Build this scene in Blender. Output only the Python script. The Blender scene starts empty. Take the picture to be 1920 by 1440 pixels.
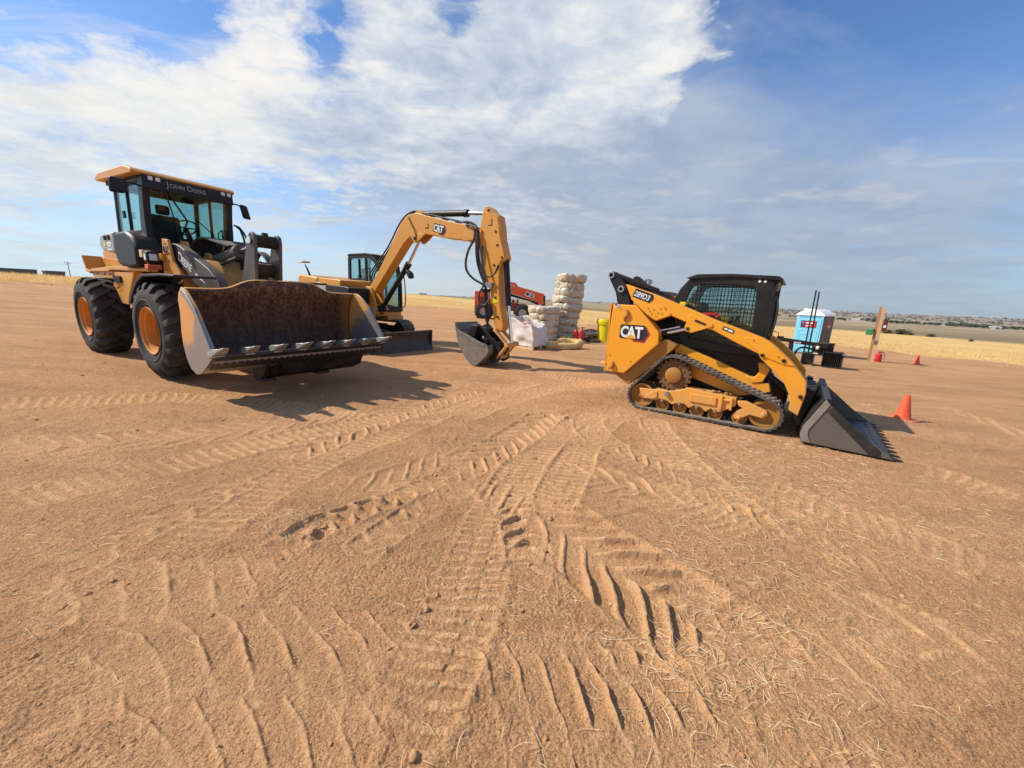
import bpy, bmesh, math, random
import numpy as np
from mathutils import Vector, Matrix, noise as mnoise

random.seed(7)
rng = np.random.default_rng(11)
scene = bpy.context.scene
col = scene.collection
R = math.radians
CAM_H = 1.7

# ------------------------------------------------------------------ terrain
def zg(x, y):
    """smooth lie of the land around the yard (scalar)"""
    if x < 0:
        xx = max(x, -45.0)
        return 0.045*(math.sqrt(xx*xx+1)-1)
    xx = min(x, 14.0)
    z = -0.01*xx-0.0014*xx*xx
    if x > 14:
        z -= 0.04*(min(x, 60.0)-14)
    return z

# ------------------------------------------------------------------ mesh builder
class MB:
    def __init__(s):
        s.v = []; s.f = []; s.m = []; s.seg = []
    def add(s, vs, fs, mi=0):
        n = len(s.v); k = len(s.f)
        s.v += [tuple(p) for p in vs]
        s.f += [tuple(n+i for i in q) for q in fs]
        s.m += [mi]*len(fs)
        s.seg.append((n, len(s.v), k, len(s.f)))
        return s
    def pieces(s):
        for a, b, c, d in s.seg:
            m = MB(); m.add(s.v[a:b], [tuple(i-a for i in f) for f in s.f[c:d]]); m.m = s.m[c:d]; yield m
    def box(s, x0, x1, y0, y1, z0, z1, mi=0):
        vs = [(x, y, z) for x in (x0, x1) for y in (y0, y1) for z in (z0, z1)]
        return s.add(vs, [(0, 1, 3, 2), (4, 6, 7, 5), (0, 4, 5, 1), (2, 3, 7, 6), (0, 2, 6, 4), (1, 5, 7, 3)], mi)
    def prism(s, pts, a0, a1, ax='y', mi=0):
        n = len(pts)
        if ax == 'y': k = lambda p, a: (p[0], a, p[1])
        elif ax == 'x': k = lambda p, a: (a, p[0], p[1])
        else: k = lambda p, a: (p[0], p[1], a)
        vs = [k(p, a0) for p in pts]+[k(p, a1) for p in pts]
        fs = [tuple(range(n)), tuple(range(2*n-1, n-1, -1))]
        fs += [(i, i+n, (i+1) % n+n, (i+1) % n) for i in range(n)]
        return s.add(vs, fs, mi)
    def ring(s, outer, inner, a0, a1, mi=0):
        n = len(outer)
        vs = [(p[0], a, p[1]) for a in (a0, a1) for L in (outer, inner) for p in L]
        fs = []
        for i in range(n):
            j = (i+1) % n
            fs += [(i, j, n+j, n+i), (2*n+i, 3*n+i, 3*n+j, 2*n+j), (i, 2*n+i, 2*n+j, j), (n+i, n+j, 3*n+j, 3*n+i)]
        return s.add(vs, fs, mi)
    def cyl(s, p0, p1, r0, r1=None, n=16, mi=0):
        r1 = r0 if r1 is None else r1
        a = Vector(p0); b = Vector(p1); d = (b-a).normalized()
        u = d.orthogonal().normalized(); w = d.cross(u)
        vs = []
        for c, r in ((a, r0), (b, r1)):
            for i in range(n):
                t = 2*math.pi*i/n
                vs.append(c+u*(r*math.cos(t))+w*(r*math.sin(t)))
        fs = [tuple(range(n-1, -1, -1)), tuple(range(n, 2*n))]+[(i, (i+1) % n, n+(i+1) % n, n+i) for i in range(n)]
        return s.add(vs, fs, mi)
    def tube(s, pts, r, n=8, mi=0, smooth=0):
        P = [Vector(p) for p in pts]
        for _ in range(smooth):
            Q = [P[0]]
            for i in range(len(P)-1):
                Q += [P[i]*.75+P[i+1]*.25, P[i]*.25+P[i+1]*.75]
            P = Q+[P[-1]]
        base = len(s.v); vs = []; u = None
        for i, p in enumerate(P):
            d = (P[min(i+1, len(P)-1)]-P[max(i-1, 0)]).normalized()
            if u is None: u = d.orthogonal().normalized()
            u = (u-d*u.dot(d)).normalized(); w = d.cross(u)
            rr = r[i] if isinstance(r, (list, tuple)) and not smooth else (r if not isinstance(r, (list, tuple)) else r[0])
            for k in range(n):
                t = 2*math.pi*k/n
                vs.append(p+u*(rr*math.cos(t))+w*(rr*math.sin(t)))
        fs = []
        for i in range(len(P)-1):
            for k in range(n):
                fs.append((i*n+k, i*n+(k+1) % n, (i+1)*n+(k+1) % n, (i+1)*n+k))
        fs += [tuple(range(n-1, -1, -1)), tuple(range((len(P)-1)*n, len(P)*n))]
        return s.add(vs, fs, mi)
    def lathe(s, prof, o, ax='y', n=32, mi=0):
        """prof: list of (radius, height along axis)"""
        vs = []; m = len(prof)
        for i in range(n):
            t = 2*math.pi*i/n; c, q = math.cos(t), math.sin(t)
            for r, h in prof:
                if ax == 'y': vs.append((o[0]+r*c, o[1]+h, o[2]+r*q))
                elif ax == 'z': vs.append((o[0]+r*c, o[1]+r*q, o[2]+h))
                else: vs.append((o[0]+h, o[1]+r*c, o[2]+r*q))
        fs = []
        for i in range(n):
            j = (i+1) % n
            for k in range(m-1):
                fs.append((i*m+k, j*m+k, j*m+k+1, i*m+k+1))
        return s.add(vs, fs, mi)
    def hexa(s, c8, mi=0):
        return s.add(c8, [(0, 1, 2, 3), (7, 6, 5, 4), (0, 4, 5, 1), (1, 5, 6, 2), (2, 6, 7, 3), (3, 7, 4, 0)], mi)
    def bar(s, p0, p1, w, h, up=(0, 0, 1), mi=0):
        a, b = Vector(p0), Vector(p1); d = (b-a).normalized()
        side = d.cross(Vector(up))
        if side.length < 1e-4: side = d.orthogonal()
        side.normalize(); u = side.cross(d)
        c8 = []
        for c in (a, b):
            for i, j in ((-1, -1), (1, -1), (1, 1), (-1, 1)):
                c8.append(c+side*(i*w/2)+u*(j*h/2))
        return s.hexa(c8, mi)
    def ball(s, c, r, n=12, sz=1.0, mi=0):
        prof = [(max(1e-4, r*math.sin(math.pi*k/n)), -r*sz*math.cos(math.pi*k/n)) for k in range(n+1)]
        return s.lathe(prof, c, 'z', 2*n, mi)
    def text(s, body, o, xd=(1, 0, 0), up=(0, 0, 1), size=.2, sx=1.0, shear=0.0, bold=0.0, depth=.004, center=False, mi=0):
        cu = bpy.data.curves.new('lettering', 'FONT'); cu.body = body; cu.size = 1.0
        cu.extrude = .5; cu.offset = bold; cu.shear = shear; cu.resolution_u = 3
        if center: cu.align_x = 'CENTER'
        ob = bpy.data.objects.new('lettering', cu); col.objects.link(ob)
        dg = bpy.context.evaluated_depsgraph_get(); dg.update()
        me = bpy.data.meshes.new_from_object(ob.evaluated_get(dg))
        X, U = Vector(xd).normalized(), Vector(up).normalized(); N = X.cross(U)
        vs = [Vector(o)+X*(q.co.x*size*sx)+U*(q.co.y*size)+N*(q.co.z*2*depth) for q in me.vertices]
        s.add(vs, [tuple(p.vertices) for p in me.polygons], mi)
        bpy.data.objects.remove(ob); bpy.data.curves.remove(cu); bpy.data.meshes.remove(me)
        return s
    def xform(s, fn):
        s.v = [tuple(fn(Vector(p))) for p in s.v]; return s
    def build(s, name, mats, parent=None, off=(0, 0, 0), bevel=0.0, ang=38, flat=False, solid=None):
        me = bpy.data.meshes.new(name)
        me.from_pydata([(p[0]-off[0], p[1]-off[1], p[2]-off[2]) for p in s.v], [], s.f)
        bm = bmesh.new(); bm.from_mesh(me)
        bmesh.ops.recalc_face_normals(bm, faces=bm.faces)
        bm.to_mesh(me); bm.free()
        if not isinstance(mats, (list, tuple)): mats = [mats]
        for m in mats: me.materials.append(m)
        if len(mats) > 1 and not solid:
            me.polygons.foreach_set('material_index', s.m)
        if not flat:
            me.polygons.foreach_set('use_smooth', [True]*len(me.polygons))
            me.set_sharp_from_angle(angle=R(ang))
        ob = bpy.data.objects.new(name, me); col.objects.link(ob)
        if parent is not None: ob.parent = parent
        if solid:
            md = ob.modifiers.new('thickness', 'SOLIDIFY'); md.thickness = solid[0]; md.offset = solid[1]
            md.material_offset = solid[2]; md.material_offset_rim = solid[2]
        if bevel:
            md = ob.modifiers.new('bevel', 'BEVEL'); md.width = bevel; md.segments = 2
            md.limit_method = 'ANGLE'; md.angle_limit = R(40); md.harden_normals = False
        return ob

def tag(o, label=None, cat=None, group=None, kind=None):
    if label: o['label'] = label
    if cat: o['category'] = cat
    if group: o['group'] = group
    if kind: o['kind'] = kind
    return o

class Thing:
    """an Empty at the base of a thing; parts are given in the frame of the thing"""
    def __init__(s, name, label, cat, P, heading, centre=(0, 0, 0), group=None):
        h = R(heading); c = centre
        s.off = centre
        s.e = bpy.data.objects.new(name, None); col.objects.link(s.e)
        s.e.empty_display_size = .3
        s.e.location = (P[0]+c[0]*math.cos(h)-c[1]*math.sin(h), P[1]+c[0]*math.sin(h)+c[1]*math.cos(h), (P[2] if len(P) > 2 else 0)+c[2])
        s.e.rotation_euler = (0, 0, h)
        tag(s.e, label, cat, group)
    def part(s, mb, name, mats, parent=None, split=False, **k):
        if split:
            return [m.build(name, mats, parent or s.e, off=s.off, **k) for m in mb.pieces()][-1]
        return mb.build(name, mats, parent or s.e, off=s.off, **k)

# ------------------------------------------------------------------ materials
def nodes(name):
    m = bpy.data.materials.new(name); m.use_nodes = True
    nt = m.node_tree; nt.nodes.clear()
    out = nt.nodes.new('ShaderNodeOutputMaterial')
    return m, nt, out
def N(nt, t, **k):
    n = nt.nodes.new(t)
    for a, b in k.items():
        if a.startswith('i_'): n.inputs[a[2:].replace('_', ' ')].default_value = b
        else: setattr(n, a, b)
    return n
def ramp(nt, fac, stops, interp='LINEAR'):
    n = nt.nodes.new('ShaderNodeValToRGB'); cr = n.color_ramp; cr.interpolation = interp
    while len(cr.elements) < len(stops): cr.elements.new(.5)
    for e, (p, c) in zip(cr.elements, stops):
        e.position = p; e.color = (c, c, c, 1) if isinstance(c, (int, float)) else (*c, 1)
    nt.links.new(fac, n.inputs[0]); return n
def mix(nt, fac, a, b, bt='MIX'):
    n = nt.nodes.new('ShaderNodeMix'); n.data_type = 'RGBA'; n.blend_type = bt
    for sock, v in ((n.inputs[0], fac), (n.inputs[6], a), (n.inputs[7], b)):
        if isinstance(v, bpy.types.NodeSocket): nt.links.new(v, sock)
        elif isinstance(v, (int, float)): sock.default_value = v if sock == n.inputs[0] else (v, v, v, 1)
        else: sock.default_value = (*v, 1)
    return n.outputs[2]
def math_(nt, op, a, b=0.0, clamp=False):
    n = nt.nodes.new('ShaderNodeMath'); n.operation = op; n.use_clamp = clamp
    for i, v in enumerate((a, b)):
        if isinstance(v, bpy.types.NodeSocket): nt.links.new(v, n.inputs[i])
        else: n.inputs[i].default_value = v
    return n.outputs[0]
def tex(nt, scale, detail=4, rough=.55, vec=None, dist=0.0, stretch=None, kind='Object'):
    tc = N(nt, 'ShaderNodeTexCoord')
    v = tc.outputs[kind] if vec is None else vec
    if stretch:
        mp = N(nt, 'ShaderNodeMapping'); mp.inputs['Scale'].default_value = stretch
        nt.links.new(v, mp.inputs[0]); v = mp.outputs[0]
    n = N(nt, 'ShaderNodeTexNoise'); n.inputs['Scale'].default_value = scale
    n.inputs['Detail'].default_value = detail; n.inputs['Roughness'].default_value = rough
    n.inputs['Distortion'].default_value = dist
    nt.links.new(v, n.inputs['Vector']); return n.outputs['Fac']
DUST = (.33, .21, .12)
def paint(name, c, rough=.4, metal=0.0, dust=.25, up=.35, var=.12, bump=.0, bscale=60, coat=0.0, dustc=DUST, scale=3.0, spec=.5, low=None):
    """painted or bare surface with dust in patches and on upward faces"""
    m, nt, out = nodes(name)
    b = N(nt, 'ShaderNodeBsdfPrincipled')
    b.inputs['Metallic'].default_value = metal
    b.inputs['Specular IOR Level'].default_value = spec
    if coat: b.inputs['Coat Weight'].default_value = coat; b.inputs['Coat Roughness'].default_value = .15
    n1 = tex(nt, scale, 6, .62); n2 = tex(nt, scale*9, 4, .6)
    cc = mix(nt, n1, tuple(x*(1-var) for x in c), tuple(min(1, x*(1+var)) for x in c))
    g = N(nt, 'ShaderNodeNewGeometry'); sx = N(nt, 'ShaderNodeSeparateXYZ'); nt.links.new(g.outputs['Normal'], sx.inputs[0])
    upf = math_(nt, 'MULTIPLY', math_(nt, 'POWER', math_(nt, 'MAXIMUM', sx.outputs[2], 0.0), 2.0), up)
    pat = ramp(nt, math_(nt, 'ADD', math_(nt, 'MULTIPLY', n1, .6), math_(nt, 'MULTIPLY', n2, .4)), [(.42, 0.0), (.68, 1.0)])
    d = math_(nt, 'ADD', math_(nt, 'MULTIPLY', pat.outputs[0], dust), upf, True)
    if low:
        tcl = N(nt, 'ShaderNodeTexCoord'); sl = N(nt, 'ShaderNodeSeparateXYZ'); nt.links.new(tcl.outputs['Object'], sl.inputs[0])
        lf = ramp(nt, math_(nt, 'ADD', sl.outputs[2], math_(nt, 'MULTIPLY', n1, -.5*low[1])), [(0.0, low[0]), (max(.01, low[1]*.75), 0.0)]).outputs[0]
        d = math_(nt, 'ADD', d, math_(nt, 'MULTIPLY', lf, ramp(nt, n2, [(.3, .25), (.65, 1.0)]).outputs[0]), True)
        # fine scuffs
        sc = ramp(nt, tex(nt, 30, 4, .7, None, 2.0, (1, 1, .25)), [(.66, 0.0), (.72, .30)]).outputs[0]
        d = math_(nt, 'ADD', d, sc, True)
    cc = mix(nt, d, cc, dustc)
    nt.links.new(cc, b.inputs['Base Color'])
    rr = math_(nt, 'ADD', math_(nt, 'MULTIPLY', d, .45), math_(nt, 'ADD', math_(nt, 'MULTIPLY', n2, .14), rough-.07), True)
    nt.links.new(rr, b.inputs['Roughness'])
    if bump:
        bp = N(nt, 'ShaderNodeBump'); bp.inputs['Strength'].default_value = bump; bp.inputs['Distance'].default_value = .01
        nt.links.new(tex(nt, bscale, 5, .6), bp.inputs['Height']); nt.links.new(bp.outputs[0], b.inputs['Normal'])
    nt.links.new(b.outputs[0], out.inputs[0])
    return m
def glass(name, tint, op=.25, rough=.03):
    m, nt, out = nodes(name)
    t = N(nt, 'ShaderNodeBsdfTransparent'); t.inputs[0].default_value = (*tint, 1)
    g = N(nt, 'ShaderNodeBsdfGlossy'); g.inputs['Roughness'].default_value = rough; g.inputs[0].default_value = (.9, .95, .95, 1)
    d = N(nt, 'ShaderNodeBsdfDiffuse'); d.inputs[0].default_value = (.30, .30, .27, 1)
    lw = N(nt, 'ShaderNodeLayerWeight'); lw.inputs[0].default_value = .35
    f = math_(nt, 'ADD', math_(nt, 'MULTIPLY', lw.outputs['Fresnel'], .28), .012, True)
    mx = N(nt, 'ShaderNodeMixShader'); nt.links.new(f, mx.inputs[0]); nt.links.new(t.outputs[0], mx.inputs[1]); nt.links.new(g.outputs[0], mx.inputs[2])
    m2 = N(nt, 'ShaderNodeMixShader')
    nt.links.new(math_(nt, 'MULTIPLY', tex(nt, 4, 5, .6), op), m2.inputs[0])
    nt.links.new(mx.outputs[0], m2.inputs[1]); nt.links.new(d.outputs[0], m2.inputs[2])
    nt.links.new(m2.outputs[0], out.inputs[0]); return m

M = {}
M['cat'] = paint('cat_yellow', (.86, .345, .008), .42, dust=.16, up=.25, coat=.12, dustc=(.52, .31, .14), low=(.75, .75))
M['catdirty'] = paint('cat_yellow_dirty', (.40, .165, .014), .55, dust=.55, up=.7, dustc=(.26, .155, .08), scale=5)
M['exc'] = paint('excavator_yellow', (.67, .285, .024), .42, dust=.22, up=.35, coat=.1, dustc=(.48, .30, .15), low=(.6, 1.2))
M['deere'] = paint('loader_yellow', (.68, .30, .036), .45, dust=.32, up=.4, coat=.1, dustc=(.50, .30, .15), low=(.5, 1.6))
M['rim'] = paint('rim_orange', (.66, .245, .028), .42, dust=.2, up=.3)
M['blk'] = paint('black_paint', (.009, .009, .010), .42, dust=.08, up=.10, spec=.32)
M['blkm'] = paint('black_matt', (.011, .010, .010), .65, dust=.2, up=.25, spec=.25)
M['dgrey'] = paint('dark_grey_panel', (.011, .012, .014), .45, dust=.05, up=.10, spec=.32)
M['grey'] = paint('grey_arm_paint', (.062, .060, .058), .48, dust=.25, up=.3)
M['lgrey'] = paint('tank_grey', (.40, .40, .39), .4, dust=.1, up=.3)
M['rubber'] = paint('tyre_rubber', (.015, .014, .014), .74, dust=.55, up=.45, dustc=(.12, .10, .085), bump=.15, scale=4)
M['rubber2'] = paint('track_rubber', (.045, .040, .036), .78, dust=.75, up=.95, dustc=(.25, .20, .155), bump=.3, scale=6)
M['hose'] = paint('hydraulic_hose', (.012, .012, .012), .55, dust=.15, up=.2)
M['chrome'] = paint('chrome_rod', (.75, .75, .76), .12, metal=1, dust=.05, up=.05)
M['steel'] = paint('worn_steel', (.42, .40, .38), .4, metal=.85, dust=.35, up=.2, dustc=(.25, .17, .11), scale=6)
M['tooth'] = paint('tooth_steel', (.42, .42, .40), .42, metal=.6, dust=.25, up=.15, scale=8)
M['bsteel'] = paint('bucket_black_steel', (.020, .019, .019), .4, metal=.15, dust=.35, up=.2, dustc=(.10, .08, .065), scale=5, var=.3)
M['bstrip'] = paint('scuffed_grey_steel', (.25, .22, .19), .45, metal=.2, dust=.6, up=.2, dustc=(.34, .28, .22), scale=5, var=.3)
M['exbucket'] = paint('worn_bucket_steel', (.19, .17, .15), .5, metal=.2, dust=.7, up=.3, dustc=(.32, .265, .20), scale=7, var=.35, bump=.1)
M['white'] = paint('white_decal', (.8, .8, .78), .45, dust=.06, up=.1)
M['red'] = paint('red_paint', (.55, .015, .02), .4, dust=.08, up=.15)
M['decalred'] = paint('decal_red', (.36, .018, .03), .4, dust=.05, up=.1)
M['decalblk'] = paint('decal_black', (.014, .014, .015), .4, dust=.05, up=.05)
M['amber'] = paint('amber_lens', (.75, .10, .01), .25, dust=.05, up=.1)
M['lens'] = paint('lamp_lens', (.72, .72, .68), .15, dust=.12, up=.1)
M['orange'] = paint('telehandler_orange', (.85, .12, .02), .42, dust=.12, up=.2)
M['dorange'] = paint('telehandler_red', (.26, .02, .018), .45, dust=.12, up=.2)
M['cone'] = paint('cone_orange', (.85, .085, .025), .5, dust=.22, up=.15, dustc=(.62, .24, .12), low=(.5, .2))
M['yplastic'] = paint('yellow_plastic', (.86, .70, .01), .42, dust=.05, up=.1)
M['blue'] = paint('blue_plastic', (.20, .58, .76), .5, dust=.06, up=.1, var=.05)
M['blued'] = paint('blue_plastic_dark', (.09, .36, .52), .5, dust=.06, up=.1, var=.05)
M['roofw'] = paint('white_roof_plastic', (.82, .82, .82), .45, dust=.04, up=.05)
M['brown'] = paint('dark_side_plastic', (.115, .095, .085), .55, dust=.1, up=.1)
M['purple'] = paint('purple_sticker', (.09, .02, .13), .5, dust=.04, up=.04)
M['green'] = paint('green_plastic', (.02, .25, .06), .45, dust=.06, up=.1)
M['wood'] = paint('timber', (.40, .20, .10), .75, dust=.4, up=.1, dustc=(.26, .14, .075), var=.25, bump=.2)
M['woodl'] = paint('pale_lumber', (.74, .56, .34), .75, dust=.3, up=.1, dustc=(.4, .28, .16), var=.2)
M['wattle'] = paint('wrapped_straw', (.66, .56, .41), .36, dust=.95, up=.0, dustc=(.30, .215, .125), scale=5, var=.35, bump=.9, bscale=11, coat=.3)
M['straw'] = paint('straw', (.78, .53, .22), .8, dust=.5, up=.1, dustc=(.56, .35, .13), scale=14, var=.3)
M['bag'] = paint('woven_bag', (.74, .68, .62), .7, dust=.3, up=.05, dustc=(.52, .40, .32), scale=4, bump=.3, bscale=25)
M['pink'] = paint('bag_content', (.72, .36, .30), .7, dust=.4, up=.05, dustc=(.7, .5, .42), scale=6)
M['farwall'] = paint('far_wall', (.46, .455, .45), .8, dust=.1, up=.05)
M['farbrown'] = paint('far_brown_wall', (.20, .155, .125), .85, dust=.2, up=.1)
M['farroof'] = paint('far_roof', (.19, .18, .18), .8, dust=.2, up=.1)
M['pole'] = paint('weathered_pole', (.12, .10, .09), .8)
M['bush'] = paint('bush_leaves', (.085, .095, .055), .9, dust=.3, up=.1, dustc=(.16, .15, .09), scale=1)
M['fartree'] = paint('far_tree_leaves', (.105, .118, .090), .95, dust=.5, up=.1, dustc=(.165, .17, .13), scale=.05)
M['seat'] = paint('seat_fabric', (.022, .022, .024), .8, dust=.1, up=.1)
M['glassg'] = glass('green_glass', (.80, .93, .91), .10)
M['glassc'] = glass('clear_glass', (.80, .93, .93), .14)
M['glassd'] = glass('dark_glass', (.58, .74, .72), .05)

def rusty():
    m, nt, out = nodes('rusted_bucket_steel')
    b = N(nt, 'ShaderNodeBsdfPrincipled')
    n1 = tex(nt, 1.6, 5, .6); n2 = tex(nt, 26, 5, .7); n3 = tex(nt, 11, 5, .7, stretch=(1, 1, .35))
    tc = N(nt, 'ShaderNodeTexCoord'); sp = N(nt, 'ShaderNodeSeparateXYZ'); nt.links.new(tc.outputs['Object'], sp.inputs[0])
    fleck = ramp(nt, math_(nt, 'ADD', math_(nt, 'MULTIPLY', n2, .6), math_(nt, 'MULTIPLY', n3, .4)), [(.44, 0.0), (.60, 1.0)])
    c = mix(nt, fleck.outputs[0], (.040, .018, .012), (.30, .135, .05))
    # old paint left high up and toward the ends
    h = ramp(nt, math_(nt, 'ADD', math_(nt, 'MULTIPLY', sp.outputs[2], .55), math_(nt, 'MULTIPLY', n1, .9)), [(1.05, 0.0), (1.0, 0.0)])
    low = ramp(nt, math_(nt, 'ADD', math_(nt, 'MULTIPLY', math_(nt, 'SUBTRACT', sp.outputs[2], .75), .9), math_(nt, 'MULTIPLY', n1, .35)), [(.2, 0.0), (.85, 1.0)])
    c = mix(nt, low.outputs[0], mix(nt, .6, c, (.03, .014, .011)), c)  # lower part darkened in the colour for the shade inside the bucket
    ya = math_(nt, 'ABSOLUTE', sp.outputs[1])
    edge = ramp(nt, math_(nt, 'ADD', math_(nt, 'MULTIPLY', ya, .62), math_(nt, 'MULTIPLY', math_(nt, 'ADD', n2, n1), .16)), [(.84, 0.0), (.95, 1.0)])
    c = mix(nt, math_(nt, 'MULTIPLY', edge.outputs[0], .75), c, (.34, .16, .04))
    nt.links.new(c, b.inputs['Base Color']); b.inputs['Roughness'].default_value = .62; b.inputs['Metallic'].default_value = .15
    bp = N(nt, 'ShaderNodeBump'); bp.inputs['Strength'].default_value = .3; bp.inputs['Distance'].default_value = .01
    nt.links.new(n2, bp.inputs['Height']); nt.links.new(bp.outputs[0], b.inputs['Normal'])
    nt.links.new(b.outputs[0], out.inputs[0]); return m
M['rust'] = rusty()
def wornpaint():
    m, nt, out = nodes('worn_bucket_side')
    b = N(nt, 'ShaderNodeBsdfPrincipled')
    n1 = tex(nt, 2.2, 6, .65); n2 = tex(nt, 9, 6, .75, stretch=(1, 1, .5)); n3 = tex(nt, 40, 3, .6)
    tc = N(nt, 'ShaderNodeTexCoord'); sp = N(nt, 'ShaderNodeSeparateXYZ'); nt.links.new(tc.outputs['Object'], sp.inputs[0])
    k = math_(nt, 'ADD', math_(nt, 'SUBTRACT', math_(nt, 'MULTIPLY', sp.outputs[2], .8), math_(nt, 'MULTIPLY', sp.outputs[0], .55)), math_(nt, 'MULTIPLY', math_(nt, 'ADD', n1, n2), .6))
    f = ramp(nt, math_(nt, 'ADD', k, 1.02), [(.52, 0.0), (.66, 1.0)])
    grey = mix(nt, n3, (.27, .245, .225), (.40, .365, .335))
    c = mix(nt, f.outputs[0], grey, mix(nt, n2, (.80, .36, .085), (.58, .30, .11)))
    nt.links.new(c, b.inputs['Base Color'])
    nt.links.new(math_(nt, 'ADD', math_(nt, 'MULTIPLY', n2, .3), .3), b.inputs['Roughness'])
    nt.links.new(math_(nt, 'MULTIPLY', math_(nt, 'SUBTRACT', 1.0, f.outputs[0]), .5), b.inputs['Metallic'])
    nt.links.new(b.outputs[0], out.inputs[0]); return m
M['worn'] = wornpaint()
M['soil'] = paint('soil_lump', (.36, .19, .10), .95, dust=.5, up=.1, dustc=(.46, .27, .15), var=.25, bump=.6, bscale=60, spec=.1)
M['mound'] = paint('soil_mound', (.15, .115, .085), .95, dust=.4, up=.1, dustc=(.2, .17, .13))
M['sprock'] = paint('sprocket_brown', (.17, .075, .018), .6, dust=.6, up=.6, dustc=(.17, .11, .065), scale=6)
def bside():
    m, nt, out = nodes('scuffed_bucket_side')
    b = N(nt, 'ShaderNodeBsdfPrincipled'); n1 = tex(nt, 3, 6, .65); n2 = tex(nt, 14, 5, .7)
    tc = N(nt, 'ShaderNodeTexCoord'); sp = N(nt, 'ShaderNodeSeparateXYZ'); nt.links.new(tc.outputs['Object'], sp.inputs[0])
    f = ramp(nt, math_(nt, 'ADD', math_(nt, 'ADD', math_(nt, 'MULTIPLY', sp.outputs[2], 2.2), math_(nt, 'MULTIPLY', sp.outputs[0], .35)), math_(nt, 'MULTIPLY', math_(nt, 'ADD', n1, n2), .35)), [(1.12, 1.0), (1.55, 0.0)])
    c = mix(nt, f.outputs[0], mix(nt, n2, (.022, .021, .021), (.05, .045, .042)), mix(nt, n1, (.10, .088, .078), (.17, .145, .12)))
    nt.links.new(c, b.inputs['Base Color']); b.inputs['Roughness'].default_value = .48; b.inputs['Metallic'].default_value = .15
    nt.links.new(b.outputs[0], out.inputs[0]); return m
M['bside'] = bside()
M['maroon'] = paint('maroon_case', (.10, .014, .018), .45, dust=.08, up=.1)
M['postw'] = paint('tan_timber', (.56, .37, .19), .75, dust=.4, up=.1, dustc=(.40, .25, .13), var=.25)
M['rim_shade'] = paint('rim_orange_shaded', (.36, .115, .012), .45, dust=.25, up=.2, dustc=(.30, .16, .07))  # darker copy of the rim orange; shade inside the dish put into the colour
M['crumb'] = paint('soil_crumb', (.46, .24, .115), .95, dust=.5, up=.05, dustc=(.66, .38, .19), var=.3, spec=.1, scale=9)
M['blade'] = paint('dozer_blade_steel', (.060, .053, .047), .5, metal=.2, dust=.6, up=.3, dustc=(.15, .12, .09), scale=7, var=.35, bump=.1)
M['letgrey'] = paint('grey_lettering', (.30, .32, .34), .45, dust=.05, up=.05)
M['yelm'] = paint('mirror_yellow', (.62, .42, .12), .4, dust=.2, up=.1)
# ------------------------------------------------------------------ shared machine pieces
def circ(c, r, n=16, a0=0.0):
    return [(c[0]+r*math.cos(a0+2*math.pi*i/n), c[1]+r*math.sin(a0+2*math.pi*i/n)) for i in range(n)]
def hull_loop(circles, step):
    """convex outline round some circles, resampled at an even step"""
    pts = []
    for c, r in circles:
        pts += circ(c, r, 64)
    pts = sorted(set((round(a, 5), round(b, 5)) for a, b in pts))
    def half(ps):
        h = []
        for p in ps:
            while len(h) > 1 and (h[-1][0]-h[-2][0])*(p[1]-h[-2][1])-(h[-1][1]-h[-2][1])*(p[0]-h[-2][0]) <= 0: h.pop()
            h.append(p)
        return h
    loop = half(pts)[:-1]+half(pts[::-1])[:-1]
    A = np.array(loop+[loop[0]]); d = np.hypot(*np.diff(A, axis=0).T); s = np.concatenate([[0], np.cumsum(d)])
    n = int(round(s[-1]/step)); t = np.linspace(0, s[-1], n, endpoint=False)
    P = np.stack([np.interp(t, s, A[:, 0]), np.interp(t, s, A[:, 1])], 1)
    T = np.roll(P, -1, 0)-np.roll(P, 1, 0); T /= np.linalg.norm(T, axis=1)[:, None]
    return P, np.stack([T[:, 1], -T[:, 0]], 1)          # points, outward normals (ccw loop)
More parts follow.
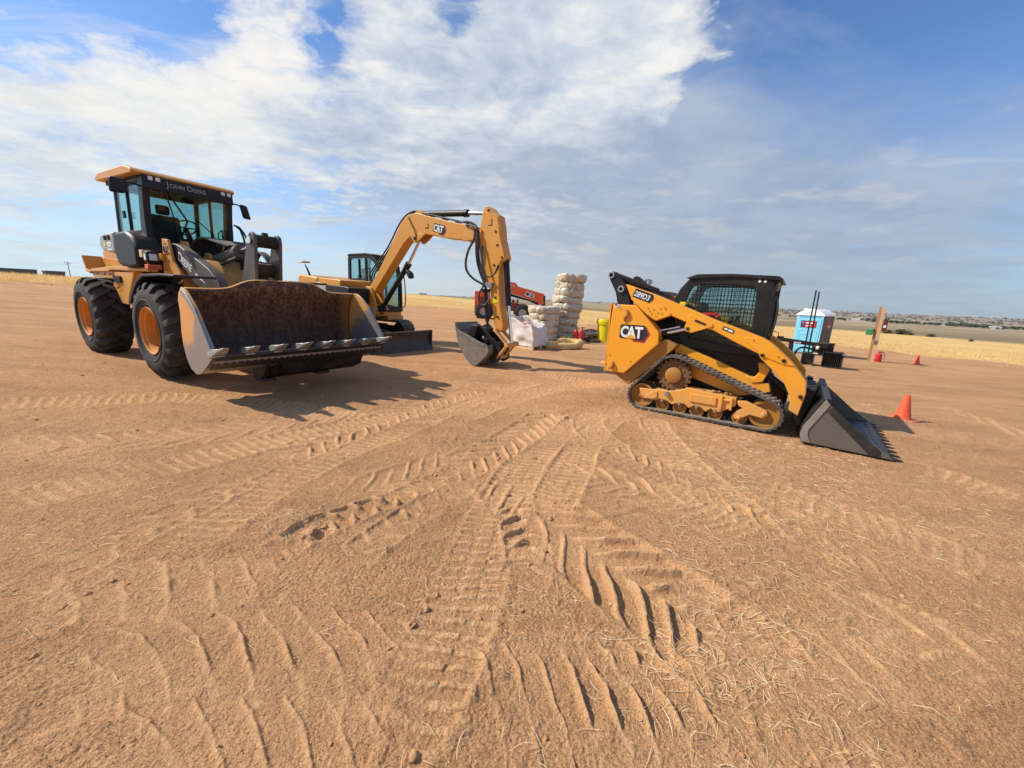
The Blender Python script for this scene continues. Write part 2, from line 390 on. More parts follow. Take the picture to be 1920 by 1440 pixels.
def rubber_track(circles, y0, y1, th=.03, pitch=.075, lug=.013):
    sub = 3
    P, Nn = hull_loop(circles, pitch/sub); n = len(P); n -= n % sub
    P, Nn = P[:n], Nn[:n]
    mb = MB()
    O = P; I = P-Nn*th
    vs = [(p[0], y, p[1]) for y in (y0, y1) for L in (O, I) for p in L]
    fs = []
    for i in range(n):
        j = (i+1) % n
        fs += [(i, j, n+j, n+i), (2*n+i, 3*n+i, 3*n+j, 2*n+j), (i, 2*n+i, 2*n+j, j), (n+i, n+j, 3*n+j, 3*n+i)]
    mb.add(vs, fs)
    w = y1-y0
    for k in range(0, n, sub):
        for q, (a, b, sh) in enumerate(((.0, .31, 0), (.33, .67, 1), (.69, 1.0, 0))):
            i = (k+sh) % n; j = (i+1) % n
            pa, pb = P[i]+(P[j]-P[i])*-.15, P[i]+(P[j]-P[i])*1.35
            na = Nn[i]
            c8 = []
            for y in (y0+w*a, y0+w*b):
                c8 += [(pa[0]-na[0]*.004, y, pa[1]-na[1]*.004), (pb[0]-na[0]*.004, y, pb[1]-na[1]*.004),
                       (pb[0]*.85+pa[0]*.15+na[0]*lug, y, pb[1]*.85+pa[1]*.15+na[1]*lug), (pa[0]*.85+pb[0]*.15+na[0]*lug, y, pa[1]*.85+pb[1]*.15+na[1]*lug)]
            mb.hexa(c8)
        # guide lug inside
        i = k; p = P[i]-Nn[i]*th; q = P[i]-Nn[i]*(th+.05); t = np.array([-Nn[i][1], Nn[i][0]])*.02
        ym = (y0+y1)/2
        c8 = []
        for y in (ym-.05, ym+.05):
            c8 += [(p[0]-t[0]*1.4, y, p[1]-t[1]*1.4), (p[0]+t[0]*1.4, y, p[1]+t[1]*1.4), (q[0]+t[0]*.6, y, q[1]+t[1]*.6), (q[0]-t[0]*.6, y, q[1]-t[1]*.6)]
        mb.hexa(c8)
    return mb
def wheel_disc(c, r, y0, y1, hub=.35, dish=.03, n=28):
    """flanged roller or idler wheel with a hub and a bolt"""
    mb = MB()
    mb.lathe([(1e-3, y0+dish*.2), (r*hub*.8, y0+dish*.2), (r*hub, y0+dish*.6), (r*hub, y0+dish*1.6), (r*.78, y0+dish*1.6), (r*.82, y0), (r, y0), (r, y0+.03), (r*.9, y0+.04), (r*.9, y1-.04), (r, y1-.03), (r, y1), (1e-3, y1)], (c[0], 0, c[1]), 'y', n)
    return mb
def bolts(mb, pts, y, r=.014, h=.014, n=8):
    for x, z in pts: mb.cyl((x, y+.002, z), (x, y-h, z), r, r*.9, n)
    return mb
def hexdecal(mbk, mbr, mbw, mby, o, u, v, N_, w):
    pass
def cat_logo(th, o, ang, size, parent, tri=.27):
    """black plate, red hexagon end, white letters, yellow triangle; o = lower left of the letters on a near face (x, y, z)"""
    c, s = math.cos(ang), math.sin(ang)
    def q(a, b, d): return (o[0]+c*a*size-s*b*size, o[1]-d, o[2]+s*a*size+c*b*size)
    def plate(pts, d0, d1):
        mb = MB(); n = len(pts)
        vs = [q(a, b, d0) for a, b in pts]+[q(a, b, d1) for a, b in pts]
        mb.add(vs, [tuple(range(n)), tuple(range(2*n-1, n-1, -1))]+[(i, i+n, (i+1) % n+n, (i+1) % n) for i in range(n)])
        return mb
    red = th.part(plate([(1.05, -.32), (1.98, -.36), (2.36, .34), (2.03, .86), (1.2, .86), (1.0, .3)], 0, .002), 'logo_hexagon', M['decalred'], parent)
    th.part(plate([(-.10, .0), (.0, -.13), (.80, -.13), (1.2, -.2), (1.9, -.2), (2.16, .34), (1.9, .98), (.1, .98), (-.06, .9)], .0025, .0045), 'logo_plate', M['decalblk'], parent)
    mb = MB()
    X = (c, 0, s); U = (-s, 0, c)
    for ch, a, sx in (('C', -.02, .78), ('A', .54, .82), ('T', 1.16, .84)):
        mb.text(ch, q(a, 0, .006), X, U, size*1.2, sx, 0, .035, .002)
    th.part(mb, 'logo_lettering', M['white'], parent)
    th.part(plate([(.46, -.10), (1.30, -.10), (.88, tri)], .0075, .0095), 'logo_triangle', M['cat'], parent)

# ================================================================== compact track loader (right)
S = Thing('compact_track_loader', 'yellow compact track loader with black meshed cab, its black bucket lying on the dirt', 'track loader',
          (2.34, 6.34), -36, (.75, .98, -.05))
W = 1.98
FA = 1.45
def skid():
    yl = S.e
    circles = [((-.145, .165), .235), ((1.635, .185), .235), ((.318, .574), .325)]
    for near in (True, False):
        y0, y1 = (0.0, .42) if near else (W-.42, W)
        t = S.part(rubber_track(circles, y0, y1), 'rubber_track', M['rubber2'], ang=30)
        yo = y0+.06 if near else y0+.03
        ye = y1-.05
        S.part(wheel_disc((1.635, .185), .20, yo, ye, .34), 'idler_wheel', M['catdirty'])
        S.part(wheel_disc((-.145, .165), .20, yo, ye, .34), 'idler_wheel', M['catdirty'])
        for c in ((.20, .05), (.475, .05), (.735, .05), (1.0, .05), (1.335, .07)):
            S.part(wheel_disc(c, .105, yo+.03, ye, .4, .02, 22), 'roller', M['catdirty'])
        # sprocket: dish, ring of rollers, hub cap
        mb = MB()
        y = y0+.07
        mb.lathe([(1e-3, y+.05), (.09, y+.05), (.17, y+.02), (.235, y+.03), (.25, y+.05), (.25, y+.10), (.10, y+.14), (1e-3, y+.14)], (.318, 0, .574), 'y', 36)
        for k in range(20):
            a = 2*math.pi*k/20
            mb.cyl((.318+.255*math.cos(a), y+.03, .574+.255*math.sin(a)), (.318+.255*math.cos(a), y+.11, .574+.255*math.sin(a)), .022, n=8)
        sp = S.part(mb, 'drive_sprocket', M['sprock'])
        mb = MB().lathe([(1e-3, y-.03), (.11, y-.03), (.13, y-.015), (.135, y+.03), (.135, y+.06)], (.318, 0, .574), 'y', 28)
        bolts(mb, [(.318+.165*math.cos(a), .574+.165*math.sin(a)) for a in np.arange(0, 6.28, .5236)], y+.022, .012, .015)
        S.part(mb, 'hub_cap', M['catdirty'], sp)
        # roller frame with scalloped lower edge
        fr = [(-.20, .285), (.03, .285), (.12, .31), (.29, .30), (.50, .37), (.55, .405), (1.0, .375), (1.26, .36), (1.27, .25), (1.14, .155), (1.02, .085), (.94, .14), (.87, .07), (.80, .13), (.70, .14), (.62, .08), (.55, .14), (.44, .13), (.36, .09), (.28, .14), (.16, .15), (.08, .11), (-.08, .125), (-.17, .17)]
        mb = MB().prism(fr, y0+.035 if near else y0+.1, y1-.1 if near else y1-.035)
        yy = y0+.035
        mb.box(.62, 1.0, yy-.025, yy+.01, .2, .33)
        mb.box(1.05, 1.09, yy-.04, yy+.01, .16, .37); mb.box(1.19, 1.225, yy-.04, yy+.01, .17, .36); mb.box(1.05, 1.225, yy-.03, yy+.01, .30, .335)
        mb.prism([(-.12, .12), (.05, .13), (.12, .17), (.11, .27), (.04, .27), (-.04, .2)], yy-.02, yy+.01)
        f = S.part(mb, 'roller_frame', M['cat'], bevel=.008)
        mb = MB(); bolts(mb, [(.20, .135), (.475, .13), (.735, .125), (1.0, .12)], yy, .026, .03, 10); mb.cyl((.27, yy, .26), (.27, yy-.05, .26), .04, .035, 12)
        S.part(mb, 'bolt', M['steel'], f, split=True)
        mb = MB().prism([(1.28, .33), (1.39, .345), (1.665, .25), (1.685, .18), (1.64, .13), (1.46, .15), (1.33, .045), (1.27, .05), (1.26, .11), (1.30, .18), (1.37, .23), (1.30, .26)], yy-.01, yy+.05)
        bolts(mb, [(1.335, .085), (1.63, .19)], yy-.01, .03, .035, 10)
        S.part(mb, 'idler_arm', M['cat'], bevel=.008)
        # soil lying on the frame
        mb = MB()
        for i in range(26):
            x = random.uniform(.0, 1.2); mb.ball((x, y0+.08+random.uniform(0, .16), .30+.08*min(1, max(0, (x-.3)/.3))+random.uniform(-.01, .02)), random.uniform(.02, .05), 4, .55)
        S.part(mb, 'caked_soil', M['soil'])['kind'] = 'stuff'
        # rear body side panel and lift arms
        yp = .03 if near else W-.03
        ypa = yp if near else FA
        sg = 1 if near else -1
        pan = [(-.81, 1.67), (-.40, 1.67), (.02, 1.25), (.03, 1.06), (-.50, .49), (-.88, .49)]
        p = S.part(MB().prism(pan, yp, yp+sg*.26), 'side_panel', M['cat'], bevel=.014)
        mb = MB()
        bolts(mb, [(-.66, 1.6), (-.84, .62), (-.79, .78), (-.4, .72), (-.78, .55)], yp if near else yp-.0, .012, .01)
        mb.tube([(-.56, yp-.01, 1.58), (-.53, yp-.03, 1.55), (-.53, yp-.03, 1.49), (-.57, yp-.03, 1.47), (-.57, yp-.01, 1.40)], .022, 8, smooth=1)
        mb.tube([(-.73, yp-.01, .66), (-.70, yp-.03, .64), (-.71, yp-.035, .59), (-.74, yp-.01, .56)], .025, 8, smooth=1)
        if near: S.part(mb, 'tie_down', M['catdirty'], p, split=True)
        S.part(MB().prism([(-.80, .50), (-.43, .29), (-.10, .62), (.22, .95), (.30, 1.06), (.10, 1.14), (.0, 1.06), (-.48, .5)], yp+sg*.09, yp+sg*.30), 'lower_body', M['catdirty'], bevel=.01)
        br = [(-.93, 2.20), (-.88, 2.225), (-.82, 2.19), (-.64, 2.03), (-.52, 1.70), (-.60, 1.62), (-.74, 1.66), (-.80, 1.87), (-.95, 2.13)]
        b = S.part(MB().prism(br, ypa+sg*.03, ypa+sg*.22), 'arm_bracket', M['dgrey'], bevel=.01)
        mb = MB().lathe([(.03, -.035), (.055, -.035), (.062, 0), (.062, .05)], (-.70, yp+.03, 1.93), 'y', 20)
        mb.lathe([(.035, -.02), (.055, -.02), (.06, .02), (.06, .2)], (-.90, yp+.03, 2.16), 'y', 20)
        S.part(mb, 'pivot_pin', M['steel'], b, split=True)
        arm = [(-.62, 2.01), (-.14, 1.86), (.15, 1.755), (.46, 1.64), (.88, 1.48), (1.24, 1.365), (1.46, 1.29), (1.56, 1.235), (1.67, 1.15), (1.85, .99), (2.05, .75), (2.07, .575), (2.03, .25), (1.91, .32), (1.915, .42), (1.875, .55), (1.80, .69), (1.69, .81), (1.57, .91), (1.47, 1.0), (1.44, 1.06), (1.25, 1.14), (1.07, 1.22), (.81, 1.345), (.38, 1.45), (.17, 1.53), (-.06, 1.43), (-.17, 1.49), (-.32, 1.61), (-.50, 1.76)]
        A = S.part(MB().prism(arm, ypa, ypa+sg*.15), 'lift_arm', M['cat'], bevel=.012)
        if near:
            mb = MB()
            mb.prism([(-.47, 1.76), (.10, 1.60), (.175, 1.565), (.16, 1.53), (-.05, 1.437), (-.17, 1.495), (-.32, 1.615)], yp-.014, yp+.0)
            mb.prism([(.45, 1.555), (.48, 1.57), (.79, 1.445), (.80, 1.40), (.51, 1.285), (.43, 1.30), (.40, 1.37)], yp-.016, yp)
            mb.prism([(1.225, 1.25), (1.25, 1.285), (1.44, 1.283), (1.60, 1.2), (1.89, .94), (1.75, .945), (1.50, 1.03), (1.44, 1.075), (1.28, 1.2)], yp-.014, yp)
            S.part(mb, 'reinforcing_plate', M['cat'], A, bevel=.006, split=True)
            mb = MB()
            bolts(mb, [(-.2, 1.63), (-.16, 1.58), (-.10, 1.61), (-.13, 1.54), (-.06, 1.51), (-.03, 1.56), (.0, 1.63), (.03, 1.55), (.06, 1.65), (-.18, 1.52), (1.35, 1.25), (1.68, 1.05)], yp-.014, .011, .008)
            S.part(mb, 'bolt', M['catdirty'], A, split=True)
            mb = MB(); bolts(mb, [(.45, 1.345), (1.49, 1.045), (1.75, 1.0), (2.015, .53)], yp-.016, .028, .012, 14)
            mb.prism([(.53, 1.475), (.55, 1.495), (.70, 1.44), (.71, 1.415), (.69, 1.41), (.54, 1.46)], yp-.022, yp-.015)
            S.part(mb, 'pin', M['blkm'], A, split=True)
            # model number decal
            an = math.atan2(1.755-2.01, .15+.62)
            mb = MB(); o = (-.47, yp-.006, 1.835); c, s_ = math.cos(an), math.sin(an)
            pl = [(-.012, -.03), (.30, -.03), (.345, .045), (.31, .115), (.0, .115)]
            pp = [(o[0]+c*a-s_*b, o[2]+s_*a+c*b) for a, b in pl]
            S.part(MB().prism(pp, yp-.003, yp), 'number_plate', M['decalblk'], A)
            S.part(MB().text('289D3', (o[0], yp-.005, o[2]-.005), (c, 0, s_), (-s_, 0, c), .125, .80, .15, .018, .002), 'number_lettering', M['white'], A)
            an2 = math.atan2(1.29-1.64, 1.46-.46); c, s_ = math.cos(an2), math.sin(an2)
            o = (.94, yp-.004, 1.375)
            pp = [(o[0]+c*a-s_*b, o[2]+s_*a+c*b) for a, b in [(-.01, -.012), (.15, -.012), (.15, .045), (-.01, .045)]]
            S.part(MB().prism(pp, yp-.003, yp), 'small_plate', M['decalblk'], A)
            mb = MB()
            for a0, a1 in ((.01, .055), (.068, .135)):
                pp = [(o[0]+c*a-s_*b_, o[2]+s_*a+c*b_) for a, b_ in [(a0, .004), (a1, .004), (a1, .03), (a0, .03)]]
                mb.prism(pp, yp-.006, yp-.003)
            S.part(mb, 'small_print', M['white'], A)
            cat_logo(S, (-.625, yp, 1.13), 0.0, .215, p)
            fl = MB().box(-.775, -.68, yp-.004, yp, 1.615, 1.672)
            for k in range(3): fl.box(-.742, -.68, yp-.006, yp-.004, 1.62+k*.018, 1.628+k*.018, 1)
            fl.box(-.775, -.742, yp-.006, yp-.004, 1.645, 1.672, 2)
            S.part(fl, 'flag_sticker', [M['white'], M['decalred'], M['purple']], p)
        # lift cylinder behind the arm
        yc = yp+sg*.20
        cy = S.part(MB().cyl((-.28, yc, 1.12), (.10, yc, 1.24), .05), 'lift_cylinder', M['blk'])
        S.part(MB().cyl((.10, yc, 1.24), (.45, yc, 1.345), .03).cyl((-.05, yc-.06*sg, 1.26), (.3, yc-.06*sg, 1.36), .014), 'cylinder_rod', M['chrome'], cy)
        # belt of yellow body above the track
        yb = yp+sg*.30
        mb = MB().prism([(.20, 1.06), (.30, 1.06), (1.34, .69), (1.40, .60), (1.62, .60), (1.66, .48), (1.24, .34), (.3, .6)], yb, yb+sg*.12)
        mb.prism([(1.30, .68), (1.42, .67), (1.47, .76), (1.44, .90), (1.55, .88), (1.60, .80), (1.54, .62), (1.40, .58)], yb-sg*.02, yb+sg*.1)
        mb.box(1.18, 1.36, min(yb-sg*.015, yb), max(yb-sg*.015, yb), .70, .86) if False else None
        S.part(mb, 'side_step', M['cat'], bevel=.01, split=True)
    # chassis core, engine bay
    mb = MB().prism([(-.80, .55), (-.45, .34), (1.5, .30), (1.62, .55), (1.5, .95), (.3, 1.1), (.0, 1.6), (-.75, 1.62)], .46, W-.46)
    S.part(mb, 'chassis', M['blkm'], bevel=.01)
    mb = MB().box(-.80, -.45, .30, W-.30, .62, 1.62).prism([(-.5, 1.5), (.25, 1.5), (.2, 1.72), (-.45, 1.82)], .36, W-.36)
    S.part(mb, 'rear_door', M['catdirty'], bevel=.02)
    mb = MB().tube([(-.72, .05, 1.02), (-.98, .02, .57), (-.98, .3, .57)], .001)
    mb = MB().tube([(-.86, .2, .62), (-1.0, .2, .6), (-1.0, .5, .6), (-.86, .5, .62)], .018)
    S.part(mb, 'tow_loop', M['cat'])
    S.part(MB().prism([(-.84, 1.68), (-.84, .48), (-.86, .48), (-.86, 1.68)], .03, W-.03), 'rear_plate', M['cat'])
    # tilted black bar and hoses over the rear of the arms
    mb = MB().cyl((-.84, .12, 2.15), (-.15, .32, 1.90), .055).box(-.62, -.2, .25, W-.25, 1.86, 1.93)
    S.part(mb, 'cross_bar', M['dgrey'])
    mb = MB()
    for k in range(5):
        mb.tube([(-.78, .14+.03*k, 1.72-.02*k), (-.80, .13+.03*k, 1.95), (-.62, .2+.04*k, 2.02), (-.30, .24+.04*k, 1.93+.02*k), (.0, .30+.04*k, 1.80), (.14, .3+.04*k, 1.66)], .014, 6, smooth=2)
    for k in range(4):
        mb.tube([(1.40, .25+.05*k, 1.2), (1.62, .22+.05*k, 1.08), (1.86, .24+.05*k, .80), (1.92, .28+.05*k, .45)], .014, 6, smooth=2)
    S.part(mb, 'hose', M['hose'], split=True)
    # ---------------- cab
    y0, y1 = .42, W-.42
    outer = [(.07, 1.60), (.09, 1.80), (.17, 1.97), (.27, 2.10), (.40, 2.175), (.90, 2.175), (1.44, 2.145), (1.45, 1.55), (1.44, .98), (.90, .98), (.30, 1.02)]
    inner = [(.25, 1.60), (.28, 1.80), (.32, 1.93), (.36, 2.00), (.44, 2.035), (.90, 2.035), (1.20, 2.01), (1.25, 1.93), (1.28, 1.12), (.90, 1.12), (.40, 1.18)]
    cabs = None
    for near in (True, False):
        a, b = (y0, y0+.07) if near else (y1-.07, y1)
        c = S.part(MB().ring(outer, inner, a, b), 'cab_side_frame', M['blk'], bevel=.012)
        if near: cabs = c
        mb = MB(); yy = (a+b)/2
        for i in range(21):
            x = .27+i*.0505
            zt = 2.03 if x > .42 else 1.62+(x-.25)*2.4
            mb.box(x-.005, x+.005, yy-.006, yy+.001, 1.14, min(2.03, zt))
        for i in range(14):
            z = 1.16+i*.065
            mb.box(.25 if z < 1.75 else .25+(z-1.75)*.6, 1.27, yy+.001, yy+.008, z-.005, z+.005)
        S.part(mb, 'window_grille', M['blk'], c, flat=True)
        S.part(MB().prism(inner, yy+(.012 if near else -.016), yy+(.016 if near else -.012)), 'window_pane', M['glassc'], c)
    mb = MB().prism([(.24, 2.14), (.40, 2.195), (.90, 2.20), (1.50, 2.165), (1.56, 2.12), (1.55, 2.08), (1.50, 2.10), (.90, 2.15), (.30, 2.11)], y0-.03, y1+.03)
    mb.prism([(1.40, 2.10), (1.52, 2.11), (1.46, 1.95), (1.42, 1.94)], y0, y1)
    S.part(mb, 'cab_roof', M['blk'], bevel=.012)
    mb = MB()
    for y in (y0, y1-.09): mb.box(1.44, 1.50, y, y+.09, 1.0, 2.10)
    mb.box(1.44, 1.49, y0, y1, 1.0, 1.14)
    S.part(mb, 'cab_front_frame', M['blk'], bevel=.01)
    S.part(MB().box(1.455, 1.465, y0+.09, y1-.09, 1.14, 2.10), 'windscreen', M['glassc'])
    mb = MB().box(.14, .22, y0+.07, y1-.07, 1.1, 1.62).prism([(.10, 1.60), (.16, 1.60), (.32, 2.1), (.26, 2.1)], y0+.07, y0+.14).prism([(.10, 1.60), (.16, 1.60), (.32, 2.1), (.26, 2.1)], y1-.14, y1-.07)
    S.part(mb, 'cab_rear_frame', M['blk'])
    S.part(MB().prism([(.15, 1.60), (.155, 1.60), (.30, 2.08), (.295, 2.08)], y0+.14, y1-.14), 'rear_window', M['glassc'])
    mb = MB().prism([(.42, 1.15), (.95, 1.12), (.97, 1.24), (.60, 1.27), (.48, 1.75), (.36, 1.78), (.36, 1.2)], .75, 1.25)
    s = S.part(mb, 'seat', M['seat'], bevel=.04)
    S.part(MB().box(.6, .95, .62, .70, 1.3, 1.38).box(.6, .95, 1.3, 1.38, 1.3, 1.38).cyl((.92, .66, 1.38), (.96, .66, 1.55), .03).cyl((.92, 1.34, 1.38), (.96, 1.34, 1.55), .03), 'armrest', M['blkm'], bevel=.01)
    # small things on the cab: red handle, yellow label, white bolts, hoses at the front pillar
    mb = MB().box(.56, .78, y0-.03, y0-.002, 1.565, 1.60).box(.75, .79, y0-.03, y0-.002, 1.53, 1.60)
    S.part(mb, 'grab_handle', M['red'], cabs)
    S.part(MB().box(.19, .28, y0-.006, y0-.002, 1.70, 1.755), 'warning_label', M['yplastic'], cabs)
    mb = MB(); bolts(mb, [(1.27, 2.09), (1.34, 2.088)], y0, .022, .012, 12)
    S.part(mb, 'marker_lamp', M['lens'], cabs, split=True)
    mb = MB()
    for k in range(2): mb.tube([(1.50, y0+.03+.03*k, 1.95), (1.56, y0+.02+.03*k, 1.7), (1.545, y0+.02+.03*k, 1.4), (1.50, y0+.05, 1.22)], .013, 6, smooth=2)
    S.part(mb, 'cab_hose', M['hose'], split=True)
    # ---------------- bucket and coupler
    b0, b1 = -.15, W-.18
    side = [(2.108, -.045), (2.085, .05), (2.10, .16), (2.285, .575), (2.335, .51), (2.62, .25), (3.04, -.055)]
    mb = MB()
    th = .025
    shell = [(3.04, -.055), (2.108, -.055), (2.085, .05), (2.10, .17), (2.16, .38), (2.285, .575)]
    shin = [(3.00, -.028), (2.14, -.028), (2.12, .05), (2.135, .16), (2.195, .37), (2.32, .565)]
    mb.prism(shell+shin[::-1], b0+.02, b1-.02)
    B = S.part(mb, 'bucket', M['bsteel'])
    mb = MB()
    for a, b in ((b0, b0+.02), (b1-.02, b1)):
        mb.prism(side, a, b)
    S.part(mb, 'bucket_side_plate', M['bside'], B, bevel=.003, split=True)
    mb = MB(); mc = MB()
    for a in (b0-.012, b1):
        mb.prism([(2.36, .49), (2.305, .43), (2.79, -.03), (2.86, -.045), (2.905, -.03), (2.90, .03)], a, a+.012)
        mc.prism([(2.112, -.04), (2.085, .06), (2.10, .17), (2.285, .575), (2.335, .51), (2.17, .14), (2.17, .06), (2.215, -.04)], a, a+.012)
    S.part(mb, 'side_cutter', M['bsteel'], B, bevel=.003, split=True)
    S.part(mc, 'side_strip', M['bstrip'], B, bevel=.003, split=True)
    n = 11
    for i in range(n):
        y = b0+.06+(b1-b0-.12)*i/(n-1)
        mb = MB().hexa([(2.93, y-.035, -.062), (2.93, y+.035, -.062), (2.93, y+.035, -.022), (2.93, y-.035, -.022),
                        (3.125, y-.014, -.064), (3.125, y+.014, -.064), (3.125, y+.014, -.054), (3.125, y-.014, -.054)])
        S.part(mb, 'bucket_tooth', M['bsteel'], B)
    S.part(MB().box(2.26, 2.34, b0+.02, b1-.02, .545, .585), 'bucket_top_edge', M['bsteel'], B, bevel=.01)
    mb = MB()
    mb.prism([(1.98, .12), (2.07, .05), (2.15, .42), (2.18, .60), (2.10, .62), (2.03, .45)], .25, .45).prism([(1.98, .12), (2.07, .05), (2.15, .42), (2.18, .60), (2.10, .62), (2.03, .45)], W-.45, W-.25)
    mb.box(1.98, 2.10, .45, W-.45, .42, .60).box(1.98, 2.06, .45, W-.45, .10, .22)
    mb.cyl((1.55, .4, .75), (2.05, .4, .40), .045).cyl((1.55, W-.4, .75), (2.05, W-.4, .40), .045)
    for k in range(5): mb.box(2.08, 2.2, .5+.18*k, .58+.18*k, .48, .60)
    S.part(mb, 'quick_coupler', M['blk'], bevel=.008)
# ================================================================== wheel loader (left)
L = Thing('wheel_loader', 'large wheel loader with lugged tyres and a rusty toothed bucket raised off the dirt', 'wheel loader',
          (-5.9, 6.2), -30, (-1.2, 1.1, .26))
LW = 2.2
def tyre(c, y0, y1, Rr, sg):
    """lugged earthmover tyre; sg=+1 when the outer face is at y0"""
    mb = MB(); w = y1-y0; ym = (y0+y1)/2; rb = Rr-.055
    prof = [(.34, y0+.07), (.36, y0+.03), (.42, y0+.005), (.52, y0-.012), (.62, y0+.0), (rb-.04, y0+.045), (rb-.005, y0+.10), (rb, ym), (rb-.005, y1-.10), (rb-.04, y1-.045), (.62, y1), (.52, y1+.012), (.42, y1-.005), (.36, y1-.03), (.34, y1-.07)]
    mb.lathe(prof, (c[0], 0, c[1]), 'y', 56)
    # raised ring and lettering band on the sidewall
    mb.lathe([(.46, y0-.006), (.475, y0-.018), (.49, y0-.009)], (c[0], 0, c[1]), 'y', 56)
    mb.lathe([(.46, y1+.006), (.475, y1+.018), (.49, y1+.009)], (c[0], 0, c[1]), 'y', 56)
    n = 19
    for k in range(n):
        for half in (0, 1):
            a0 = 2*math.pi*(k+.5*half)/n
            sec = []
            ye = y0 if half == 0 else y1
            d = 1 if half == 0 else -1
            #         lateral, outer r, base r, angle shift, half angle
            S5 = [(-.004, .60, .57, -.10, .055), (.012, Rr-.075, Rr-.14, -.085, .068), (.055, Rr-.012, Rr-.10, -.06, .074), (.14, Rr, rb-.02, .0, .072), (.235, Rr, rb-.02, .10, .066), (.295, Rr-.002, rb-.02, .15, .05)]
            vs = []
            for q, ro, ri, sh, ha in S5:
                for rr, hh in ((ri, ha*1.15), (ro, ha)):
                    for e in (-1, 1):
                        t = a0+sh+e*hh
                        vs.append((c[0]+rr*math.cos(t), ye+d*q, c[1]+rr*math.sin(t)))
            fs = []
            m = len(S5)
            for i in range(m-1):
                A = i*4; Bq = A+4
                fs += [(A, A+2, Bq+2, Bq), (A+2, A+3, Bq+3, Bq+2), (A+3, A+1, Bq+1, Bq+3)]
            fs += [(0, 1, 3, 2), ((m-1)*4, (m-1)*4+2, (m-1)*4+3, (m-1)*4+1)]
            mb.add(vs, fs)
    return mb
def rim(c, y0, sg, disc=False):
    p = [(.345, .12), (.345, .03), (.352, .012), (.366, .004), (.370, .018), (.360, .04), (.335, .05), (.315, .06), (.300, .12), (.292, .20)]
    if disc: p = [(.2915, .19), (.285, .25), (.19, .27), (.17, .24), (.14, .23), (1e-3, .225)]
    mb = MB().lathe([(r, h*sg) for r, h in p], (c[0], y0, c[1]), 'y', 48)
    for k in range(12 if disc else 0):
        a = 2*math.pi*k/12
        x, z = c[0]+.235*math.cos(a), c[1]+.235*math.sin(a)
        mb.cyl((x, y0+.265*sg, z), (x, y0+.235*sg, z), .017, n=8)
    return mb
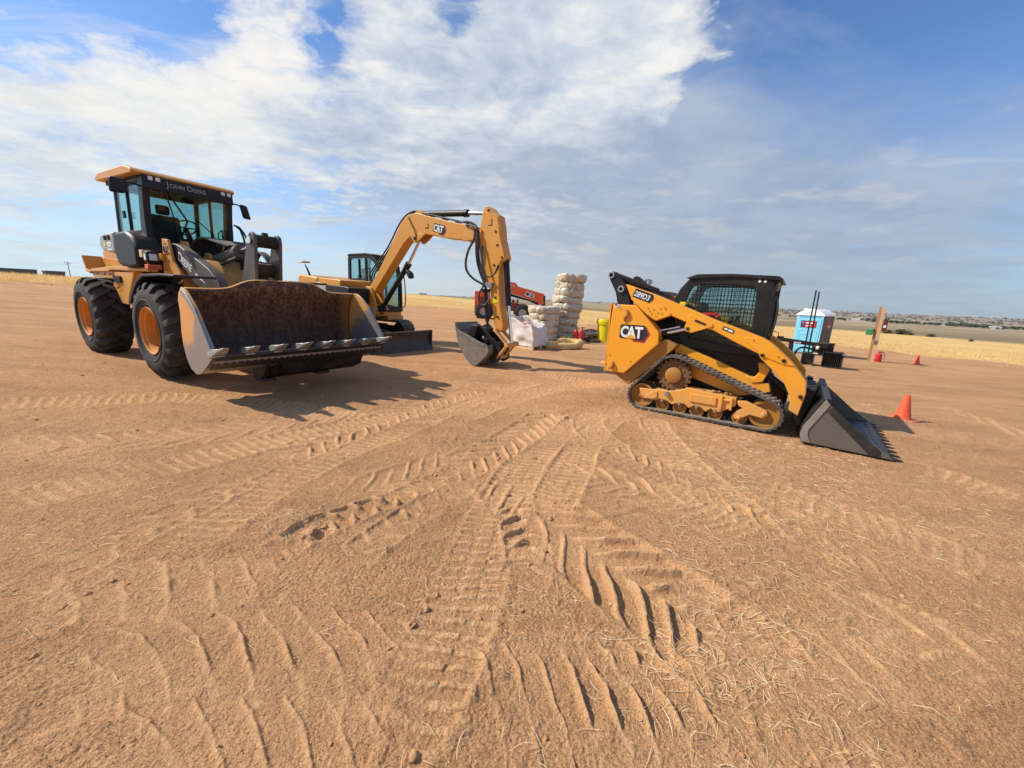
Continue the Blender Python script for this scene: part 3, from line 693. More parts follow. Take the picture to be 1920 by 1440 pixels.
def loader():
    FH, RH = (.28, .98), (-2.81, 1.03)
    for c in (FH, RH):
        for near in (True, False):
            y0, y1 = (-.08, .44) if near else (LW-.44+.0, LW+.08)
            t = L.part(tyre(c, y0, y1, .75, 1), 'tyre', M['rubber'], ang=50)
            L.part(rim(c, (y0-.004) if near else (y1+.004), 1 if near else -1), 'rim', M['rim'], t, ang=30)
            L.part(rim(c, (y0-.004) if near else (y1+.004), 1 if near else -1, True), 'wheel_disc', M['rim_shade'], t, ang=30)
    mb = MB()
    for c in (FH, RH):
        mb.cyl((c[0], .2, c[1]), (c[0], LW-.2, c[1]), .16, n=18).ball((c[0], LW/2, c[1]), .27, 8)
    mb.cyl((-2.7, 1.1, 1.0), (.2, 1.1, .98), .06)
    L.part(mb, 'axle', M['deere'])
    # rear frame and platform
    mb = MB().prism([(-3.6, 1.60), (-3.0, 1.25), (-1.75, 1.32), (-.9, 1.30), (-.75, 1.9), (-3.6, 1.9)], .50, LW-.50)
    L.part(mb, 'rear_frame', M['deere'], bevel=.015)
    for near in (True, False):
        ya, yb = (.30, .42) if near else (LW-.42, LW-.30)
        mb = MB().prism([(-2.40, 1.66), (-2.46, 1.33), (-1.78, 1.30), (-1.70, 1.45), (-1.25, 1.90), (-2.30, 1.90)], ya, yb)
        mb.prism([(-3.5, 1.96), (-3.40, 1.80), (-2.30, 1.77), (-2.30, 1.93), (-.55, 1.90), (-.55, 1.97), (-2.30, 2.0)], ya-.02 if near else ya, yb if near else yb+.02)
        p = L.part(mb, 'frame_plate', M['deere'], bevel=.01)
        mb = MB()
        if near:
            bolts(mb, [(-2.36, 1.60), (-2.1, 1.6), (-2.36, 1.48), (-2.0, 1.62), (-3.5, 1.88), (-3.1, 1.87), (-2.7, 1.86), (-2.4, 1.85), (-2.2, 1.8), (-1.9, 1.78)], .28, .018, .012)
            L.part(mb, 'bolt', M['blkm'], p, split=True)
        L.part(MB().box(-2.25, -1.9, .27 if near else LW-.29, .29 if near else LW-.27, 1.70, 1.82), 'step_slot', M['blkm'], p) if near else None
        # rear wing: sloping yellow sheet over the tyre
        ya, yb = (.24, .56) if near else (LW-.56, LW-.24)
        mb = MB().prism([(-3.80, 2.20), (-3.62, 1.90), (-3.40, 1.86), (-3.39, 1.90), (-3.60, 1.95), (-3.75, 2.23)], ya, yb)
        mb.prism([(-3.77, 2.22), (-3.60, 1.94), (-2.45, 1.94), (-2.60, 2.14)], yb-.03 if near else ya, yb if near else ya+.03)
        mb.prism([(-3.63, 1.93), (-3.61, 1.90), (-2.3, 1.90), (-2.3, 1.94)], ya, yb)
        L.part(mb, 'rear_fender', M['deere'], bevel=.008)
        # front fender
        ya, yb = (-.06, .46) if near else (LW-.46, LW+.06)
        out = [(-.46, 1.40), (-.30, 1.57), (-.05, 1.74), (.22, 1.84), (.93, 1.85), (1.40, 1.835), (1.40, 1.80), (.92, 1.815), (.27, 1.80), (.01, 1.70), (-.23, 1.53), (-.38, 1.37)]
        L.part(MB().prism(out, ya, yb), 'front_fender', M['dgrey'], bevel=.012)
        # fuel or battery box beside the cab
        ya, yb = (.18, .55) if near else (LW-.55, LW-.18)
        tk = [(-2.62, 2.60), (-2.05, 2.63), (-1.45, 2.62), (-1.18, 2.50), (-1.02, 2.30), (-1.05, 1.98), (-1.55, 1.96), (-2.05, 2.04), (-2.28, 2.22), (-2.72, 2.36)]
        tb = L.part(MB().prism([(-1.48, 2.56), (-1.0, 2.565), (-.76, 2.48), (-.60, 2.28), (-.64, 1.97), (-1.0, 1.95), (-1.50, 2.01), (-1.60, 2.2)], ya, yb), 'tank_box', M['dgrey'], bevel=.05)
        mb = MB().prism([(-2.17, 2.545), (-1.9, 2.565), (-1.48, 2.57), (-1.50, 2.22), (-1.62, 2.20), (-2.05, 2.26), (-2.26, 2.34)], ya-.015 if near else ya, yb if near else yb+.015)
        tg = L.part(mb, 'tank_cover', M['lgrey'], bevel=.04)
        if near:
            mb = MB()
            for x in (-1.86, -1.68): mb.lathe([(.045, -.012), (.04, -.03), (1e-3, -.03)], (x, ya-.01, 2.475), 'y', 14)
            L.part(mb, 'vent_cap', M['blk'], tg, split=True)
            mb = MB().lathe([(.045, -.004), (.045, -.007), (1e-3, -.007)], (-1.93, ya-.015, 2.37), 'y', 18)
            L.part(mb, 'badge', M['yplastic'], tg)
            L.part(MB().box(-1.84, -1.60, ya-.02, ya-.014, 2.36, 2.405).box(-1.82, -1.63, ya-.02, ya-.014, 2.325, 2.35).box(-1.84, -1.62, ya-.02, ya-.014, 2.26, 2.28), 'badge_print', M['white'], tg)
    # engine hood
    mb = MB().prism([(-3.75, 1.95), (-3.85, 2.30), (-3.70, 2.48), (-2.35, 2.64), (-2.2, 2.66), (-2.2, 1.9)], .58, LW-.58)
    L.part(mb, 'engine_hood', M['deere'], bevel=.05)
    L.part(MB().cyl((-3.2, 1.3, 2.5), (-3.2, 1.3, 2.82), .05), 'exhaust', M['blkm'])
    # front frame, towers and the arms
    mb = MB().prism([(-.62, 1.30), (.62, 1.15), (.85, 1.35), (.72, 1.75), (.32, 2.12), (-.35, 2.20), (-.62, 1.95)], .80, LW-.80)
    mb.box(-.5, .75, .7, LW-.7, 1.0, 1.35).box(-1.0, -.5, .8, LW-.8, 1.2, 1.7)
    mb.prism([(-.30, 2.0), (.15, 2.0), (.05, 2.24), (-.10, 2.28), (-.22, 2.2)], .96, 1.02).prism([(-.30, 2.0), (.15, 2.0), (.05, 2.24), (-.10, 2.28), (-.22, 2.2)], 1.20, 1.26)
    L.part(mb, 'front_frame', M['deere'], bevel=.015)
    for near in (True, False):
        for ya in ((.50, .76) if near else (LW-.54, LW-.80)):
            tw = [(-.47, 2.46), (-.26, 2.44), (-.20, 2.27), (-.16, 2.08), (.05, 1.92), (.12, 1.75), (-.58, 1.55), (-.60, 1.9), (-.54, 2.1)]
            t = L.part(MB().prism(tw, ya, ya+.045), 'tower', M['deere'], bevel=.01)
            if near and ya < .6:
                mb = MB().lathe([(.055, -.02), (.06, -.02), (.07, .0)], (-.36, ya, 2.28), 'y', 20).prism([(-.40, 2.36), (-.34, 2.38), (-.31, 2.26), (-.36, 2.20)], ya-.012, ya-.002)
                bolts(mb, [(-.27, 2.32), (-.25, 2.22), (-.42, 1.95), (-.40, 1.85), (-.3, 2.1)], ya, .02, .014)
                L.part(mb, 'pin_keeper', M['steel'], t)
        ya, yb = (.58, .72) if near else (LW-.72, LW-.58)
        arm = [(-.42, 2.32), (-.30, 2.39), (-.12, 2.36), (.17, 2.25), (.50, 2.12), (.83, 1.98), (1.05, 1.84), (1.20, 1.64), (1.37, 1.30), (1.46, 1.0), (1.47, .85), (1.41, .76), (1.30, .82), (1.18, 1.02), (1.02, 1.35), (.80, 1.55), (.52, 1.66), (.34, 1.73), (.16, 1.87), (-.06, 2.02), (-.24, 2.11), (-.38, 2.18)]
        A = L.part(MB().prism(arm, ya, yb), 'lift_arm', M['grey'], bevel=.012)
        if near:
            an = R(-26); c, s_ = math.cos(an), math.sin(an)
            L.part(MB().text('D', (-.17, ya-.003, 2.125), (c, 0, s_), (-s_, 0, c), .215, 1.0, 0, .010, .002).text('EERE', (-.035, ya-.003, 2.062), (c, 0, s_), (-s_, 0, c), .165, 1.0, 0, .010, .002), 'arm_lettering', M['white'], A)
            L.part(MB().prism([(.42, 1.90), (.60, 1.81), (.73, 1.735), (.62, 1.775), (.41, 1.87)], ya-.004, ya-.001), 'arm_stripe', M['white'], A)
        # lift cylinder under each arm
        yc = ya+.07
        cy = L.part(MB().cyl((-.25, yc, 1.45), (.55, yc, 1.32), .065), 'lift_cylinder', M['grey'])
        L.part(MB().cyl((.5, yc, 1.33), (1.15, yc, 1.22), .038), 'cylinder_rod', M['chrome'], cy)
    L.part(MB().cyl((.98, .6, 1.42), (.98, LW-.6, 1.42), .11, n=20), 'cross_tube', M['deere'])
    # yellow rail from the tower to the lamp
    L.part(MB().box(-.80, -.40, .44, .50, 2.10, 2.21).box(-.83, -.74, .30, .5, 2.1, 2.21), 'lamp_bracket', M['deere'], bevel=.006)
    L.part(MB().box(-.80, -.40, LW-.50, LW-.44, 2.10, 2.21), 'lamp_bracket', M['deere'], bevel=.006)
    for near in (True, False):
        ya = .16 if near else LW-.30
        h = L.part(MB().box(-.26, -.12, ya, ya+.16, 2.03, 2.21), 'work_lamp', M['blk'], bevel=.03)
        # lens faces forward
        L.part(MB().box(-.125, -.112, ya+.03, ya+.13, 2.07, 2.17).box(-.23, -.15, ya-.006, ya+.01, 2.07, 2.17), 'lens', M['lens'], h, bevel=.01)
        L.part(MB().box(-.27, -.13, ya+.0, ya+.18, 1.93, 2.01), 'turn_signal', M['amber'], bevel=.012)
        L.part(MB().box(-.48, -.36, ya+.02, ya+.14, 2.12, 2.24), 'marker_box', M['woodl'], bevel=.01)
    # bellcrank link, tilt cylinder, linkage
    lk = [(1.60, 2.52), (1.66, 2.53), (1.72, 2.49), (1.735, 2.40), (1.70, 2.15), (1.66, 1.84), (1.60, 1.40), (1.45, 1.35), (1.25, 1.55), (1.24, 1.80), (1.34, 2.02), (1.47, 2.32), (1.53, 2.46)]
    for ya in (.87, 1.24):
        l = L.part(MB().prism(lk, ya, ya+.05), 'bellcrank', M['grey'], bevel=.012)
        L.part(MB().lathe([(.055, -.02), (.05, -.03), (1e-3, -.03)], (1.615, ya, 2.41), 'y', 18), 'link_pin', M['lens'], l)
    mb = MB().cyl((1.615, .93, 2.41), (1.615, 1.23, 2.41), .095, n=20).box(1.60, 1.66, 1.05, 1.12, 2.49, 2.54).cyl((1.47, .92, 1.98), (1.47, 1.24, 1.98), .10, n=18)
    L.part(mb, 'link_boss', M['blkm'], split=True)
    L.part(MB().prism([(1.35, 2.06), (1.5, 2.09), (1.52, 2.03), (1.38, 1.99)], .95, 1.22), 'link_plate', M['woodl'])
    cy = L.part(MB().cyl((-.12, 1.08, 2.13), (.80, 1.08, 2.275), .09, n=20).cyl((.72, 1.08, 2.262), (.86, 1.08, 2.283), .11, n=20).cyl((-.15, 1.0, 2.13), (-.15, 1.16, 2.13), .11, n=18), 'tilt_cylinder', M['grey'], bevel=.006)
    L.part(MB().cyl((.8, 1.08, 2.275), (1.60, 1.08, 2.41), .045), 'cylinder_rod', M['chrome'], cy)
    L.part(MB().lathe([(.06, -.01), (.05, -.03), (1e-3, -.03)], (-.12, .96, 2.13), 'y', 16), 'cylinder_pin', M['lens'], cy)
    mb = MB().cyl((.1, 1.0, 2.05), (.9, 1.0, 2.17), .03)
    for k in range(6):
        mb.tube([(-.3, .86+.05*k, 2.0), (-.25, .84+.05*k, 2.42), (.05, .86+.06*k, 2.52), (.35, .9+.06*k, 2.45), (.72, .98+.03*k, 2.36)], .022, 8, smooth=2)
    for k in range(4):
        mb.tube([(.55, 1.25+.04*k, 1.7), (.75, 1.27+.04*k, 2.25), (1.05, 1.3+.03*k, 2.32), (1.35, 1.32+.02*k, 2.0), (1.40, 1.34, 1.5)], .02, 8, smooth=2)
        mb.tube([(-.5, 1.35+.06*k, 2.1), (-.25, 1.4+.06*k, 2.5), (.15, 1.35+.05*k, 2.50), (.45, 1.3+.04*k, 2.2), (.4, 1.25, 1.8)], .024, 8, smooth=2)
    L.part(mb, 'hose', M['hose'], split=True)
    # ---------------- bucket
    kx, ky, a = 2.0, -.12, R(-3.5)
    def rot(p):
        x, y = p.x-kx, p.y-ky
        return Vector((kx+x*math.cos(a)-y*math.sin(a), ky+x*math.sin(a)+y*math.cos(a), p.z))
    y0, y1 = -.12, 2.46
    prof = [(1.735, 1.655), (1.66, 1.56), (1.60, 1.42), (1.565, 1.25), (1.55, 1.05), (1.565, .86), (1.62, .70), (1.72, .59), (1.88, .535), (2.06, .57), (2.28, .68), (2.46, .775)]
    ny = 41; vs = []; fs = []
    for j in range(ny):
        t = j/(ny-1); y = y0+.01+(y1-y0-.02)*t
        hm = 1/(1+math.exp(-(t-.255)*34))*1/(1+math.exp((t-.745)*34))
        for i, (x, z) in enumerate(prof):
            k = max(0, 1-i/1.5)*hm
            vs.append((x+.035*k, y, z+.160*k))
    m = len(prof)
    for j in range(ny-1):
        for i in range(m-1): fs.append((j*m+i, j*m+i+1, (j+1)*m+i+1, (j+1)*m+i))
    B = MB().add(vs, fs).xform(rot)
    B = L.part(B, 'bucket', [M['rust'], M['worn']], ang=60)
    me = B.data
    # make the normals point into the bucket, then thicken backwards with the outer paint
    f = me.polygons[m//2]
    if f.normal.x < 0: me.flip_normals()
    md = B.modifiers.new('thickness', 'SOLIDIFY'); md.thickness = .03; md.offset = -1; md.material_offset = 1; md.material_offset_rim = 1
    pl = [(1.735, 1.675), (1.80, 1.665), (1.94, 1.59), (2.15, 1.43), (2.33, 1.19), (2.48, 1.0), (2.53, .92), (2.47, .79), (2.25, .655), (2.06, .55), (1.88, .505), (1.70, .56), (1.58, .69), (1.52, .88), (1.52, 1.08), (1.575, 1.33), (1.565, 1.50), (1.61, 1.59)]
    strip = [(1.80, 1.665), (1.94, 1.59), (2.15, 1.43), (2.33, 1.19), (2.53, .92), (2.46, .90), (2.26, 1.15), (2.08, 1.37), (1.90, 1.51), (1.78, 1.57)]
    for ya in (y0-.012, y1-.018):
        sp = L.part(MB().prism(pl, ya, ya+.03).xform(rot), 'bucket_side', M['worn'], B, bevel=.004)
    for ya in (y0-.032, y1+.012):
        L.part(MB().prism(strip, ya, ya+.02).xform(rot), 'side_cutter', M['steel'], B, bevel=.003)
    mb = MB().prism([(2.24, .655), (2.27, .615), (2.56, .815), (2.56, .85), (2.52, .85)], y0, y1).xform(rot)
    mb2 = MB()
    for i in range(28):
        y = y0+.1+(y1-y0-.2)*i/27
        mb2.cyl((2.43, y, .74), (2.445, y, .715), .02, n=8)
    L.part(mb, 'cutting_edge', M['bsteel'], B)
    L.part(mb2.xform(rot), 'edge_bolt', M['steel'], B, split=True)
    d = Vector((.978, 0, .208)).normalized(); nn = Vector((-d.z, 0, d.x))
    for i in range(8):
        y = y0+.045+(y1-y0-.09)*i/7
        def q(a_, b_, w): return (2.36+d.x*a_+nn.x*b_*.72, y+w*1.15, .815+d.z*a_+nn.z*b_*.72)
        mb = MB()
        mb.hexa([q(0, .0, -.06), q(0, .0, .06), q(0, .075, .05), q(0, .075, -.05), q(.17, -.03, -.07), q(.17, -.03, .07), q(.17, .10, .06), q(.17, .10, -.06)])
        mb.hexa([q(.0, -.035, -.06), q(.0, -.035, .06), q(.0, -.02, .06), q(.0, -.02, -.06), q(.2, -.05, -.05), q(.2, -.05, .05), q(.2, -.02, .05), q(.2, -.02, -.05)])
        mb.hexa([q(.16, -.035, -.075), q(.16, -.035, .075), q(.16, .105, .065), q(.16, .105, -.065), q(.33, .03, -.055), q(.33, .03, .055), q(.33, .075, .05), q(.33, .075, -.05)])
        mb.hexa([q(.33, .03, -.055), q(.33, .03, .055), q(.33, .075, .05), q(.33, .075, -.05), q(.45, .062, -.035), q(.45, .062, .035), q(.45, .078, .03), q(.45, .078, -.03)])
        L.part(mb.xform(rot), 'bucket_tooth', M['tooth'], B, bevel=.012)
    for y in (.62, 1.50):
        mb = MB()
        mb.prism([(1.72, .54), (1.88, .50), (2.06, .53), (2.2, .60), (2.05, .40), (1.86, .30), (1.74, .34)], y, y+.05).prism([(1.72, .54), (1.88, .50), (2.06, .53), (2.2, .60), (2.05, .40), (1.86, .30), (1.74, .34)], y+.16, y+.21)
        mb.box(1.80, 2.0, y, y+.21, .30, .34)
        L.part(mb.xform(rot), 'skid_shoe', M['bsteel'], B)
    L.part(MB().prism([(1.62, .60), (1.74, .55), (1.88, .50), (2.06, .53), (2.22, .60), (2.12, .42), (1.90, .33), (1.66, .36)], .84, 2.25).xform(rot), 'shade_filler', M['blkm'], B)  # added dark mass that fills the shaded gap and stops sun passing under the bucket
    mb = MB()
    for y in (.55, .75, 1.45, 1.65): mb.prism([(1.53, 1.25), (1.30, 1.2), (1.22, .9), (1.35, .62), (1.58, .66), (1.525, .85), (1.515, 1.05)], y, y+.05)
    mb.box(1.40, 1.52, .4, 1.9, .66, .8)
    L.part(mb.xform(rot), 'bucket_bracket', M['worn'], B, split=True)
    # ---------------- cab
    y0, y1 = .42, 1.77
    pf = [(-.62, 3.46), (-.74, 3.46), (-.98, 2.75), (-1.0, 1.96), (-.62, 1.96), (-.60, 2.4), (-.50, 2.4)]
    for near in (True, False):
        a, b = (y0, y0+.09) if near else (y1-.09, y1)
        mb = MB().prism([(-.72, 3.47), (-.84, 3.47), (-1.02, 2.66), (-1.02, 1.96), (-.80, 1.96), (-.80, 2.6)], a, b)
        mb.prism([(-2.02, 3.47), (-2.10, 3.47), (-2.24, 2.62), (-2.16, 2.62)], a+.03, b-.03)
        mb.prism([(-1.02, 2.62), (-2.24, 2.62), (-2.20, 1.96), (-1.02, 1.96)], a, b)
        mb.prism([(-.76, 3.47), (-2.10, 3.47), (-2.09, 3.38), (-.80, 3.38)], a, b)
        mb.prism([(-1.50, 3.40), (-1.54, 3.40), (-1.60, 2.62), (-1.56, 2.62)], a+.02, b-.02)
        f = L.part(mb, 'cab_frame', M['dgrey'], bevel=.012)
        ym = (a+b)/2
        L.part(MB().prism([(-.86, 3.40), (-2.09, 3.40), (-2.20, 2.61), (-1.03, 2.61)], ym-.004, ym+.004), 'side_window', M['glassg'], f)
        if near: L.part(MB().box(-1.66, -1.58, a-.03, a, 2.84, 2.96), 'window_latch', M['blk'], f)
    mb = MB().box(-.76, -.66, y0, y1, 3.26, 3.47)
    for y in (y0, y1-.10): mb.prism([(-.68, 3.40), (-.80, 3.40), (-1.02, 2.62), (-1.02, 1.96), (-.84, 1.96), (-.84, 2.6)], y+.002, y+.10)
    mb.box(-1.02, -.82, y0+.1, y1-.1, 1.96, 2.36).box(-1.0, -.81, y0+.1, y1-.1, 2.3, 2.40)
    F = L.part(mb, 'windscreen_frame', M['blk'], bevel=.01)
    L.part(MB().prism([(-.70, 3.34), (-.71, 3.34), (-.905, 2.38), (-.895, 2.38)], y0+.08, y1-.08), 'windscreen', M['glassd'], F)
    L.part(MB().text('J', (-.655, .745, 3.345), (0, 1, 0), (0, 0, 1), .125, 1, 0, .003, .002).text('OHN', (-.655, .785, 3.345), (0, 1, 0), (0, 0, 1), .095, 1.0, 0, .003, .002).text('D', (-.655, 1.03, 3.345), (0, 1, 0), (0, 0, 1), .125, 1, 0, .003, .002).text('EERE', (-.655, 1.12, 3.345), (0, 1, 0), (0, 0, 1), .095, 1.0, 0, .003, .002), 'cab_lettering', M['letgrey'], F)
    mb = MB().tube([(-.83, .9, 2.36), (-.79, .86, 2.72), (-.70, .72, 3.28)], .012, 6).tube([(-.83, 1.4, 2.36), (-.80, 1.43, 2.66), (-.77, 1.2, 2.86)], .01, 6).bar((-.70, .74, 3.3), (-.78, 1.02, 2.85), .02, .02)
    for k in range(2): mb.tube([(-.80, 1.5+.12*k, 2.36), (-.74, 1.48+.12*k, 2.70), (-.76, 1.56+.12*k, 2.78), (-.82, 1.58+.12*k, 2.4)], .012, 6)
    L.part(mb, 'wiper', M['blk'], F, split=True)
    mb = MB().box(-2.16, -2.10, y0+.05, y1-.05, 1.96, 2.64).box(-2.10, -2.05, y0+.05, y1-.05, 3.36, 3.47)
    for y in (y0+.03, y1-.09): mb.prism([(-2.06, 3.4), (-2.12, 3.4), (-2.22, 2.6), (-2.16, 2.6)], y, y+.06)
    L.part(mb, 'cab_rear_frame', M['dgrey'])
    L.part(MB().prism([(-2.08, 3.38), (-2.085, 3.38), (-2.185, 2.63), (-2.18, 2.63)], y0+.09, y1-.09), 'rear_window', M['glassg'])
    L.part(MB().box(-2.1, -.86, y0+.09, y1-.09, 1.97, 2.06).prism([(-1.05, 2.06), (-.88, 2.06), (-.92, 2.52), (-1.1, 2.56)], .72, 1.5), 'cab_floor', M['blkm'])
    mb = MB().prism([(-1.75, 2.3), (-1.25, 2.28), (-1.22, 2.42), (-1.62, 2.45), (-1.78, 3.02), (-1.92, 3.0), (-1.86, 2.4)], .78, 1.28)
    mb.box(-1.84, -1.76, .92, 1.14, 3.02, 3.2)
    L.part(mb, 'seat', M['seat'], bevel=.05)
    mb = MB().cyl((-1.0, 1.13, 2.5), (-1.18, 1.13, 2.74), .045)
    ring = [(-1.2+.19*math.cos(t)*.75, 1.13+.19*math.sin(t), 2.77+.19*math.cos(t)*.62) for t in np.linspace(0, 2*math.pi, 25)]
    mb.tube(ring, .014, 6).bar((-1.2, .95, 2.77), (-1.2, 1.31, 2.77), .02, .02).bar((-1.06, 1.13, 2.88), (-1.34, 1.13, 2.66), .02, .02)
    L.part(mb, 'steering_wheel', M['blk'])
    mb = MB().prism([(-2.42, 3.56), (-2.22, 3.62), (-.98, 3.605), (-.74, 3.545), (-.68, 3.50), (-.72, 3.46), (-2.36, 3.505)], .30, 1.82)
    mb.prism([(-2.2, 3.62), (-2.05, 3.655), (-1.15, 3.635), (-.98, 3.605)], .55, 1.60)
    rf = L.part(mb, 'cab_roof', M['deere'], bevel=.035)
    L.part(MB().box(-2.25, -.76, .40, 1.79, 3.44, 3.50), 'roof_lining', M['blkm'], rf)
    for y in (.50, .60, 1.57, 1.67):
        q = L.part(MB().box(-.71, -.655, y, y+.07, 3.395, 3.465), 'roof_lamp', M['lens'], rf, bevel=.012)
    # mirrors
    for near in (True, False):
        if near:
            mb = MB().tube([(-.80, .42, 3.30), (-.72, .30, 3.31), (-.66, .16, 3.27)], .014, 6)
            arm = L.part(mb, 'mirror_arm', M['blk'])
            mb = MB().prism([(.0, 3.10), (.19, 3.11), (.225, 3.345), (.02, 3.335)], -.71, -.645, 'x')
            L.part(mb, 'mirror', M['blk'], arm, bevel=.03)
        else:
            arm = L.part(MB().tube([(-.75, 1.76, 3.30), (-.78, 1.88, 3.31), (-.80, 1.98, 3.28)], .014, 6), 'mirror_arm', M['blk'])
            L.part(MB().prism([(1.93, 3.325), (2.06, 3.32), (2.12, 3.06), (1.98, 3.07)], -.82, -.74, 'x'), 'mirror', M['blk'], arm, bevel=.03)
    mb = MB().tube([(-.75, 1.98, 1.98), (-.75, 1.98, 2.3), (-.72, 1.90, 2.8), (-.74, 1.80, 2.9)], .02, 8, smooth=1)
    mb.tube([(-.55, 1.9, 2.0), (-.40, 1.88, 2.5), (-.62, 1.84, 2.85), (-.75, 1.78, 2.9)], .018, 8, smooth=1)
    L.part(mb, 'hand_rail', M['blk'], split=True)
    mb = MB()
    for z in (1.15, 1.45, 1.72): mb.box(-1.75, -1.35, .02, .36, z-.02, z+.02)
    mb.box(-1.78, -1.74, .04, .3, 1.15, 1.8).box(-1.36, -1.32, .04, .3, 1.15, 1.8)
# ================================================================== mini excavator (middle)
X = Thing('mini_excavator', 'yellow tracked excavator with its boom arched high and its bucket resting on the dirt', 'excavator',
          (-.9, 9.35), -33, (-4.6, .3, .12))
def excavator():
    yc = .47
    # undercarriage
    for near in (True, False):
        y0, y1 = (-.95, -.50) if near else (1.12, 1.57)
        X.part(rubber_track([((-6.9, .50), .34), ((-4.2, .50), .34)], y0, y1, .03, .12, .03), 'rubber_track', M['rubber2'], ang=30)
        mb = MB()
        for x in (-6.9, -4.2):
            mb.lathe([(1e-3, .08), (.1, .06), (.16, .1), (.30, .08), (.30, .36), (1e-3, .36)], (x, y0, .5), 'y', 24)
        for x in np.linspace(-6.3, -4.8, 5): mb.cyl((x, y0+.08, .31), (x, y0+.37, .31), .11)
        X.part(mb, 'track_wheel', M['blkm'], split=True)
        X.part(MB().box(-6.7, -4.4, y0+.12, y1-.1, .38, .66), 'track_frame', M['blkm'], bevel=.03)
    X.part(MB().box(-6.4, -4.8, -.6, 1.25, .45, .72).cyl((-5.6, .3, .7), (-5.6, .3, .92), .55, n=28), 'undercarriage', M['blkm'], bevel=.02)
    bp = [(-2.72, .10), (-2.60, .09), (-2.66, .22), (-2.70, .40), (-2.68, .55), (-2.60, .66), (-2.64, .68), (-2.76, .58), (-2.80, .40)]
    mb = MB().prism(bp, -1.12, 1.10)
    B = X.part(mb, 'dozer_blade', M['blade'], bevel=.006)
    mb = MB()
    for y in (-1.14, 1.09): mb.prism([(-2.84, .09), (-2.58, .09), (-2.62, .25), (-2.60, .67), (-2.80, .64)], y, y+.03)
    mb.prism([(-2.63, .09), (-2.585, .08), (-2.61, .24), (-2.655, .24)], -1.1, 1.08)
    X.part(mb, 'blade_edge', M['blade'], B, bevel=.004)
    mb = MB()
    for y in (-.35, .25): mb.prism([(-4.9, .40), (-2.75, .28), (-2.75, .46), (-3.9, .62), (-4.9, .60)], y, y+.12)
    X.part(mb, 'blade_arm', M['blkm'], bevel=.01, split=True)
    # house
    h0, h1 = -.40, 1.62
    mb = MB().prism([(-7.0, .98), (-4.55, .98), (-4.55, 1.12), (-7.1, 1.12)], h0, h1)
    X.part(mb, 'house_deck', M['exc'], bevel=.02)
    mb = MB().prism([(-7.05, 1.12), (-6.05, 1.12), (-6.02, 2.10), (-6.2, 2.13), (-7.0, 2.20), (-7.15, 2.1), (-7.2, 1.4)], h0, h1)
    X.part(mb, 'engine_cover', M['exc'], bevel=.05)
    mb = MB().prism([(-6.02, 1.14), (-4.95, 1.14), (-4.85, 2.02), (-5.0, 2.05), (-6.02, 2.10)], h0+.02, .72)
    hd = X.part(mb, 'side_cover', M['exc'], bevel=.03)
    mb = MB().prism([(-6.0, 1.25), (-5.6, 1.25), (-5.55, 1.86), (-6.02, 1.98)], h0-.02, h0+.2)
    X.part(mb, 'tool_box', M['lgrey'], bevel=.02)
    mb = MB().prism([(-5.58, 1.30), (-4.40, 1.36), (-4.38, 1.80), (-4.5, 1.84), (-5.52, 1.89)], h0-.03, .30)
    X.part(mb, 'black_cover', M['blk'], bevel=.02)
    X.part(MB().tube([(-5.85, -.3, 2.04), (-5.82, -.3, 2.10), (-5.3, -.3, 2.06), (-5.28, -.3, 2.0)], .014, 6, smooth=1), 'hand_rail', M['blk'])
    m_ = X.part(MB().tube([(-6.55, -.3, 2.1), (-6.62, -.33, 2.3), (-6.72, -.36, 2.5)], [.035, .03, .014], 8), 'mirror_post', M['blk'])
    X.part(MB().lathe([(1e-3, -.02), (.15, -.015), (.17, .0), (.15, .03), (1e-3, .04)], (-6.74, -.36, 2.56), 'z', 22), 'mirror', M['yelm'], m_)
    # cab
    y0, y1 = .80, 1.62
    prof = [(-6.20, 1.12), (-6.22, 2.0), (-6.18, 2.80), (-6.10, 2.90), (-5.2, 2.90), (-4.88, 2.84), (-4.60, 2.55), (-4.50, 2.0), (-4.50, 1.12)]
    inn = [(-6.08, 1.45), (-6.10, 2.05), (-6.07, 2.72), (-6.0, 2.78), (-5.25, 2.78), (-4.95, 2.73), (-4.70, 2.50), (-4.61, 2.0), (-4.61, 1.25)]
    for near in (True, False):
        a, b = (y0, y0+.06) if near else (y1-.06, y1)
        f = X.part(MB().ring(prof, inn, a, b).box(-5.30, -5.22, a, b, 1.3, 2.80), 'cab_frame', M['dgrey'], bevel=.012)
        ym = (a+b)/2
        X.part(MB().prism(inn, ym-.004, ym+.004), 'side_window', M['glassc'], f)
        if near: X.part(MB().box(-5.62, -5.58, a-.01, b, 2.12, 2.76).box(-6.05, -5.28, a-.01, b, 2.1, 2.15), 'window_bar', M['blk'], f)
    mb = MB()
    for y in (y0, y1-.08):
        mb.prism([(-4.9, 2.86), (-4.99, 2.80), (-4.70, 2.50), (-4.62, 2.0), (-4.62, 1.12), (-4.48, 1.12), (-4.48, 2.0), (-4.58, 2.56)], y+.002, y+.08)
    mb.box(-4.62, -4.48, y0, y1, 1.12, 1.28)
    f = X.part(mb, 'cab_front_frame', M['blk'], bevel=.01)
    X.part(MB().prism([(-4.93, 2.80), (-4.64, 2.52), (-4.54, 2.0), (-4.54, 1.28), (-4.55, 1.28), (-4.55, 2.0), (-4.65, 2.52), (-4.94, 2.80)], y0+.08, y1-.08), 'windscreen', M['glassc'], f)
    mb = MB().prism([(-6.20, 2.86), (-6.10, 2.93), (-5.2, 2.935), (-4.86, 2.87), (-4.86, 2.84), (-5.2, 2.88), (-6.10, 2.88)], y0-.02, y1+.02)
    X.part(mb, 'cab_roof', M['dgrey'], bevel=.012)
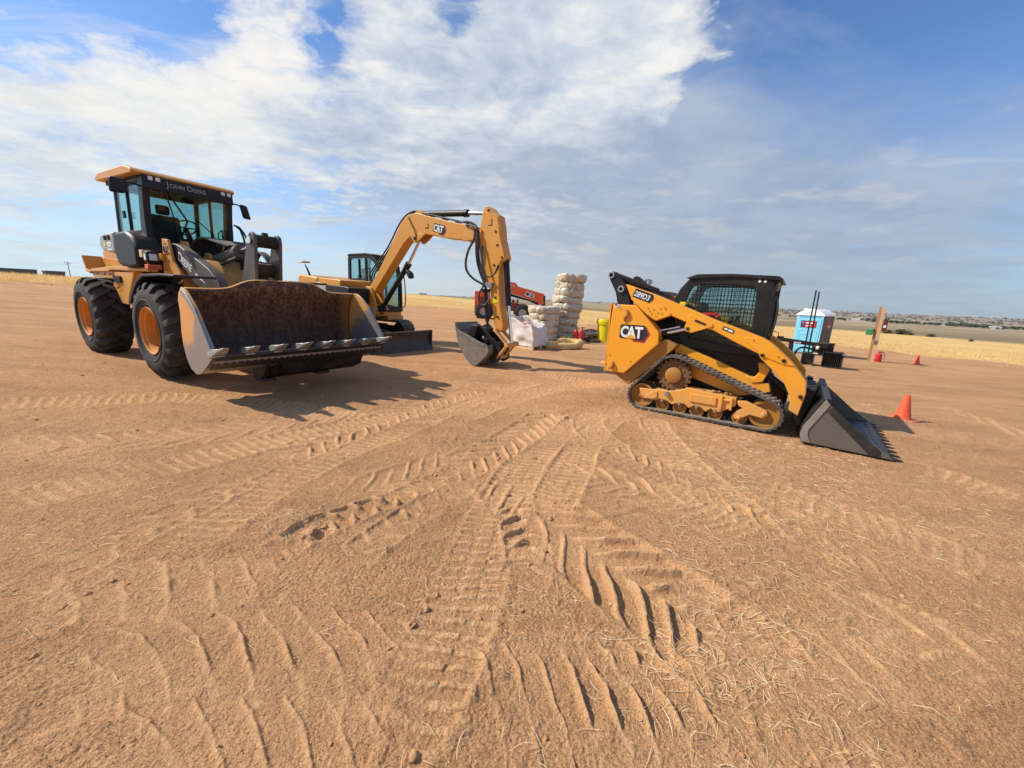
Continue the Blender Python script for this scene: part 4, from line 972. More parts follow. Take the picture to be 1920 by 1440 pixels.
    X.part(MB().box(-6.22, -6.16, y0+.06, y1-.06, 1.12, 2.0), 'cab_back', M['dgrey'])
    X.part(MB().box(-6.20, -6.19, y0+.06, y1-.06, 2.0, 2.86), 'rear_window', M['glassc'])
    mb = MB().prism([(-5.9, 1.5), (-5.35, 1.48), (-5.33, 1.62), (-5.72, 1.66), (-5.82, 2.3), (-5.98, 2.28)], .98, 1.44).box(-5.92, -5.84, 1.1, 1.32, 2.3, 2.5)
    X.part(mb, 'seat', M['seat'], bevel=.04)
    X.part(MB().tube([(-4.50, y1+.03, 1.25), (-4.40, y1+.06, 1.32), (-4.42, y1+.06, 2.2), (-4.52, y1+.02, 2.4)], .018, 8, smooth=1), 'grab_rail', M['blk'])
    X.part(MB().box(-4.56, -4.46, y0-.06, y0+.02, 2.5, 2.64).prism([(-4.35, 2.35), (-4.27, 2.35), (-4.22, 2.55), (-4.33, 2.58)], y1+.0, y1+.08).bar((-4.5, y1, 2.55), (-4.32, y1+.04, 2.5), .02, .02), 'cab_mirror', M['blk'], bevel=.01)
    X.part(MB().box(-5.5, -4.48, 1.0, 1.64, .84, .99), 'cab_step', M['exc'], bevel=.02)
    # swing bracket
    sw = [(-4.62, 1.84), (-4.50, 1.90), (-4.30, 1.84), (-4.22, 1.60), (-4.10, 1.27), (-4.20, 1.08), (-4.40, 1.02), (-4.75, 1.0), (-4.80, 1.35), (-4.66, 1.5)]
    mb = MB().prism(sw, .26, .33).prism(sw, .62, .69).box(-4.7, -4.35, .33, .62, 1.05, 1.35)
    mb.cyl((-4.60, .47, .98), (-4.60, .47, 1.5), .14, n=18)
    X.part(mb, 'swing_bracket', M['exc'], bevel=.012)
    X.part(MB().cyl((-4.42, .24, 1.76), (-4.42, .71, 1.76), .07, n=18).cyl((-4.16, .24, 1.22), (-4.16, .71, 1.22), .06, n=18), 'pivot_pin', M['steel'], split=True)
    # boom
    bo = [(-4.50, 1.80), (-4.42, 1.90), (-4.02, 2.32), (-3.65, 2.75), (-3.20, 3.33), (-2.98, 3.60), (-2.84, 3.72), (-2.66, 3.79), (-2.42, 3.81), (-2.30, 3.80), (-2.01, 3.72), (-1.28, 3.54), (-.60, 3.39), (-.24, 3.32), (-.16, 3.20), (-.22, 3.09), (-.36, 3.02), (-.55, 3.01), (-.75, 3.06), (-1.28, 3.12), (-1.97, 3.25), (-2.38, 3.30), (-2.60, 3.24), (-2.87, 3.08), (-3.34, 2.61), (-4.18, 1.76), (-4.30, 1.68), (-4.46, 1.70)]
    bm_ = X.part(MB().prism(bo, .32, .62), 'boom', M['exc'], bevel=.015)
    mb = MB()
    for y in (.305, .60):
        mb.prism([(-2.62, 3.26), (-2.30, 3.30), (-2.05, 3.27), (-2.2, 3.16), (-2.38, 3.06), (-2.46, 3.06)], y, y+.035)
        mb.prism([(-2.50, 3.80), (-2.35, 3.90), (-2.22, 3.88), (-2.05, 3.72)], y+.05*(1 if y < .5 else -1), y+.05*(1 if y < .5 else -1)+.035)
        mb.prism([(-.75, 3.02), (-.18, 3.06), (-.16, 3.26), (-.62, 3.38)], y-.004, y+.039)
    X.part(mb, 'boom_bracket', M['exc'], bm_, bevel=.008, split=True)
    mb = MB().box(-1.95, -1.93, .312, .32, 3.42, 3.52).box(-2.05, -1.93, .312, .32, 3.40, 3.42)
    mb.lathe([(.05, -.02), (.045, -.03), (1e-3, -.03)], (-2.42, .31, 3.17), 'y', 14)
    X.part(mb, 'bracket_pin', M['blkm'], bm_)
    an = math.atan2(3.53-3.71, -1.28+2.01)
    cat_logo(X, (-1.75, .32, 3.335), an, .19, bm_, .12)
    # lift cylinder
    cy = X.part(MB().cyl((-4.10, .47, 1.24), (-2.90, .47, 2.50), .075, n=18).cyl((-2.96, .47, 2.44), (-2.86, .47, 2.54), .092, n=18).cyl((-4.10, .36, 1.24), (-4.10, .58, 1.24), .09), 'boom_cylinder', M['blk'])
    X.part(MB().cyl((-2.9, .47, 2.5), (-2.42, .47, 3.14), .045), 'cylinder_rod', M['chrome'], cy)
    X.part(MB().prism([(-2.87, 2.38), (-2.72, 2.28), (-2.70, 2.16), (-2.78, 2.12), (-2.86, 2.25)], .36, .52), 'boom_lamp', M['blk'], bevel=.02)
    # stick cylinder on top
    cy = X.part(MB().cyl((-2.24, .47, 3.80), (-.74, .47, 3.70), .075, n=18).cyl((-.84, .47, 3.707), (-.72, .47, 3.70), .09, n=18), 'stick_cylinder', M['blk'])
    X.part(MB().cyl((-2.36, .47, 3.81), (-2.2, .47, 3.80), .05).cyl((-.74, .47, 3.70), (-.05, .47, 3.64), .045), 'cylinder_rod', M['chrome'], cy)
    # stick
    st = [(-.14, 3.71), (-.07, 3.78), (.0, 3.77), (.15, 3.63), (.30, 3.55), (.36, 3.30), (.40, 3.0), (.52, 2.62), (.50, 2.54), (.40, 2.50), (.36, 2.21), (.37, 1.95), (.42, 1.55), (.53, 1.02), (.49, .93), (.39, .89), (.30, .93), (.21, 1.32), (.11, 1.88), (-.06, 2.15), (-.18, 2.44), (-.27, 2.95), (-.25, 3.20), (-.21, 3.40), (-.18, 3.62)]
    s = X.part(MB().prism(st, .34, .60), 'stick', M['exc'], bevel=.014)
    mb = MB()
    for y in (.326, .60):
        mb.prism([(-.16, 3.62), (-.08, 3.77), (.02, 3.76), (.16, 3.6), (.28, 3.52), (.36, 3.1), (.42, 2.92), (.52, 2.60), (.40, 2.55), (.28, 2.30), (.10, 2.5), (.0, 3.0), (-.12, 3.3)], y, y+.014)
    X.part(mb, 'stick_plate', M['exc'], s, bevel=.006, split=True)
    mb = MB(); bolts(mb, [(.02, 3.68), (.24, 3.2), (.3, 2.9), (.22, 2.45), (.44, 2.62), (.33, 2.4), (.28, 1.7), (.36, 1.25)], .326, .03, .014, 12)
    mb.box(.02, .13, .32, .327, 3.34, 3.36).box(.11, .13, .32, .327, 3.36, 3.48)
    X.part(mb, 'bolt', M['blkm'], s, split=True)
    X.part(MB().prism([(.15, 1.55), (.38, 1.60), (.36, 1.70), (.14, 1.66)], .333, .338), 'warning_label', M['yplastic'], s)
    cy = X.part(MB().cyl((.47, .47, 2.58), (.58, .47, 1.52), .07, n=18).cyl((.40, .36, 2.62), (.40, .58, 2.62), .09), 'bucket_cylinder', M['blk'])
    X.part(MB().cyl((.575, .47, 1.55), (.71, .47, .62), .042), 'cylinder_rod', M['chrome'], cy)
    # linkage
    mb = MB()
    for y in (.30, .60):
        mb.bar((.33, y, .93), (.71, y, .60), .05, .11, (0, 1, 0)); mb.bar((.71, y, .60), (.44, y, .27), .05, .12, (0, 1, 0))
    mb.cyl((.71, .22, .60), (.71, .72, .60), .06).cyl((.34, .26, .93), (.34, .70, .93), .055).cyl((.44, .26, .27), (.44, .70, .27), .055)
    X.part(mb, 'bucket_link', M['exc'], bevel=.01)
    # bucket
    y0, y1 = 0.02, .92
    sp = [(-.68, .93), (-.60, .87), (-.29, .775), (.06, .635), (.24, .60), (.31, .56), (.345, .46), (.30, .35), (.12, .17), (-.06, .015), (-.22, .07), (-.38, .20), (-.56, .43), (-.67, .70)]
    B = X.part(MB().prism([(.31, .56), (.345, .46), (.30, .35), (.12, .17), (-.06, .015), (-.22, .07), (-.38, .20), (-.56, .43), (-.67, .70), (-.74, .98), (-.70, .98), (-.63, .71), (-.52, .45), (-.35, .23), (-.2, .105), (-.06, .055), (.10, .20), (.26, .36), (.30, .46), (.28, .54)], y0+.02, y1-.02), 'bucket', M['exbucket'], bevel=.004)
    mb = MB()
    for y in (y0, y1-.025): mb.prism(sp, y, y+.025)
    for y in (y0-.012, y1): mb.prism([(-.68, .93), (-.60, .87), (-.29, .775), (.06, .635), (.24, .60), (.22, .53), (.02, .56), (-.30, .69), (-.62, .80)], y, y+.012)
    X.part(mb, 'bucket_side', M['exbucket'], B, bevel=.004, split=True)
    mb = MB()
    mb = MB().prism([(-.70, .86), (-.66, .86), (-.715, 1.06), (-.735, 1.06)], y0, y1)
    X.part(mb, 'cutting_edge', M['exbucket'], B, bevel=.006)
    mb = MB().prism([(-.40, .72), (-.34, .98), (-.16, 1.06), (.10, .86), (.28, .72), (.50, .60), (.54, .40), (.50, .20), (.34, .12), (.15, .22), (.10, .55)], .26, .30).prism([(-.40, .72), (-.34, .98), (-.16, 1.06), (.10, .86), (.28, .72), (.50, .60), (.54, .40), (.50, .20), (.34, .12), (.15, .22), (.10, .55)], .64, .68)
    mb.box(-.30, .0, .30, .64, .82, .95).box(.0, .40, .30, .64, .45, .62).prism([(-.42, .75), (-.30, 1.02), (-.10, 1.0), (-.20, .70)], .15, .26)
    mb.cyl((.30, .2, .50), (.30, .74, .50), .07).cyl((.12, .22, .66), (.12, .72, .66), .05)
    Q = X.part(mb, 'quick_coupler', M['blk'], bevel=.01)
    X.part(MB().lathe([(.05, -.02), (.04, -.03), (1e-3, -.03)], (.30, .20, .50), 'y', 14).lathe([(.04, -.02), (.03, -.03), (1e-3, -.03)], (.02, .25, .72), 'y', 14), 'coupler_pin', M['steel'], Q)
    # auxiliary cylinder on the near side of the stick, fittings and hoses
    X.part(MB().cyl((.02, .28, 1.82), (.10, .28, 1.12), .05).cyl((.10, .28, 1.12), (.12, .28, .88), .028).box(-.10, .12, .28, .34, 1.82, 1.90), 'thumb_cylinder', M['blk'])
    mb = MB()
    hp = lambda pts, r=.02: mb.tube(pts, r, 8, smooth=2)
    hp([(-.62, .29, 3.38), (-.35, .22, 3.38), (-.26, .22, 3.1), (-.46, .14, 2.75), (-.52, .14, 2.35), (-.30, .18, 2.12), (-.02, .26, 2.0), (.05, .3, 1.85)], .028)
    for k in range(4):
        hp([(-.9+.1*k, .34+.06*k, 3.48), (-.5, .30+.06*k, 3.48-.02*k), (-.22-.02*k, .29, 3.30), (-.24-.03*k, .29, 2.8), (-.14-.03*k, .29, 2.35), (.06-.02*k, .30, 1.95)], .018)
    hp([(-.12, .28, 2.9), (-.05, .2, 2.35), (.12, .2, 2.15), (.30, .24, 2.22), (.38, .28, 2.45)], .022)
    hp([(.0, .26, 2.0), (-.12, .20, 1.8), (-.10, .18, 1.55), (.06, .2, 1.48), (.14, .26, 1.65)], .02)
    for k in range(3):
        hp([(-4.35, .4+.05*k, 1.9), (-4.55+.03*k, .36+.06*k, 2.2), (-4.1, .34+.08*k, 2.55), (-3.55, .36+.08*k, 3.02), (-3.05, .36+.08*k, 3.66), (-2.65, .36+.08*k, 3.88), (-2.3, .4+.05*k, 3.86)], .022)
        hp([(-2.2, .34+.1*k, 3.80), (-1.6, .34+.1*k, 3.67), (-1.0, .34+.1*k, 3.53), (-.6, .34+.1*k, 3.46)], .016)
    hp([(-2.66, .30, 3.72), (-2.52, .29, 3.5), (-2.42, .29, 3.38), (-2.36, .29, 3.2)], .012)
    X.part(mb, 'hose', M['hose'], split=True)
    mb = MB()
    for x, z in ((-2.0, 3.74), (-1.5, 3.63), (-1.05, 3.52), (-.7, 3.44)): mb.box(x, x+.04, .35, .58, z-.03, z+.03)
    mb.box(.0, .2, .27, .34, 1.93, 2.05)
    X.part(mb, 'hose_clamp', M['steel'], split=True)
# ================================================================== things standing about the yard
def vn3(x, y, z, seed=0):
    return mnoise.noise(Vector((x+seed*7.3, y-seed*3.1, z+seed*1.7)))
def facing(px, py):
    return math.degrees(math.atan2(py, px))-90

def cone(x, y, label, hgt=.457, rz=0):
    z = zg(x, y)-.005
    T = Thing('traffic_cone', label, 'traffic cone', (x, y, 0), rz, (0, 0, z), 'orange traffic cones on the dirt')
    mb = MB(); k = hgt
    mb.lathe([(.29*k, .05*k), (.265*k, .07*k), (.075*k, .985*k), (.068*k, 1.0*k), (.045*k, 1.0*k), (.04*k, .9*k)], (0, 0, z), 'z', 28)
    T.part(mb, 'cone_body', M['cone'])
    b = .40*k
    pts = []
    for sx, sy in ((1, 1), (-1, 1), (-1, -1), (1, -1)):
        for a in (0, 45, 90):
            t = math.atan2(sy, sx)-R(45)+R(a); pts.append((sx*b*.86+.14*b*math.cos(t), sy*b*.86+.14*b*math.sin(t)))
    T.part(MB().prism(pts, z, z+.065*k, 'z'), 'cone_base', M['cone'], bevel=.006)
cone(6.96, 6.61, 'larger orange traffic cone on open dirt nearest the black bucket', rz=20)
cone(19.3, 18.35, 'small far orange traffic cone at the edge of the straw field', rz=5)

# ---------------- stacks of wrapped straw rolls
def coil(name, label, c, rad, th, seed, group, tilt=(0, 0)):
    n, m = 84, 18; vs = []
    for i in range(n):
        a = 2*math.pi*i/n
        for k in range(m):
            b = 2*math.pi*k/m
            cb, sb = math.cos(b), math.sin(b)
            ex = .62
            rr = rad-.17+.17*math.copysign(abs(cb)**ex, cb); zz = th/2*math.copysign(abs(sb)**.75, sb)
            x, y = math.cos(a), math.sin(a)
            d = .055*vn3(x*1.6, y*1.6, zz*4, seed)+.042*vn3(x*4.0, y*4.0, zz*9, seed+3)+.024*vn3(x*9, y*9, zz*20, seed+5)
            # tie marks pull the wrap in here and there
            d -= .05*max(0, math.cos(a*6+seed+.8*math.sin(a*2)))**10
            rr += d*(1 if cb > 0 else .3)
            zz += .055*vn3(x*1.8, y*1.8, 0, seed+9)+.03*vn3(x*5, y*5, 0, seed+11)+d*.5*sb
            zz += (x*tilt[0]+y*tilt[1])*.05
            vs.append((c[0]+rr*x, c[1]+rr*y, c[2]+th/2+zz))
    fs = [(i*m+k, ((i+1) % n)*m+k, ((i+1) % n)*m+(k+1) % m, i*m+(k+1) % m) for i in range(n) for k in range(m)]
    mb = MB().add(vs, fs)
    # filled middle
    mb.lathe([(rad-.30, th*.08), (rad-.30, th*.86), (.02, th*.80)], c, 'z', 28)
    o = mb.build(name, M['wattle'], None, off=c, ang=80); o.location = c
    return tag(o, label, 'straw roll', group)
ordn = ['lowest', 'second from bottom', 'third from bottom', 'fourth from bottom', 'middle', 'sixth from bottom', 'seventh from bottom', 'second from top', 'topmost']
bx, by = 2.22, 18.1
for i in range(9):
    coil('straw_roll', 'wrapped straw roll, %s of the tall leaning stack' % ordn[i], (bx+.035*i+random.uniform(-.04, .04), by+random.uniform(-.04, .04), zg(bx, by)-.02+.318*i), .665+random.uniform(-.04, .04), .36, i+1, 'wrapped straw rolls in two stacks', (random.uniform(-1, .2), random.uniform(-.4, .4)))
ord2 = ['lowest', 'second from bottom', 'middle', 'second from top', 'topmost']
bx, by = 1.22, 17.0
for i in range(5):
    coil('straw_roll', 'wrapped straw roll, %s of the short stack behind the white bag' % ord2[i], (bx+.012*i+random.uniform(-.03, .03), by+random.uniform(-.03, .03), zg(bx, by)-.02+.285*i), .66+random.uniform(-.04, .03), .33, i+21, 'wrapped straw rolls in two stacks', (random.uniform(-.6, .2), random.uniform(-.4, .4)))
# loose straw roll on the ground
def loose_roll():
    path = [(1.22, 13.72), (1.36, 13.62), (1.6, 13.62), (1.9, 13.72), (2.15, 13.86), (2.36, 14.0), (2.47, 14.16), (2.42, 14.38), (2.2, 14.5), (1.95, 14.45), (1.75, 14.3), (1.7, 14.15)]
    zz = [.10, .12, .12, .12, .12, .17, .22, .22, .20, .22, .24, .20]
    P = [Vector((p[0], p[1], zg(*p)+z)) for p, z in zip(path, zz)]
    for _ in range(3):
        Q = [P[0]]
        for i in range(len(P)-1): Q += [P[i]*.75+P[i+1]*.25, P[i]*.25+P[i+1]*.75]
        P = Q+[P[-1]]
    P = P[::2]
    mb = MB(); n = 14
    vs = []
    for i, p in enumerate(P):
        d = (P[min(i+1, len(P)-1)]-P[max(i-1, 0)]).normalized(); s = d.cross(Vector((0, 0, 1))).normalized(); u = s.cross(d)
        r0 = .135*(1 if 0 < i < len(P)-1 else .4)
        for k in range(n):
            t = 2*math.pi*k/n
            r = r0*(1+.22*vn3(p.x*6+math.cos(t), p.y*6, math.sin(t)*1.5, 4))
            vs.append(p+s*(r*math.cos(t))+u*(r*math.sin(t)))
    fs = [(i*n+k, i*n+(k+1) % n, (i+1)*n+(k+1) % n, (i+1)*n+k) for i in range(len(P)-1) for k in range(n)]
    mb.add(vs, fs)
    for _ in range(1500):
        i = random.randrange(1, len(P)-1); t = random.uniform(0, 6.28); p = P[i]
        d = (P[i+1]-P[i-1]).normalized(); s = d.cross(Vector((0, 0, 1))).normalized(); u = s.cross(d)
        o = p+(s*math.cos(t)+u*math.sin(t))*.13+d*random.uniform(-.04, .04)
        v = (d*random.uniform(-1, 1)+s*random.uniform(-.8, .8)+u*random.uniform(-.6, .8)).normalized()*random.uniform(.05, .13)
        w = v.cross(Vector((random.random(), random.random(), random.random()))).normalized()*.004
        mb.add([o-w, o+w, o+v], [(0, 1, 2)])
    o = mb.build('loose_straw_roll', M['straw'], None, off=(1.9, 14.0, 0), ang=70); o.location = (1.9, 14.0, 0)
    tag(o, 'loose golden straw roll lying curled on the dirt by the red cylinders', 'straw roll')
loose_roll()

# ---------------- bulk bag on a pallet
def bulk_bag():
    P = (.50, 13.75); h = facing(*P)-36; z0 = zg(*P)
    T = Thing('pallet', 'low pale wooden pallet under the white bulk bag', 'pallet', P, h, (0, 0, z0))
    mb = MB()
    for i in range(6): mb.box(-.58+.2*i, -.42+.2*i, -.5, .5, z0+.115, z0+.135)
    for y in (-.49, -.05, .40): mb.box(-.58, .58, y, y+.09, z0+.02, z0+.113)
    for i in (0, 2.5, 5): mb.box(-.58+.2*i, -.45+.2*i, -.5, .5, z0, z0+.019)
    T.part(mb, 'pallet_boards', M['woodl'])
    T = Thing('bulk_bag', 'slumped white woven bulk bag, open at the top with pinkish bags inside, on a pallet', 'bulk bag', P, h, (0, 0, z0+.136))
    n, m = 48, 15; vs = []
    for k in range(m):
        t = k/(m-1)
        for i in range(n):
            a = 2*math.pi*i/n; ca, sa = math.cos(a), math.sin(a)
            q = 1/max(abs(ca), abs(sa)); q = 1+(q-1)*.75
            top = (1.0-.40*(ca*.5+.5)**1.2)*(1+.12*vn3(ca*2, sa*2, 5, 3))
            w = (.57+.05*math.sin(t*3.0))*(1-.18*t*t)
            x = w*q*ca-.10*t*(1-ca); y = (.50-.04*t)*q*sa
            f = 1+.13*vn3(ca*2, sa*2, t*2.5, 2)+.09*vn3(ca*5, sa*5, t*4, 5)+.04*vn3(ca*11, sa*11, t*9, 6)
            vs.append((x*f, y*f, z0+.138+t*top+.04*vn3(ca*3, sa*3, 1, 8)*t))
    fs = [(k*n+i, k*n+(i+1) % n, (k+1)*n+(i+1) % n, (k+1)*n+i) for k in range(m-1) for i in range(n)]+[tuple(range(n))]
    b = T.part(MB().add(vs, fs), 'bag_wall', M['bag'], ang=60, solid=(.012, 0, 0))
    mb = MB()
    for i in range(16):
        a = random.uniform(0, 6.28); r = random.uniform(.0, .28)
        x = r*math.cos(a); mb.ball((x-.12, r*math.sin(a), z0+.78-.38*(x+.1)+random.uniform(-.05, .05)), random.uniform(.13, .18), 8, .6)
    T.part(mb, 'bag_contents', M['pink'], b, ang=80)
    mb = MB()
    for sx, sy in ((-1, -1), (1, -1), (-1, 1), (1, 1)):
        zt = z0+.138+(.92 if sx < 0 else .56)
        mb.tube([(sx*.40-.08, sy*.40, zt-.25), (sx*.38-.08, sy*.38, zt+.02), (sx*.30-.08, sy*.35, zt+.05), (sx*.22-.1, sy*.37, zt-.10)], .014, 6, smooth=1)
    T.part(mb, 'lifting_strap', M['bag'], b, split=True)
bulk_bag()

# ---------------- fire extinguishers, drum, lumber
def extinguisher(P, label, h, lean=0.0, rot=0, group=None, nozzle=True, s=1.0, mat='red'):
    z = zg(*P)-.01
    T = Thing('fire_extinguisher', label, 'fire extinguisher', P, rot, (0, 0, z), group)
    mb = MB().lathe([(1e-3, 0), (.085*s, 0), (.09*s, .01), (.09*s, h*.70), (.075*s, h*.80), (.03*s, h*.86), (.03*s, h*.90), (1e-3, h*.90)], (0, 0, z), 'z', 20)
    b = T.part(mb, 'cylinder', M[mat])
    T.part(MB().box(-.03*s, .10*s, -.014, .014, z+h*.90, z+h*.93).box(-.05*s, .12*s, -.012, .012, z+h*.96, z+h*.99).box(-.02*s, .0, -.012, .012, z+h*.9, z+h*.98), 'handle', M['blk'], b)
    mb = MB().tube([(.02, -.02, z+h*.92), (.15*s, -.03, z+h*.88), (.17*s, -.03, z+h*.55), (.115*s, -.03, z+h*.25)], .013, 6, smooth=2)
    T.part(mb, 'hose', M['hose'], b)
    T.part(MB().lathe([(.0915*s, h*.32), (.0915*s, h*.60)], (0, 0, z), 'z', 20), 'label_band', M['white' if mat == 'red' else mat], b) if h < .6 and nozzle else None
    T.e.rotation_euler.y = lean
ext_g = 'red fire extinguishers set down in the yard'
extinguisher((2.60, 16.4), 'red fire extinguisher with white band, left one of the pair beside the tall straw stack', .66, .05, -20, ext_g, True, 1.15)
extinguisher((2.82, 16.3), 'plain red fire extinguisher, right one of the pair beside the tall straw stack', .70, .06, -40, ext_g, False, 1.0)
extinguisher((17.1, 18.0), 'bright red fire extinguisher standing at the foot of the timber post', .50, 0, -10, ext_g, False, 1.35)

def drum():
    P = (4.10, 17.5); z = zg(*P)-.01
    T = Thing('plastic_drum', 'bright yellow plastic drum with screw lid on the dirt behind the track loader', 'drum', P, 0, (0, 0, z))
    T.part(MB().lathe([(1e-3, 0), (.34, 0), (.35, .02), (.345, .05), (.335, .06), (.355, .80), (1e-3, .80)], (0, 0, z), 'z', 40), 'drum_body', M['yplastic'])
    mb = MB().lathe([(.375, .79), (.39, .80), (.39, .86), (.375, .875), (.392, .885), (.392, .95), (.375, .965), (.38, .99), (.36, 1.03), (.30, 1.035), (1e-3, 1.03)], (0, 0, z), 'z', 40)
    for k in range(24):
        a = 2*math.pi*k/24; mb.box(0, 0, 0, 0, 0, 0) if False else mb.cyl((.39*math.cos(a), .39*math.sin(a), z+.80), (.39*math.cos(a), .39*math.sin(a), z+.95), .012, n=6)
    T.part(mb, 'lid', M['yplastic'])
drum()
def lumber():
    P = (3.75, 18.0); z = zg(*P)
    T = Thing('lumber_pile', 'low pile of pale cut boards and stakes between the straw stack and yellow drum', 'lumber pile', P, facing(*P)-50, (0, 0, z))
    mb = MB(); mc = MB(); md = MB()
    for i in range(40):
        x = random.uniform(-.85, .2); yy = random.uniform(-.4, .4); zz = z+.04+random.randrange(4)*.085
        mb.bar((x, yy-.5, zz), (x+random.uniform(-.15, .15), yy+.5, zz+random.uniform(-.02, .02)), .10, .06)
    for i in range(16):
        x = random.uniform(.0, .55); zz = z+.04+random.randrange(4)*.075
        mc.bar((x-.1, random.uniform(-.5, -.35), zz), (x+random.uniform(-.05, .05), .5, zz), .09, .06)
    T.part(mb, 'boards', M['woodl']); T.part(mc, 'stakes', M['wood'])
    P2 = (4.2, 20.6); z = zg(*P2)
    mb = MB(); 
    for i in range(10): mb.tube([(.55*math.cos(t)*(1-.03*i)+random.uniform(-.05, .05),   .5*math.sin(t), .05+.022*i+.03*math.sin(3*t+i)) for t in np.linspace(0, 6.1, 22)], .05, 7)
    o = mb.build('hose_coil', M['blkm']); o.location = (P2[0], P2[1], z); tag(o, 'black hose coil heaped behind the pale boards', 'hose')
    P3 = (3.55, 16.9); z = zg(*P3); mb = MB()
    for i in range(9):
        x = random.uniform(-.2, .25)
        mb.tube([(x+random.uniform(-.35, .35), random.uniform(-.3, .3), .02+random.uniform(0, .08)) for _ in range(5)], random.uniform(.012, .03), 6, smooth=2)
    o = mb.build('cable_heap', M['blkm']); o.location = (P3[0], P3[1], z); tag(o, 'tangled black cables lying on dirt beside the yellow drum', 'cables')
lumber()

# ---------------- telehandler far behind
def telehandler():
    P = (.22, 30.2); h = facing(*P)
    T = Thing('telehandler', 'orange telehandler parked far behind with its boom lowered', 'telehandler', P, h, (-.6, .9, .0))
    bm_ = [(-1.3, 2.86), (-.92, 2.96), (-.34, 2.90), (-.20, 2.84), (-.06, 2.62), (1.60, 2.22), (1.98, 2.13), (2.02, 1.95), (1.92, 1.35), (1.80, 1.22), (1.62, 1.30), (1.5, 1.5), (-.62, 2.08), (-1.4, 2.25)]
    b = T.part(MB().prism(bm_, .55, 1.05), 'boom', M['orange'], bevel=.02)
    T.part(MB().prism([(-.60, 2.06), (-.62, 1.84), (.9, 1.52), (1.60, 1.22), (1.62, 1.45)], .60, 1.0).box(1.95, 2.12, .6, 1.0, 1.9, 2.0).box(1.85, 2.02, .55, 1.05, 1.15, 1.35), 'boom_section', M['blk'], b)
    T.part(MB().box(2.0, 2.1, .5, 1.1, 1.2, 1.95), 'carriage', M['blkm'], b)
    n_ = math.atan2(-.36, 1.2); c, s = math.cos(n_), math.sin(n_)
    def q(a, z_): return (.50+c*a-s*z_, 1.95+s*a+c*z_)
    T.part(MB().prism([q(0, 0), q(.70, 0), q(.70, .34), q(0, .34)], .544, .549), 'sign_plate', M['white'], b)
    T.part(MB().prism([(q(.17, .17)[0]+.12*math.cos(t), q(.17, .17)[1]+.12*math.sin(t)) for t in np.linspace(0, 6.28, 18)[:-1]], .538, .543).prism([q(.36, .20), q(.64, .20), q(.64, .28), q(.36, .28)], .538, .543).prism([q(.36, .06), q(.64, .06), q(.64, .14), q(.36, .14)], .538, .543), 'sign_print', M['decalblk'], b)
    c2, s2 = math.cos(-.2), math.sin(-.2)
    mb = MB()
    for i in range(7): mb.box(-1.05+.11*i, -.97+.11*i, .543, .549, 2.76-.022*i, 2.83-.022*i)
    T.part(mb, 'boom_print', M['white'], b)
    mb = MB().prism([(-3.36, .75), (-3.36, 2.15), (-3.05, 2.18), (-2.3, 2.10), (-2.2, .75)], .0, 2.0)
    T.part(mb, 'rear_body', M['orange'], bevel=.04)
    T.part(MB().prism([(-3.0, .95), (-3.05, 1.75), (-2.5, 1.72), (-2.45, .95)], -.012, .02), 'rear_panel', M['dorange'])
    T.part(MB().prism([(-2.25, .70), (-2.25, 1.45), (-1.0, 1.42), (.62, 1.26), (.75, .95), (.4, .75)], .15, 1.9).box(-.5, -.3, .2, .4, 1.3, 1.62).box(-.1, .02, .3, .5, 1.3, 1.66), 'chassis', M['dorange'], bevel=.03)
    T.part(MB().prism([(-2.0, 1.4), (-1.9, 2.5), (-.9, 2.5), (-.7, 1.4)], 1.15, 1.95), 'cab', M['blk'], bevel=.03)
    T.part(MB().box(-.42, -.10, .34, .54, 1.35, 1.60), 'engine_box', M['white'], bevel=.02)
    for x in (.35, -2.65):
        for y in (-.12, 1.72):
            mb = MB().lathe([(.30, .05), (.36, 0), (.55, .0), (.66, .08), (.66, .32), (.55, .40), (.36, .40)], (x, y, .62), 'y', 28)
            for k in range(18):
                a = 2*math.pi*k/18
                mb.bar((x+.65*math.cos(a), y+.04, .62+.65*math.sin(a)), (x+.65*math.cos(a+.2), y+.36, .62+.65*math.sin(a+.2)), .06, .10, (math.cos(a), 0, math.sin(a)))
            w = T.part(mb, 'tyre', M['rubber'])
            T.part(MB().lathe([(.31, .06), (.28, .10), (.12, .14), (1e-3, .14)], (x, y, .62), 'y', 24), 'rim', M['lgrey'], w)
telehandler()

